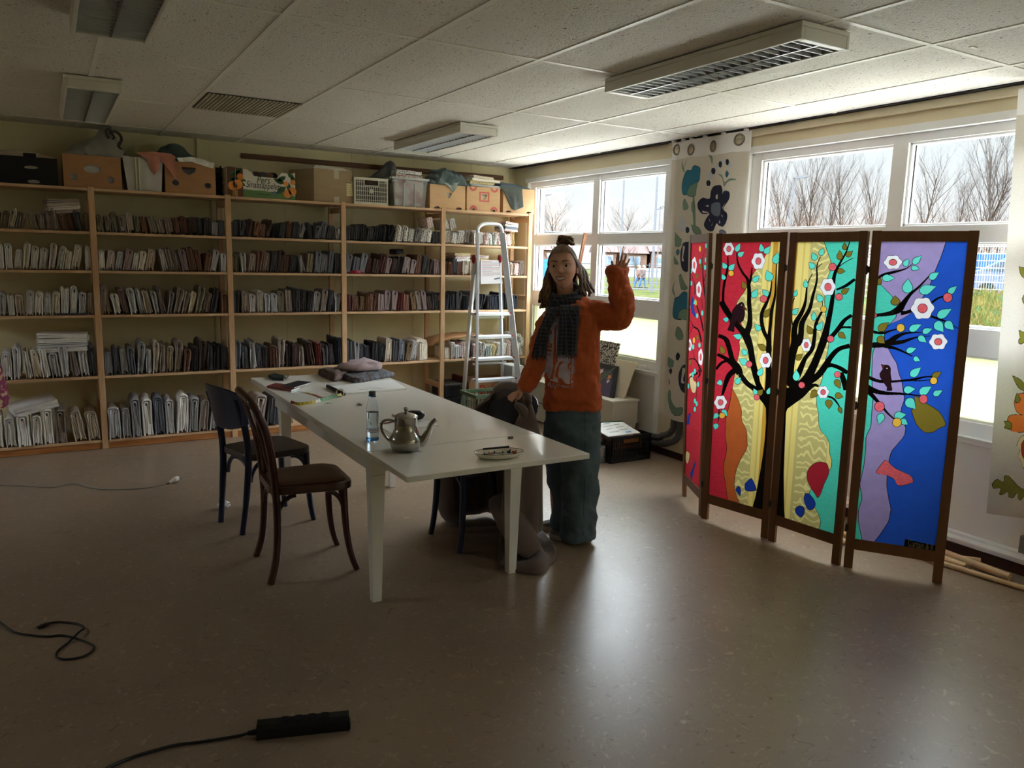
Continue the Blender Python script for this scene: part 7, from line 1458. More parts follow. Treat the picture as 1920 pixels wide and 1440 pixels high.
# ---- trainers
M_SHOE = mat('trainer_grey', S(110, 102, 96), .7, var=.15, scale=22); M_SOLE = mat('trainer_sole', S(196, 188, 172), .6)
def shoe(heel, toe, w=.050):
    h, t_ = onz(*heel), onz(*toe); d = (t_-h); ln = d.length; d.normalize(); s = Vector((-d.y, d.x, 0)); sec = [(0, .55, .055), (.04, .80, .068), (.15, .92, .085), (.30, .90, .092), (.45, .92, .080), (.60, .98, .062), (.75, 1.0, .050), (.88, .88, .042), (.97, .6, .034), (1.0, .3, .026)]
    rings = []
    for u, wf, hh in sec: rings.append([h+d*(ln*u)+s*(w*wf*c)+PZ*z for c, z in ((-1, .022), (-1.0, .022+(hh-.022)*.5), (-.6, hh*.92), (0, hh), (.6, hh*.92), (1.0, .022+(hh-.022)*.5), (1, .022))])
    o = MB().loft(rings).build('shoe', M_SHOE, woman, smooth=True, angle=60)
    rings = []
    for u, wf, hh in sec: lift = .010*max(0, (u-.8)/.2)**2; rings.append([h+d*(ln*(u*1.03-.015))+s*(w*1.07*wf*c)+PZ*z for c, z in ((-1, lift+.001), (-1.03, .026), (1.03, .026), (1, lift+.001))])
    q = MB().loft(rings).build('sole', M_SOLE, None, base=(0, 0, 0), smooth=True, angle=40); q.parent = o; q.location = -woman.location
    q = MB()
    for k in range(4): u = .40+.07*k; q.tube([h+d*(ln*u)+s*(w*.55*c)+PZ*(.088-.012*k+.004*(1-c*c)) for c in (-1, 0, 1)], .003, 6)
    q = q.build('laces', M_SOLE, None, base=(0, 0, 0), smooth=True); q.parent = o; q.location = -woman.location
shoe((1108, 1013), (1031, 1006), .050); shoe((1075, 995), (1014, 989), .048)
# ================================================================ step ladder
M_ALU = mat('ladder_aluminium', S(226, 230, 236), .42, metal=.75); M_REDP = mat('ladder_red_plastic', S(150, 30, 34), .45)
ld = thing('step_ladder', 'aluminium step ladder with a hoop handle standing in front of the shelves', 'ladder', (3.68, 6.5, 0))
yl = lambda z: 6.42+.085*z
def lp(px, py):                                          # point on the leaning front plane of the ladder
    q = ony(px, py, 6.5)
    for _ in range(4): q = ony(px, py, yl(q.z))
    return q
Lr = [lp(893, 760), lp(893, 600), lp(893, 500), lp(896, 437)]; Rr = [lp(970, 690), lp(957, 570), lp(948, 490), lp(942, 437)]
for pts, s in ((Lr, -1), (Rr, 1)):
    d = (pts[1]-pts[0]).normalized() if s < 0 else (pts[2]-pts[0]).normalized(); foot = pts[0]+d*(-pts[0].z/d.z)
    MB().bar(foot, pts[-1], .026, .055).build('rail', M_ALU, ld, bevel=.003); MB().bar(foot, foot+d*.05, .032, .062).build('rail_foot', M_REDP, ld)
hoop = smooth_path([Lr[-1], lp(896.5, 428), lp(905, 420.5), lp(921, 419.5), lp(934, 421), lp(940, 428), Rr[-1]], 5); MB().tube(hoop, .017, 10).build('hoop_handle', M_ALU, ld, smooth=True)
for ya, yb, xa, xb in ((713, 703, 892, 967), (673, 664, 892, 963), (632, 623, 892, 960), (590, 577, 892, 957)):
    a, b = lp(xa, ya), lp(xb, (ya+yb)/2); z = (a.z+b.z)/2
    g = MB().box(a.x, b.x, a.y-.01, a.y+.10, z-.026, z); k = 6
    for i in range(k): g.box(a.x+.006, b.x-.006, a.y-.004+.016*i, a.y+.004+.016*i, z, z+.002)
    g.build('tread', M_ALU, ld, bevel=.002)
    for x in (a.x+.004, b.x-.004): MB().box(x-.008, x+.008, a.y-.014, a.y+.02, z-.012, z+.004).build('tread_cap', M_REDP, ld)
a, b, c, d = lp(903, 488), lp(937, 488), lp(945, 532), lp(903, 533)
g = MB().loft([[v+Vector((0, .02+o, 0)) for v in (d, c, b, a)] for o in (0, .02)]); pf = g.build('platform', mat('platform_sticker', S(226, 222, 222), .45), ld, bevel=.002)
g = MB()
for k in range(13):
    f = .06+k*.05; l = a+(d-a)*f; r = b+(c-b)*f; g.bar(l+(r-l)*.08+Vector((0, .0185, 0)), l+(r-l)*(.94 if k % 4 else .6)+Vector((0, .0185, 0)), .0005, .004, 0 if k % 3 else 1)
l = a+(d-a)*.8; r = b+(c-b)*.8; g.bar(l+(r-l)*.62+Vector((0, .0185, 0)), l+(r-l)*.9+Vector((0, .0185, .01)), .0005, .012, 2)
o = g.build('instruction_print', [mat('print_grey', S(176, 166, 170), .7), mat('print_rose', S(206, 150, 146), .7), mat('print_dark', S(110, 110, 120), .7)], None, base=(0, 0, 0)); o.parent = pf; o.location = -ld.location
for p in (lp(891, 486), lp(939.5, 486)): MB().ell(p+Vector((0, .03, 0)), .017, .03, .045, 12, 8).build('hinge_knob', M_REDP, ld, smooth=True)
for xa, xb, xt in ((893, 889, 893), (963, 952, 940)):
    t_ = lp(xt, 492)+Vector((0, .03, 0)); m_ = lp(xa, 700)+Vector((0, .22, 0)); d_ = (m_-t_).normalized(); MB().bar(t_, t_+d_*((t_.z-.002)/-d_.z), .022, .04).build('rear_rail', M_ALU, ld, bevel=.002)
for z in (.55, 1.0): MB().bar((3.50, yl(z)+.17-(z-.5)*.1, z), (3.88-(z-.5)*.1, yl(z)+.17-(z-.5)*.1, z), .012, .018).build('rear_bar', M_ALU, ld)
# ================================================================ things in the last bay and in front of it
g = thing('document_case', 'black case with a flat lid on the bottom shelf behind the table', 'case', (3.38, 6.95, .073))
MB().box(3.285, 3.50, 6.80, 7.10, .073, .20).build('lower_case', mat('case_black_plastic', S(28, 28, 30), .4), g, bevel=.006)
MB().box(3.285, 3.51, 6.795, 7.10, .206, .325).build('upper_case', mat('case_black_plastic', S(28, 28, 30), .4), g, bevel=.006); MB().box(3.28, 3.515, 6.79, 7.10, .326, .336).build('lid', mat('case_lid_grey', S(62, 64, 62), .3), g, bevel=.003)
q = MB().box(3.44, 3.50, 6.787, 6.794, .305, .318).build('latch', M_STEEL, g)
dx0, dx1, dz0, dz1 = ony(889, 733, 6.79).x-.06, ony(957, 733, 6.79).x, .073, ony(930, 712, 6.79).z
g = thing('fruit_carton', 'brown fruit carton with red lettering behind the ladder on the bottom shelf', 'box', ((dx0+dx1)/2, 6.95, dz0))
q = MB(); q.box(dx0, dx1, 6.79, 6.796, dz0, dz1).box(dx0, dx0+.006, 6.796, 7.1, dz0, dz1).box(dx1-.006, dx1, 6.796, 7.1, dz0, dz1).box(dx0, dx1, 7.094, 7.1, dz0, dz1).box(dx0+.006, dx1-.006, 6.796, 7.094, dz0, dz0+.005); q.build('carton_wall', M_CARD, g)
q = MB(); text_mb(q, 'Dole', (ony(898, 738, 6.789).x, 6.7892, dz1-.135), (1, 0, 0), (0, 0, 1), .13, 0, t=.0005, width=.21); q.build('lettering', mat('carton_red', S(176, 44, 38), .6), g)
q = MB(); q.box((dx0+dx1)/2-.04+.07, (dx0+dx1)/2+.09, 6.7885, 6.79, dz1-.04, dz1-.018).box(dx1-.04, dx1-.015, 6.7885, 6.79, dz1-.035, dz1-.01); q.build('grip_hole', M_INSIDE, g) if False else None
lx = ony(866, 706, 6.95); tag(MB().box(ony(868, 720, 6.85).x, dx0-.006, 6.85, 7.1, .073, ony(868, 707, 6.85).z).build('carton', mat('carton_red_brown', S(96, 44, 34), .7), bevel=.002), 'dark red-brown carton beside the black case on the bottom shelf', 'box')
# green crate on the floor
M_GRN = mat('green_crate_plastic', S(74, 92, 68), .5)
g = thing('plastic_crate', 'green plastic crate on the floor in front of the ladder', 'crate', (3.45, 6.2, 0)); q = MB(); x0, x1, y0, y1, h = 3.245, 3.66, 6.06, 6.36, .352
grid_wall(q, (x0, y0, .001), (1, 0, 0), x1-x0, h, 12, 5, grip=False); grid_wall(q, (x1, y0, .001), (0, 1, 0), y1-y0, h, 9, 5, grip=False); grid_wall(q, (x0, y1, .001), (0, -1, 0), y1-y0, h, 9, 5, grip=False); grid_wall(q, (x1, y1, .001), (-1, 0, 0), x1-x0, h, 12, 5, grip=False); q.box(x0, x1, y0, y1, .001, .008)
for a_, b_ in (((x0-.014, y0-.014), (x1+.014, y0)), ((x0-.014, y1), (x1+.014, y1+.014)), ((x0-.014, y0), (x0, y1)), ((x1, y0), (x1+.014, y1))): q.box(a_[0], b_[0], a_[1], b_[1], h-.03, h+.002)
q.build('crate_wall', M_GRN, g)
# white appliance
a, b = ony(961, 686, 6.55), ony(984, 690, 6.55); M_APP = mat('appliance_white', S(206, 208, 206), .4)
ap = thing('portable_heater', 'white portable appliance standing between the ladder and the window', 'appliance', ((a.x+b.x)/2+.03, 6.65, 0))
q = MB(); zz = a.z; rr_ = [(a.x, 0.01), (b.x, .01), (b.x, zz-.03), (b.x-.012, zz-.008), (b.x-.03, zz), (a.x+.01, zz), (a.x, zz-.01)]; q.prism(rr_, (0, 6.55, 0), (1, 0, 0), (0, 0, 1), -.22); q.build('appliance_body', M_APP, ap, bevel=.006)
q = MB().box(a.x+.02, b.x-.05, 6.546, 6.55, zz-.13, zz-.06); q.build('control_panel', mat('panel_cream', S(214, 212, 192), .4), ap); q = MB()
for k in range(3): q.box(a.x+.03, a.x+.075, 6.5445, 6.546, zz-.155-.016*k, zz-.149-.016*k)
q.build('label_print', mat('appliance_ink', S(70, 72, 74), .6), ap)
# ================================================================ heater and boards under the first window
M_HEAT = mat('heater_cream', S(214, 206, 190), .45); ht = thing('radiator', 'cream convector radiator on the floor under the far window', 'radiator', (4.15, 5.7, 0))
MB().box(4.02, 4.285, 5.085, 6.45, .02, .392).build('casing', M_HEAT, ht, bevel=.006); MB().box(4.005, 4.29, 5.075, 6.46, .393, .412).build('top_plate', M_HEAT, ht, bevel=.005)
q = MB().box(4.014, 4.0195, 5.10, 6.44, .20, .206); q.build('panel_joint', mat('joint_dark', S(70, 64, 58), .8), ht); q = MB().box(4.16, 4.20, 5.079, 5.0845, .06, .12); q.build('socket_plate', M_RUBBER, ht)
def board(name, quad, m, t, label, cat, X):
    P = [onx(x, y, X) for x, y in quad]; g = MB().loft([P, [p+Vector((t, 0, 0)) for p in P]]); return tag(g.build(name, m, bevel=.002), label, cat)
P0, P1 = onx(1174, 748, 4.20), onx(1174, 684, 4.20); q = MB().loft([[(4.17, 5.14, .414), (4.185, 5.14, .414), (4.30, 5.14, .715), (4.285, 5.14, .715)], [(4.17, 5.80, .414), (4.185, 5.80, .414), (4.30, 5.80, .715), (4.285, 5.80, .715)]])
tag(q.build('board', mat('board_cream', S(222, 210, 186), .6), bevel=.002), 'plain cream board leaning against the window on top of the radiator', 'board')
M_SPECK = mat('speckled_cover', S(34, 34, 34), .7, col2=S(210, 204, 190), scale=70, lo=.46, hi=.52)
q = MB().loft([[(4.215, 5.365, .72), (4.245, 5.365, .72), (4.325, 5.385, .852), (4.300, 5.385, .852)], [(4.215, 5.72, .72), (4.245, 5.72, .72), (4.325, 5.70, .852), (4.300, 5.70, .852)]]); q = MB().loft([[(4.196, 5.40, .414), (4.214, 5.40, .414), (4.328, 5.41, .852), (4.312, 5.41, .852)], [(4.196, 5.78, .414), (4.214, 5.78, .414), (4.328, 5.77, .852), (4.312, 5.77, .852)]])
tag(q.build('board', M_SPECK, bevel=.003), 'black and white speckled board behind the cream board at the window', 'board')
fp = thing('painting', 'dark painting of yellow daffodils leaning on the cream board', 'painting', (4.12, 5.5, .413))
F0, F1, F2, F3 = Vector((4.085, 5.18, .414)), Vector((4.085, 5.70, .414)), Vector((4.235, 5.70, .66)), Vector((4.235, 5.33, .66)); off = Vector((.020, 0, 0))
MB().loft([[F0, F1, F2, F3], [F0+off, F1+off, F2+off, F3+off]]).build('canvas', mat('canvas_dark', S(30, 28, 30), .6), fp, bevel=.002)
q = MB(); e1 = F1-F0; e2 = F3-F0; e2 = Vector((.15, 0, .246)); nn = Vector((-.853, 0, .52)).normalized()
def fpoly(pts, m, lev): q.add([F0+Vector((0, .52*u, 0))+e2*v+nn*(.0012*lev) for u, v in pts], [tuple(range(len(pts)))], m)
fpoly([(.10, .02), (.98, .02), (.98, .80), (.35, .85), (.22, .5)], 0, 1); fpoly([(.30, .97), (.36, .95), (.60, .4), (.64, .05), (.58, .05), (.52, .4)], 1, 2); fpoly([(.45, .72), (.5, .75), (.75, .35), (.72, .3)], 1, 2)
for u, v, s, m in ((.78, .80, .10, 2), (.62, .74, .08, 3), (.34, .62, .07, 4), (.32, .48, .05, 3), (.66, .18, .09, 2), (.48, .16, .07, 3)):
    fpoly([(u+s*(1 if k % 2 else .45)*math.cos(k*PI/5), v+1.6*s*(1 if k % 2 else .45)*math.sin(k*PI/5)) for k in range(10)], m, 3)
q.build('paint', [mat('paint_purple', S(84, 68, 92), .6), mat('paint_green', S(86, 106, 78), .6), mat('paint_yellow', S(222, 176, 66), .6), mat('paint_white', S(226, 220, 206), .6), mat('paint_orange', S(224, 150, 88), .6)], fp, solid=-1)
# wooden stick behind her
a, b = onx(1098, 436, 4.24), onx(1087, 492, 4.24); d = (b-a).normalized(); q = MB(); q.bar(a, a+d*((a.z-.42)/-d.z), .028, .020); q.bar(a+Vector((-.012, 0, 0)), a+d*((a.z-.42)/-d.z)+Vector((-.012, 0, 0)), .006, .022, 1)
tag(q.build('wooden_lath', [mat('lath_brown', S(150, 88, 58), .5), mat('lath_pale', S(208, 164, 130), .5)], bevel=.002), 'reddish brown wooden lath leaning in the window behind the waving woman', 'lath')
# ================================================================ crates beside the radiator
M_BLKC = mat('crate_black_plastic', S(18, 18, 20), .45)
bx0, bx1, by0, by1, bh = 3.705, 4.105, 4.69, 5.05, .212
g = thing('plastic_crate', 'black plastic crate of papers on the floor below the far window', 'crate', ((bx0+bx1)/2, (by0+by1)/2, 0)); q = MB()
for o_, u_, w_ in (((bx0, by0), (1, 0, 0), bx1-bx0), ((bx1, by0), (0, 1, 0), by1-by0), ((bx0, by1), (0, -1, 0), by1-by0), ((bx1, by1), (-1, 0, 0), bx1-bx0)): grid_wall(q, (*o_, .001), u_, w_, bh, 22, 6, rim=.026, bar=.007)
q.box(bx0+.008, bx1-.008, by0+.008, by1-.008, .001, .008); q.build('crate_wall', M_BLKC, g)
pp = MB(); q0 = [(bx0-.02, by0+.02, bh+.004), (bx1-.10, by0+.02, bh+.004), (bx1-.06, by1-.06, bh+.035), (bx0-.02, by1-.04, bh+.045)]; pp.loft([q0, [(x, y, z+.006) for x, y, z in q0]]); ps = thing('paper_stack', 'white papers with blue print lying on the black plastic crate', 'paper', (3.88, 4.86, bh)); pp.build('sheets', M_PAPER, ps)
pp = MB(); o_ = Vector(q0[0])+Vector((0, 0, .0072)); ex = Vector(q0[1])-Vector(q0[0]); ey = Vector(q0[3])-Vector(q0[0]); ey.z += .0; 
for u, v, w, h, m in ((.62, .06, .18, .10, 1), (.2, .2, .3, .05, 0), (.55, .28, .28, .05, 0), (.25, .42, .22, .05, 0), (.6, .48, .25, .05, 0), (.3, .62, .3, .05, 0), (.65, .66, .2, .06, 2), (.4, .8, .25, .05, 0)):
    z_ = Vector((0, 0, .002)); pp.add([o_+ex*u+ey*v+z_, o_+ex*(u+w)+ey*(v+.02)+z_, o_+ex*(u+w)+ey*(v+h)+z_, o_+ex*u+ey*(v+h-.02)+z_], [(0, 1, 2, 3)], m)
pp.build('print_marks', [mat('print_slate', S(110, 118, 134), .6), mat('print_sky', S(88, 168, 214), .6), mat('print_green', S(90, 130, 120), .6)], ps, solid=-1)
pp = MB().loft([[(bx0+.15, by1-.05, .1), (bx1-.02, by1-.03, .1), (bx1-.02, by1-.02, .248), (bx0+.15, by1-.04, .262)], [(bx0+.15, by1-.038, .1), (bx1-.02, by1-.018, .1), (bx1-.02, by1-.008, .248), (bx0+.15, by1-.028, .262)]]); tag(pp.build('folder', mat('folder_green', S(60, 128, 96), .5)), 'green folder standing at the back of the black plastic crate', 'folder')
pp = MB().bar((bx1-.12, by0+.08, .12), (bx1-.045, by0+.12, .275), .03, .012); tag(pp.build('ruler', mat('ruler_brown', S(58, 36, 28), .4), bevel=.002), 'dark brown ruler sticking up out of the black plastic crate', 'ruler')
pp = MB().loft([[(bx0+.05, by0+.05, .10), (bx1-.05, by0+.05, .10), (bx1-.05, by1-.09, .10), (bx0+.05, by1-.09, .10)], [(bx0+.05, by0+.05, .175), (bx1-.05, by0+.05, .175), (bx1-.05, by1-.09, .175), (bx0+.05, by1-.09, .175)]]); tag(pp.build('book', mat('book_orange_brown', S(176, 112, 62), .6)), 'orange-brown book seen through the grip of the black plastic crate', 'book')
M_GRYC = mat('crate_grey_plastic', S(128, 130, 124), .5); gx0, gx1, gy0, gy1 = 3.36, 3.69, 4.74, 5.02
g = thing('plastic_crate', 'small grey slatted crate behind the waving woman, beside the black crate', 'crate', ((gx0+gx1)/2, 4.88, 0)); q = MB()
for o_, u_, w_ in (((gx0, gy0), (1, 0, 0), gx1-gx0), ((gx1, gy0), (0, 1, 0), gy1-gy0), ((gx0, gy1), (0, -1, 0), gy1-gy0), ((gx1, gy1), (-1, 0, 0), gx1-gx0)): grid_wall(q, (*o_, .001), u_, w_, .135, 4, 9, rim=.010, bar=.006, grip=False)
q.box(gx0, gx1, gy0, gy1, .001, .006); q.build('crate_wall', M_GRYC, g)
tag(MB().box(gx0+.012, gx1-.012, gy0+.012, gy1-.012, .007, .118).build('folded_cloth', mat('cloth_peach', S(214, 168, 142), .8), bevel=.01), 'peach cloth packed in the small grey slatted crate', 'fabric')
# ================================================================ lagged pipes
M_LAG = mat('pipe_lagging', S(84, 86, 88), .7)
for k, (y, zb, lab) in enumerate(((4.60, .175, 'inner grey lagged heating pipe below the navy flower curtain'), (4.535, .125, 'outer grey lagged heating pipe below the navy flower curtain'))):
    p = [(4.255, y, .9), (4.255, y, .6), (4.255, y, zb+.14), (4.255, y+.03, zb+.045), (4.255, y+.13, zb-.005), (4.255, 4.78, zb-.03), (4.255, 5.04, zb-.045)]; P = smooth_path(p, 5); r = [.026*(1-.12*(1 if i % 6 == 0 else 0)) for i in range(len(P))]
    tag(MB().tube(P, r, 12).build('heating_pipe', M_LAG, smooth=True), lab, 'pipe', 'lagged pipes')
# ================================================================ dowels, cables and litter on the floor
M_DOW = mat('dowel_beech', S(222, 190, 148), .5, var=.08, scale=12)
def dowel(a, b, r, label, za=None, zb=None, ring=False):
    A, B = onz(*a, za if za is not None else r), onz(*b, zb if zb is not None else r); d = (B-A).normalized(); A = A-d*.6 if True else A
    t = thing('dowel', label, 'dowel', (B.x, B.y, 0), group='wooden dowels by the window'); MB().tube([A, B], r, 14).build('rod', M_DOW, t, smooth=True, angle=50)
    if ring: MB().tube([B+d*.012+PZ*(.0*1)+Vector((0, 0, .012*math.cos(k*PI/6)))+d*(.012*math.sin(k*PI/6)) for k in range(13)], .002, 6).build('screw_eye', M_STEEL, t, smooth=True)
dowel((1775, 1043), (1838, 1052), .017, 'dowel closest to the baseboard, shortest visible end'); dowel((1775, 1038), (1893, 1082), .020, 'thick dowel ending in the open beside the folding screen', .03, .020)
dowel((1774, 1049), (1812, 1063), .019, 'dowel with a metal screw eye in its end beside the folding screen', None, None, True); dowel((1772, 1058), (1960, 1115), .014, 'thin long dowel nearest to the camera, running out of the frame')
P = [onz(x, y, .004) for x, y in ((-40, 908), (0, 909), (60, 911), (100, 913), (125, 908), (145, 907), (165, 913), (200, 917), (240, 917), (280, 914), (305, 909), (322, 903))]
cb = thing('extension_cable', 'grey cable with a white plug lying on the floor below the shelves', 'cable', onz(325, 899)); MB().tube(smooth_path(P, 5), .0042, 8).build('cord', mat('cable_grey', S(150, 140, 134), .5), cb, smooth=True)
e = onz(330, 899, .022); d = (e-P[-2]).normalized(); d.z = 0; M_PLUG = mat('plug_white', S(232, 230, 226), .4)
for u, r in (((-.045, -.01), (.010, .016)),): MB().tube([e+d*u[0]+PZ*(-.012), e+d*u[1]], list(r), 12).build('plug_grip', M_PLUG, cb, smooth=True)
MB().tube([e-d*.012, e+d*.016, e+d*.017], [.020, .021, .018], 18).build('plug_body', M_PLUG, cb, smooth=True, angle=50)
for s in (-1, 1): MB().tube([e+d*.017+Vector((-d.y, d.x, 0))*(s*.009), e+d*.036+Vector((-d.y, d.x, 0))*(s*.009)], .0024, 8).build('plug_pin', M_STEEL, cb, smooth=True)
kc = thing('power_cable', 'thin black power cable looped on the floor at the left edge', 'cable', onz(110, 1200)); P = [onz(x, y, .005) for x, y in ((-40, 1140), (-5, 1163), (15, 1178), (30, 1186), (60, 1191), (90, 1193), (115, 1191), (140, 1196), (160, 1203), (175, 1211), (172, 1221), (155, 1231), (125, 1236), (108, 1233), (105, 1226), (112, 1217), (135, 1200), (150, 1188), (158, 1180), (152, 1172), (135, 1168), (110, 1166), (93, 1168))]
PP = smooth_path(P, 5)
for i, p in enumerate(PP):
    if 78 <= i <= 92: p.z += .009*math.sin(PI*(i-78)/14)
MB().tube(PP, .0042, 8).build('cord', mat('cable_black', S(24, 26, 28), .45), kc, smooth=True)
a, b = onz(93, 1168, .008), onz(70, 1177, .008); MB().tube([a, a+(b-a)*.25, a+(b-a)*.6, b], [.0055, .0095, .0105, .008], 10, flat=(.7, 1.1)).build('plug', mat('cable_black', S(24, 26, 28), .45), kc, smooth=True); d = (b-a).normalized()
for s in (-1, 1): MB().tube([b+Vector((-d.y, d.x, 0))*(s*.005), b+d*.016+Vector((-d.y, d.x, 0))*(s*.005)], .0017, 6).build('plug_pin', M_STEEL, kc)
ps = thing('power_strip', 'black four-socket power strip on the floor nearest to the camera', 'power strip', (.64, 2.36, 0)); A, B = onz(481, 1390, .0), onz(654, 1371, .0); d = (B-A).normalized(); s_ = Vector((-d.y, d.x, 0)); ln = (B-A).length; M_STRIP = mat('strip_black', S(20, 21, 22), .4)
hgt, wd = .050, .052
tri = lambda u: [A+d*u+s_*y+PZ*z for y, z in ((-.0, .001), (wd, .001), (wd*.98, hgt*.92), (.010, hgt), (-.0, hgt*.75))]
MB().loft([tri(0.004), tri(ln-.004)]).build('strip_body', M_STRIP, ps, bevel=.003); 
for u in (0, ln-.004): MB().loft([[p for p in tri(u)], [p+d*.006 for p in tri(u)]]).build('end_cap', M_STRIP, ps)
up = Vector((0, 0, 1)); 
tn = ((tri(0)[2]-tri(0)[3]).normalized()); nrm = d.cross(tn).normalized(); nrm = nrm if nrm.z > 0 else -nrm
for k in range(4):
    c = A+d*(ln*(.30+.145*k))+(tri(0)[3]+tri(0)[2])/2-A+nrm*.0008; ring = lambda r, h: [c+d*(r*math.cos(j*PI/10))+tn*(r*math.sin(j*PI/10))+nrm*h for j in range(20)]
    so_k = MB().loft([ring(.0175, 0), ring(.0185, .002), ring(.0165, .002), ring(.0160, -.0002)], caps=False).build('socket', M_STRIP, ps, smooth=True, angle=40)
    hz_ = MB().loft([ring(.0155, .0003), ring(.0155, .0006)]); hz_.build('socket_well', mat('socket_dark', S(6, 6, 7), .6), ps)
MB().bar(B-d*.004+s_*.012+PZ*.02, B+d*.006+s_*.012+PZ*.02, .03, .028).build('switch', M_STRIP, ps, bevel=.003)
E0 = A-d*.028+s_*.022+PZ*.018; MB().tube([A+s_*.022+PZ*.02, A-d*.012+s_*.022+PZ*.019, E0], [.010, .009, .0075], 12).build('inlet_plug', M_STRIP, ps, smooth=True)
P = [E0]+[onz(x, y, .006) for x, y in ((445, 1380), (410, 1386), (370, 1392), (330, 1397), (290, 1407), (250, 1419), (215, 1434), (190, 1447), (150, 1475))]; MB().tube(smooth_path(P, 5), .0052, 8).build('cord', mat('cable_black', S(24, 26, 28), .45), ps, smooth=True)
c = onz(420, 953); g = MB(); rings = []
for i in range(1, 9):
    a = PI*i/9; rings.append([c+Vector((.038*math.sin(a)*math.cos(j*PI/8)*(1+.45*noise.noise((i*1.3, j*1.7, 2))), .030*math.sin(a)*math.sin(j*PI/8)*(1+.45*noise.noise((i*1.9, j, 7))), max(.001, .022-.024*math.cos(a)*(1+.4*noise.noise((i, j*2.1, 4)))))) for j in range(16)])
tag(g.loft(rings).build('paper_wad', M_PAPER), 'crumpled white paper wad on the floor behind the navy chair leg', 'paper wad')
# patterned cloth at the left edge
M_PINKP = mat('pink_brocade', S(150, 62, 102), .7, col2=S(214, 186, 150), scale=26, lo=.5, hi=.56)
bgx = ony(0, 700, 6.62).x; prof = smooth_path([(x, 0, z) for x, z in ((ony(-6, 668, 6.62).x, ony(-6, 668, 6.62).z), (ony(4, 690, 6.62).x, ony(4, 690, 6.62).z), (ony(13, 722, 6.62).x, ony(13, 722, 6.62).z), (ony(18, 748, 6.62).x, ony(18, 748, 6.62).z), (ony(12, 762, 6.62).x, ony(12, 762, 6.62).z), (ony(-4, 770, 6.62).x, ony(-4, 770, 6.62).z))], 4)
g = MB(); rings = [[(p.x+(bgx-.20-p.x)*(1-math.cos(a))/2*1.0, 6.62+.09*math.sin(a)*(1+.2*noise.noise((p.z*9, a*2, 1))), p.z) for a in [PI*2*j/14 for j in range(14)]] for p in prof]
tag(g.loft(rings).build('hanging_bag', M_PINKP, smooth=True, angle=70), 'pink patterned cloth bag hanging at the left edge of the photo', 'bag')
hk = MB().tube([(bgx-.10, 6.66, ony(-6, 668, 6.62).z-.01), (bgx-.11, 6.74, ony(0, 600, 6.62).z), (bgx-.11, 6.802, ZB[1]+.56)], .006, 6); tag(hk.build('bag_cord', mat('cord_pink', S(170, 110, 130), .7), smooth=True), 'pink cord the patterned bag hangs from at the left edge', 'cord')
# grey box at the right edge by the window sill
a, b = onx(1917, 1003, 4.24), onx(1917, 1036, 4.24); tag(MB().box(4.22, 4.262, a.y-.12, a.y+.002, b.z, a.z).build('switch_box', mat('box_grey', S(128, 132, 130), .5), bevel=.003), 'grey box on the window panel at the right edge of the photo', 'box')
# ================================================================ outside the windows
def matx(*a, **k): k.setdefault('spec', 0); return mat(*a, **k)
def dp(px, py, D): d = _ray(px, py); return CO+d*(D/FPX)
M_LAWN = matx('lawn_grass', S(42, 50, 26), .9, col2=S(58, 58, 36), scale=.6, detail=6); M_PATH = matx('path_paving', S(56, 56, 58), .85, var=.08, scale=2); M_ASPH = matx('ground_gravel', S(90, 86, 80), .9, var=.1, scale=1)
GZ = -.40
g = MB().add([(4.6, -60, GZ), (160, -60, GZ), (160, 160, GZ), (4.6, 160, GZ)], [(0, 1, 2, 3)]); struct(g.build('ground', M_LAWN, base=(0, 0, GZ), solid=-1))
g = MB(); a = [dp(1120, 541, 58), dp(1260, 545, 57)]; d = (a[1]-a[0]).normalized(); d.z = 0; n = Vector((d.y, -d.x, 0))
g.box(-90, 60, -1.4, 1.4, 0, .02, M=Matrix.Translation((a[0].x, a[0].y, GZ+.004))@Matrix(((d.x, n.x, 0), (d.y, n.y, 0), (0, 0, 1))).to_4x4()); struct(g.build('path', M_PATH))
g = MB(); b_ = dp(1200, 525, 76); g.box(-60, 60, -1.8, 1.8, 0, .02, M=Matrix.Translation((b_.x, b_.y, GZ+.004))@Matrix(((d.x, n.x, 0), (d.y, n.y, 0), (0, 0, 1))).to_4x4()); struct(g.build('path', M_PATH))
g = MB().box(4.53, 21, -50, 70, GZ-.05, GZ+.012); struct(g.build('path', matx('pale_bounce_ground', S(186, 180, 168), .9, var=.1, scale=3), base=(12, 10, GZ)))  # unseen pale ground, added to bounce daylight up to the ceiling
# bank with tall dry grass under the second window
def bank(x, y): return GZ+.95*min(1, max(0, (x-9)/12))**1.2*min(1, max(0, (.80*x-y)/4))
g = MB().grid(lambda u, v: (8+60*u, -12+46*v, bank(8+60*u, -12+46*v)+(.03*noise.noise((u*40, v*40, 0)))-.002), 40, 40); struct(g.build('ground_bank', M_LAWN, smooth=True, solid=-1, base=(8, 0, GZ)))
rg_ = random.Random(2); g = MB()
for k in range(5200):
    px = rg_.uniform(1805, 1925); dd = 7+15*rg_.random()**.8; p = dp(px, 560, dd); z = bank(p.x, p.y); h = rg_.uniform(.25, .62); a = rg_.uniform(0, 6.28); w = .012+.0006*dd; q = Vector((p.x, p.y, z-.02)); l = Vector((math.cos(a), math.sin(a), 0))
    tip = q+Vector((0, 0, h))+l*h*rg_.uniform(.1, .6); s = Vector((-.45, .9, 0))*w
    m = 0 if rg_.random() < .5 else 1; mid = q+Vector((0, 0, h*.6))+l*h*.1; g.add([q-s, q+s, mid+s*.7, tip, mid-s*.7], [(0, 1, 2, 3, 4)], m)
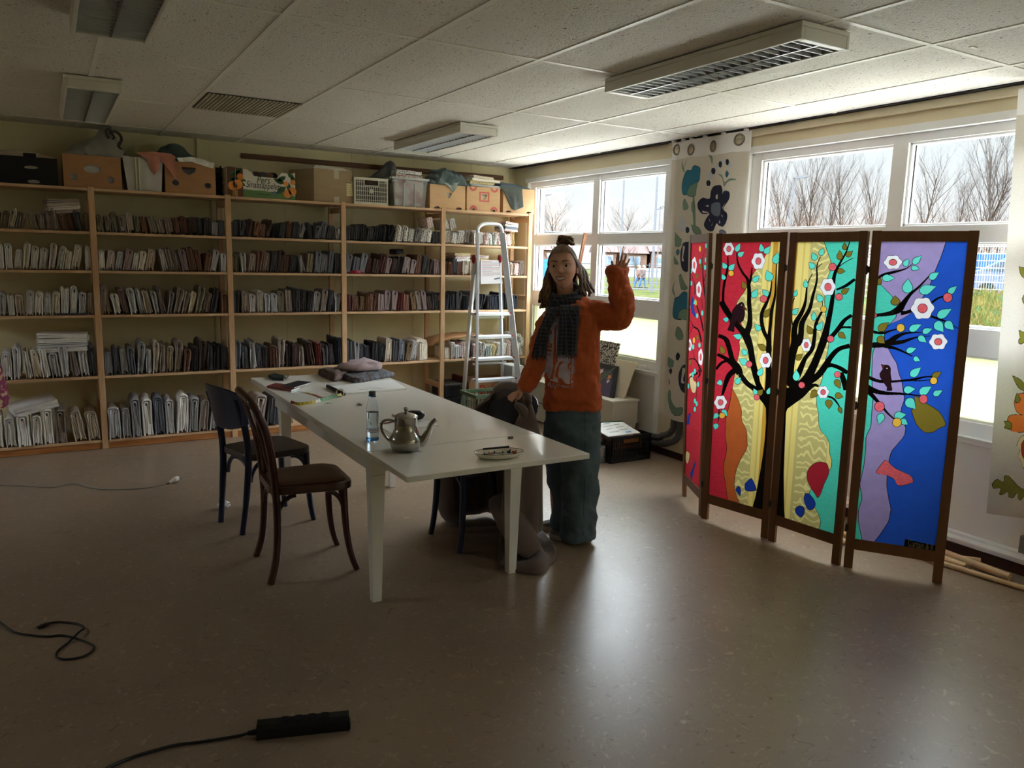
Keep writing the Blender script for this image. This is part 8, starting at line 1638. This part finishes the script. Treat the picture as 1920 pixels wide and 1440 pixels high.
o = g.build('grass', [matx('dry_grass', S(84, 74, 42), .9, transl=.3), matx('green_grass', S(58, 68, 32), .9, transl=.3)], solid=-1); tag(o, 'tall dry grass on the bank outside the right window', 'grass', kind='stuff')
# bare winter trees
M_BARK = matx('bark_grey_brown', S(52, 43, 36), .9); M_BARKL = matx('bark_pale', S(60, 54, 50), .9)
def tree_mesh(seed, h, spread, lev=4, nb=9, up=.75):
    rnd = random.Random(seed); mb = MB()
    def br(p, d, l, r, k):
        pts = [p]; dd = d.copy(); n = 4
        for i in range(n): dd = (dd+Vector((rnd.uniform(-.12, .12), rnd.uniform(-.12, .12), .09*up))).normalized(); pts.append(pts[-1]+dd*(l/n))
        mb.tube(pts, [r*(1-.75*i/n) for i in range(n+1)], 5 if k == lev else 3, caps=False)
        if k == 0: return
        c = nb if k == lev else rnd.randint(3, 6)
        for i in range(c):
            t = (.22+.75*i/c) if k == lev else rnd.uniform(.25, .95); f = t*n; j = min(n-1, int(f)); q = pts[j]+(pts[j+1]-pts[j])*(f-j); a = rnd.uniform(0, 2*PI) if k < lev else i*2.4
            base = (pts[j+1]-pts[j]).normalized(); s = Vector((math.cos(a), math.sin(a), 0)); nd = (base*up+s*spread*rnd.uniform(.5, 1)+Vector((0, 0, .25))).normalized()
            br(q, nd, l*(.55-.22*t if k == lev else rnd.uniform(.42, .62)), r*(.42-.15*t), k-1)
    br(Vector((0, 0, -.1)), Vector((0, 0, 1)), h, h*.013, lev); return mb
TM = [tree_mesh(5, 8, .55, 4, 20).build('bare_tree', M_BARK, local=True, solid=-1), tree_mesh(9, 8, .75, 4, 17).build('bare_tree', M_BARK, local=True, solid=-1), tree_mesh(14, 8, .6, 4, 18, .8).build('bare_tree', M_BARKL, local=True, solid=-1), tree_mesh(21, 3, 1.0, 3, 16, .6).build('bare_shrub', matx('bark_reddish', S(66, 48, 36), .9), local=True, solid=-1)]
tu = set()
def tree(k, px, top, D, label, group, rz=0, sx=1):
    o = TM[k] if k not in tu else TM[k].copy()
    if k in tu: COL.objects.link(o)
    tu.add(k); t = dp(px, top, D); zb = bank(t.x, t.y)-.05; s = (t.z-zb)/(8 if k < 3 else 3); o.location = (t.x, t.y, zb); o.scale = (s*sx*.88, s*sx*.88, s*.88); o.rotation_euler = (0, 0, rz); return tag(o, label, 'tree', group)
for i, (k, px, top, D, sx, lab) in enumerate([(0, 1478, 325, 44, 1.0, 'bare tree at the left end of the right-hand window'), (1, 1500, 345, 46, .9, 'bare tree beside the lamp post seen through the right-hand window'), (0, 1532, 305, 42, .9, 'tall bare tree, second of the clear crowns in the right-hand window'), (2, 1556, 325, 45, .8, 'slim bare tree right of the tallest one in the middle pane'), (1, 1596, 306, 43, .9, 'bare tree with spiky top left of the window mullion'), (0, 1655, 330, 46, .9, 'bare tree partly hidden behind the window mullion'), (1, 1742, 302, 42, 1.0, 'bare tree just right of the window mullion'), (2, 1790, 350, 46, 1.0, 'low bare tree between the two large ones in the right pane'), (0, 1842, 296, 42, 1.25, 'broad bare tree in the right pane'), (2, 1892, 248, 40, 1.1, 'tallest pale bare tree at the right edge of the right pane')]): tree(k, px, top, D, lab, 'bare trees behind the folding screen', i*1.3, sx)
tree(1, 1046, 388, 62, 'round bare tree seen above the waving woman', 'bare trees behind the woman', .5, 1.3); tree(1, 1165, 402, 66, 'bare tree seen in the far window above the raised hand', 'bare trees behind the woman', 2.1, 1.4); tree(0, 1200, 470, 78, 'small bare tree in front of the houses behind the raised hand', 'bare trees behind the woman', 1.1, 1.5); tree(0, 1252, 420, 70, 'bare tree at the curtain edge of the far window', 'bare trees behind the woman', 3.1, 1.0)
for i, px in enumerate((1445, 1470, 1510, 1550, 1590, 1630, 1660, 1715, 1760, 1800, 1835, 1870, 1900)):
    tree(3, px, 398+(i*37) % 22, 39+(i % 3), '%s twiggy reddish shrub along the lower edge of the right window' % (ORD[i]), 'twiggy shrubs along the window edge', i*.9, 1.5)
# poles and lamps
M_POLE = matx('pole_galvanised', S(80, 82, 86), .5)
def pole(px, ytop, D, label, lamp=0, r=.05, name='street_lamp', cat='lamp post'):
    t = dp(px, ytop, D); t_ = thing(name, label, cat, (t.x, t.y, GZ)); MB().tube([(t.x, t.y, GZ), (t.x, t.y, t.z)], [r*1.3, r*.8], 8).build('post', M_POLE, t_, smooth=True)
    if lamp:
        for s in ((-1, 1) if lamp == 2 else (1,)): MB().bar(t+PR*(.05*s), t+PR*(.75*s)+Vector((0, 0, .12)), .22, .09).build('lamp_head', M_POLE, t_)
pole(1016, 367, 62, 'twin-headed lamp post at the left edge of the far window', 2); pole(1238, 388, 62, 'lamp post with one head near the curtain in the far window', 1); pole(1228, 393, 75, 'distant thin lamp post left of the other one near the curtain', 1, .04)
pole(1172, 300, 52, 'tall thin mast in the middle of the far window', 0, .06, 'mast', 'mast'); pole(1235, 290, 50, 'tall thin mast near the curtain in the far window', 0, .07, 'mast', 'mast'); pole(1488, 334, 40, 'lamp post among the bare trees behind the folding screen', 1, .05)
a, b = dp(1013, 434, 55), dp(1074, 437, 58); gl = thing('goal_frame', 'metal goal frame seen above the head of the waving woman', 'goal', (a.x, a.y, GZ)); MB().tube([a, b], .05, 6).build('crossbar', M_POLE, gl)
for p in (a, b): MB().tube([(p.x, p.y, GZ), p], .05, 6).build('upright', M_POLE, gl)
# houses far away
M_BRICK = matx('house_brick', S(86, 68, 60), .9, var=.08, scale=2); M_ROOF = matx('house_roof', S(74, 62, 60), .8); M_WFR = matx('house_window_frame', S(150, 150, 150), .6); M_WGL = matx('house_window_glass', S(110, 130, 150), .2)
def house(xa, xb, yt, D, label, gable=False):
    A, B = dp(xa, 500, D), dp(xb, 500, D); top = dp((xa+xb)/2, yt, D).z; e = (B-A); e.z = 0; w = e.length; e.normalize(); nb = Vector((-e.y, e.x, 0)); nb = nb if nb.dot(A) > 0 else -nb; h = thing('house', label, 'house', (A.x, A.y, GZ)); he = GZ+(top-GZ)*.68
    v = lambda u, d, z: Vector((A.x, A.y, 0))+e*u+nb*d+Vector((0, 0, z)); MB().loft([[v(0, 0, z), v(w, 0, z), v(w, 8, z), v(0, 8, z)] for z in (GZ, he)]).build('house_wall', M_BRICK, h)
    MB().loft([[v(-.3, -.4, he), v(-.3, 8.4, he), v(-.3, 4, top)], [v(w+.3, -.4, he), v(w+.3, 8.4, he), v(w+.3, 4, top)]]).build('roof', M_ROOF, h)
    n = max(1, int(w/3))
    for i in range(n):
        for z in ((1.0, 2.3), (he-1.9+.2, he-.4))[:2]:
            u = (i+.5)*w/n; f = MB().loft([[v(u-.8, dz, z[0]), v(u+.8, dz, z[0]), v(u+.8, dz, z[1]), v(u-.8, dz, z[1])] for dz in (-.08, 0)]).build('window', M_WFR, h)
            q = MB()
            for s in (-1, 1): q.add([v(u+s*.38-.3, -.1, z[0]+.12), v(u+s*.38+.3, -.1, z[0]+.12), v(u+s*.38+.3, -.1, z[1]-.12), v(u+s*.38-.3, -.1, z[1]-.12)], [(0, 1, 2, 3)])
            q = q.build('pane', M_WGL, None, solid=-1, base=(0, 0, 0)); q.parent = f; q.location = -h.location
house(1000, 1072, 448, 108, 'brick house seen left of the head of the waving woman'); house(1118, 1158, 452, 108, 'brick house behind the raised hand, left one'); house(1166, 1212, 455, 108, 'brick house behind the raised hand, middle one'); house(1220, 1262, 450, 108, 'brick house at the curtain edge of the far window')
fence_pts = [dp(x, 512, 72) for x in (1000, 1040, 1080, 1125, 1150, 1190, 1217, 1245, 1270)]; fn_ = thing('park_fence', 'low park fence with dark posts in front of the houses', 'fence', (fence_pts[4].x, fence_pts[4].y, GZ))
for p in fence_pts: MB().tube([(p.x, p.y, GZ), (p.x, p.y, 1.5)], .05, 6).build('fence_post', matx('fence_dark', S(60, 66, 70), .6), fn_)
for z in (.2, .75, 1.3):
    g = MB()
    for a, b in zip(fence_pts, fence_pts[1:]): g.bar((a.x, a.y, z), (b.x, b.y, z), .04, .05)
    g.build('fence_rail', matx('fence_dark', S(60, 66, 70), .6), fn_)
A, B = dp(1126, 506, 84), dp(1256, 508, 82); tag(MB().bar((A.x, A.y, .45), (B.x, B.y, .45), .1, 1.0).build('hoarding', matx('hoarding_pale', S(120, 128, 134), .6)), 'long pale hoarding in front of the houses behind the raised hand', 'hoarding'); A, B = dp(1006, 500, 80), dp(1036, 500, 80); tag(MB().bar((A.x, A.y, .6), (B.x, B.y, .6), 2.2, 2.02).build('container', matx('container_sky', S(44, 92, 132), .5)), 'small sky blue container left of the head of the waving woman', 'container')
# two people walking by
def walker(px, D, coat, trousers, hair, label, ph):
    P = dp(px, 541, D); P.z = GZ; t = thing('person', label, 'person', P, group='people walking outside'); R_ = PR; F_ = PT*.2+PR*.98; F_.normalize(); Sd = Vector((-F_.y, F_.x, 0))
    w = lambda f, s, z: P+F_*f+Sd*s+Vector((0, 0, z))
    bd = MB(); bd.ell(w(.05, 0, 1.60), .095, .095, .125, 12, 10); bd.tube([w(.03, 0, 1.50), w(.02, 0, 1.38)], .06, 10)
    bd.tube([w(0, 0, 1.42), w(0, 0, 1.15), w(0, 0, .9)], [.17, .17, .16], 12)
    for s in (-1, 1): bd.tube([w(0, s*.19, 1.38), w(-.06*s*ph, s*.23, 1.10), w(.12*s*ph, s*.22, .86)], [.06, .05, .035], 8); bd.ell(w(.13*s*ph, s*.22, .80), .035, .03, .05, 8, 6)
    for s in (-1, 1): bd.tube([w(0, s*.09, .95), w(.16*s*ph, s*.09, .5), w(.24*s*ph-.06, s*.09, .05)], [.10, .07, .05], 10); bd.tube([w(.24*s*ph-.1, s*.09, .04), w(.24*s*ph+.12, s*.09, .03)], [.045, .035], 8)
    b = bd.build('body', M_SKIN, t, smooth=True); remesh(b, .025, 1)
    c = MB(); c.tube([w(.02, 0, 1.47), w(0, 0, 1.38), w(0, 0, 1.1), w(-.02, 0, .78)], [.10, .21, .22, .24], 14, flat=(1, .85))
    for s in (-1, 1): c.tube([w(0, s*.18, 1.38), w(-.06*s*ph, s*.24, 1.10), w(.11*s*ph, s*.23, .88)], [.085, .075, .06], 10)
    c.build('coat', coat, t, smooth=True)
    for s in (-1, 1): MB().tube([w(0, s*.09, .92), w(.16*s*ph, s*.09, .5), w(.23*s*ph-.06, s*.09, .10)], [.12, .09, .075], 10).build('trouser_leg', trousers, t, smooth=True); MB().tube([w(.24*s*ph-.12, s*.09, .05), w(.24*s*ph+.14, s*.09, .04)], [.055, .045], 8).build('shoe', M_RUBBER, t, smooth=True)
    MB().ell(w(.02, 0, 1.63), .11, .11, .12, 10, 8).build('hair', hair, t, smooth=True); c = MB(); c.tube([w(.02, 0, 1.47), w(.02, 0, 1.40)], [.12, .16], 10); c.build('collar', M_RUBBER, t, smooth=True)
walker(1196, 61, matx('coat_tan', S(92, 74, 68), .8), matx('trousers_blue', S(58, 78, 104), .8), matx('hair_blond', S(124, 106, 76), .6), 'fair-haired walker in a pinkish brown coat outside, left of the pair', 1); walker(1204.5, 60, matx('coat_taupe', S(76, 68, 66), .8), matx('trousers_blue', S(96, 126, 160), .8), M_HAIR, 'dark-haired walker in a grey-brown jacket outside, right of the pair', 1.1)
# mesh fence, car and container above the bank
fx = 23.0; fb = bank(fx, 11)-.02
fe = thing('mesh_fence', 'white wire mesh fence on the grass bank outside the right window', 'fence', (fx, 12, fb)); M_WIRE = matx('fence_wire', S(120, 124, 126), .5)
for y in (6.0, 8.55, 11.1+.65, 14.3, 16.8): MB().bar((fx, y, fb), (fx, y, fb+2.0), .07, .07).build('fence_post', M_WIRE, fe)
g = MB()
for k in range(10): g.box(fx-.012, fx+.012, 6, 16.8, fb+.12+.2*k-.014, fb+.12+.2*k+.014)
for k in range(150): y = 6+.072*k; g.box(fx-.004, fx+.004, y-.005, y+.005, fb+.08, fb+1.98)
g.build('mesh_panel', M_WIRE, fe, solid=-1)
cx_, cy_ = 28.5, 13.6; cb_ = bank(cx_, cy_); car = thing('car', 'silver-blue parked car behind the mesh fence at the right window', 'car', (cx_, cy_, cb_)); M_CAR = mat('car_paint', S(50, 62, 86), .5, spec=.15); M_CGL = mat('car_glass', S(40, 50, 62), .3, spec=.2); M_TYRE = matx('tyre', S(24, 24, 26), .8)
prof = [(-2.1, .35), (-2.15, .62), (-2.0, .78), (-1.1, .95), (-.35, 1.42), (.9, 1.46), (1.7, 1.05), (2.1, .98), (2.15, .5), (2.1, .35)]
cyv = lambda s, x, z: (cx_+s, cy_-x, cb_+z)                # bonnet towards +y
def cl(sx, k): return [cyv(sx, x, z if z < .9 or abs(sx) < .80 else z) for x, z in prof]
g = MB(); g.loft([[cyv(s*.86*(1 if z < .95 else .86), -x, z) for x, z in prof] for s in (-1, -.9, .9, 1)]); g.build('car_body', M_CAR, car, bevel=.05, smooth=True, angle=40)
for s in (-1, 1): MB().loft([[cyv(s*(.752+.004*d), -x, z) for x, z in ((-1.0, .98), (-.38, 1.36), (.85, 1.40), (1.5, 1.04))] for d in (0, 3)]).build('side_window', M_CGL, car)
MB().loft([[cyv(s*.66, x, z) for x, z in ((1.06, 1.0), (.42, 1.40), (.45, 1.43), (1.12, 1.01))] for s in (-1, 1)]).build('windscreen', M_CGL, car)
for s in (-1, 1):
    for x in (-1.3, 1.3): w = MB().lathe([(.02, -.1), (.30, -.1), (.32, -.06), (.32, .06), (.30, .1), (.02, .1)], (0, 0, 0), 20); w.v = [Vector((p.z, p.x, p.y)) for p in w.v]; w.xf(Matrix.Translation(cyv(s*.78, x, .32))).build('wheel', M_TYRE, car, smooth=True, angle=40)
for s in (-1, 1): MB().ell(cyv(s*.62, 2.08, .70), .17, .06, .07, 10, 6).build('headlight', mat('headlight', S(150, 152, 158), .3, spec=.2), car, smooth=True)
MB().loft([[cyv(s*.4, 2.14, z) for z in (.50, .60)]+[cyv(s*.4, 2.19, z) for z in (.60, .50)] for s in (-1, 1)]).build('grille', M_TYRE, car); MB().loft([[cyv(s*.26, 2.15, z) for z in (.36, .46)]+[cyv(s*.26, 2.21, z) for z in (.46, .36)] for s in (-1, 1)]).build('number_plate', matx('plate_yellow', S(232, 190, 60), .5), car)
A = dp(1832, 474, 36); B = dp(1884, 474, 36); z0 = bank(A.x, A.y); tag(MB().loft([[(A.x, A.y, z), (B.x, B.y, z), (B.x+4, B.y+1, z), (A.x+4, A.y+1, z)] for z in (min(z0, bank(B.x+4, B.y))-.6, A.z)]).build('container', matx('container_blue', S(28, 64, 130), .5), bevel=.03), 'blue container behind the mesh fence outside the right window', 'container')
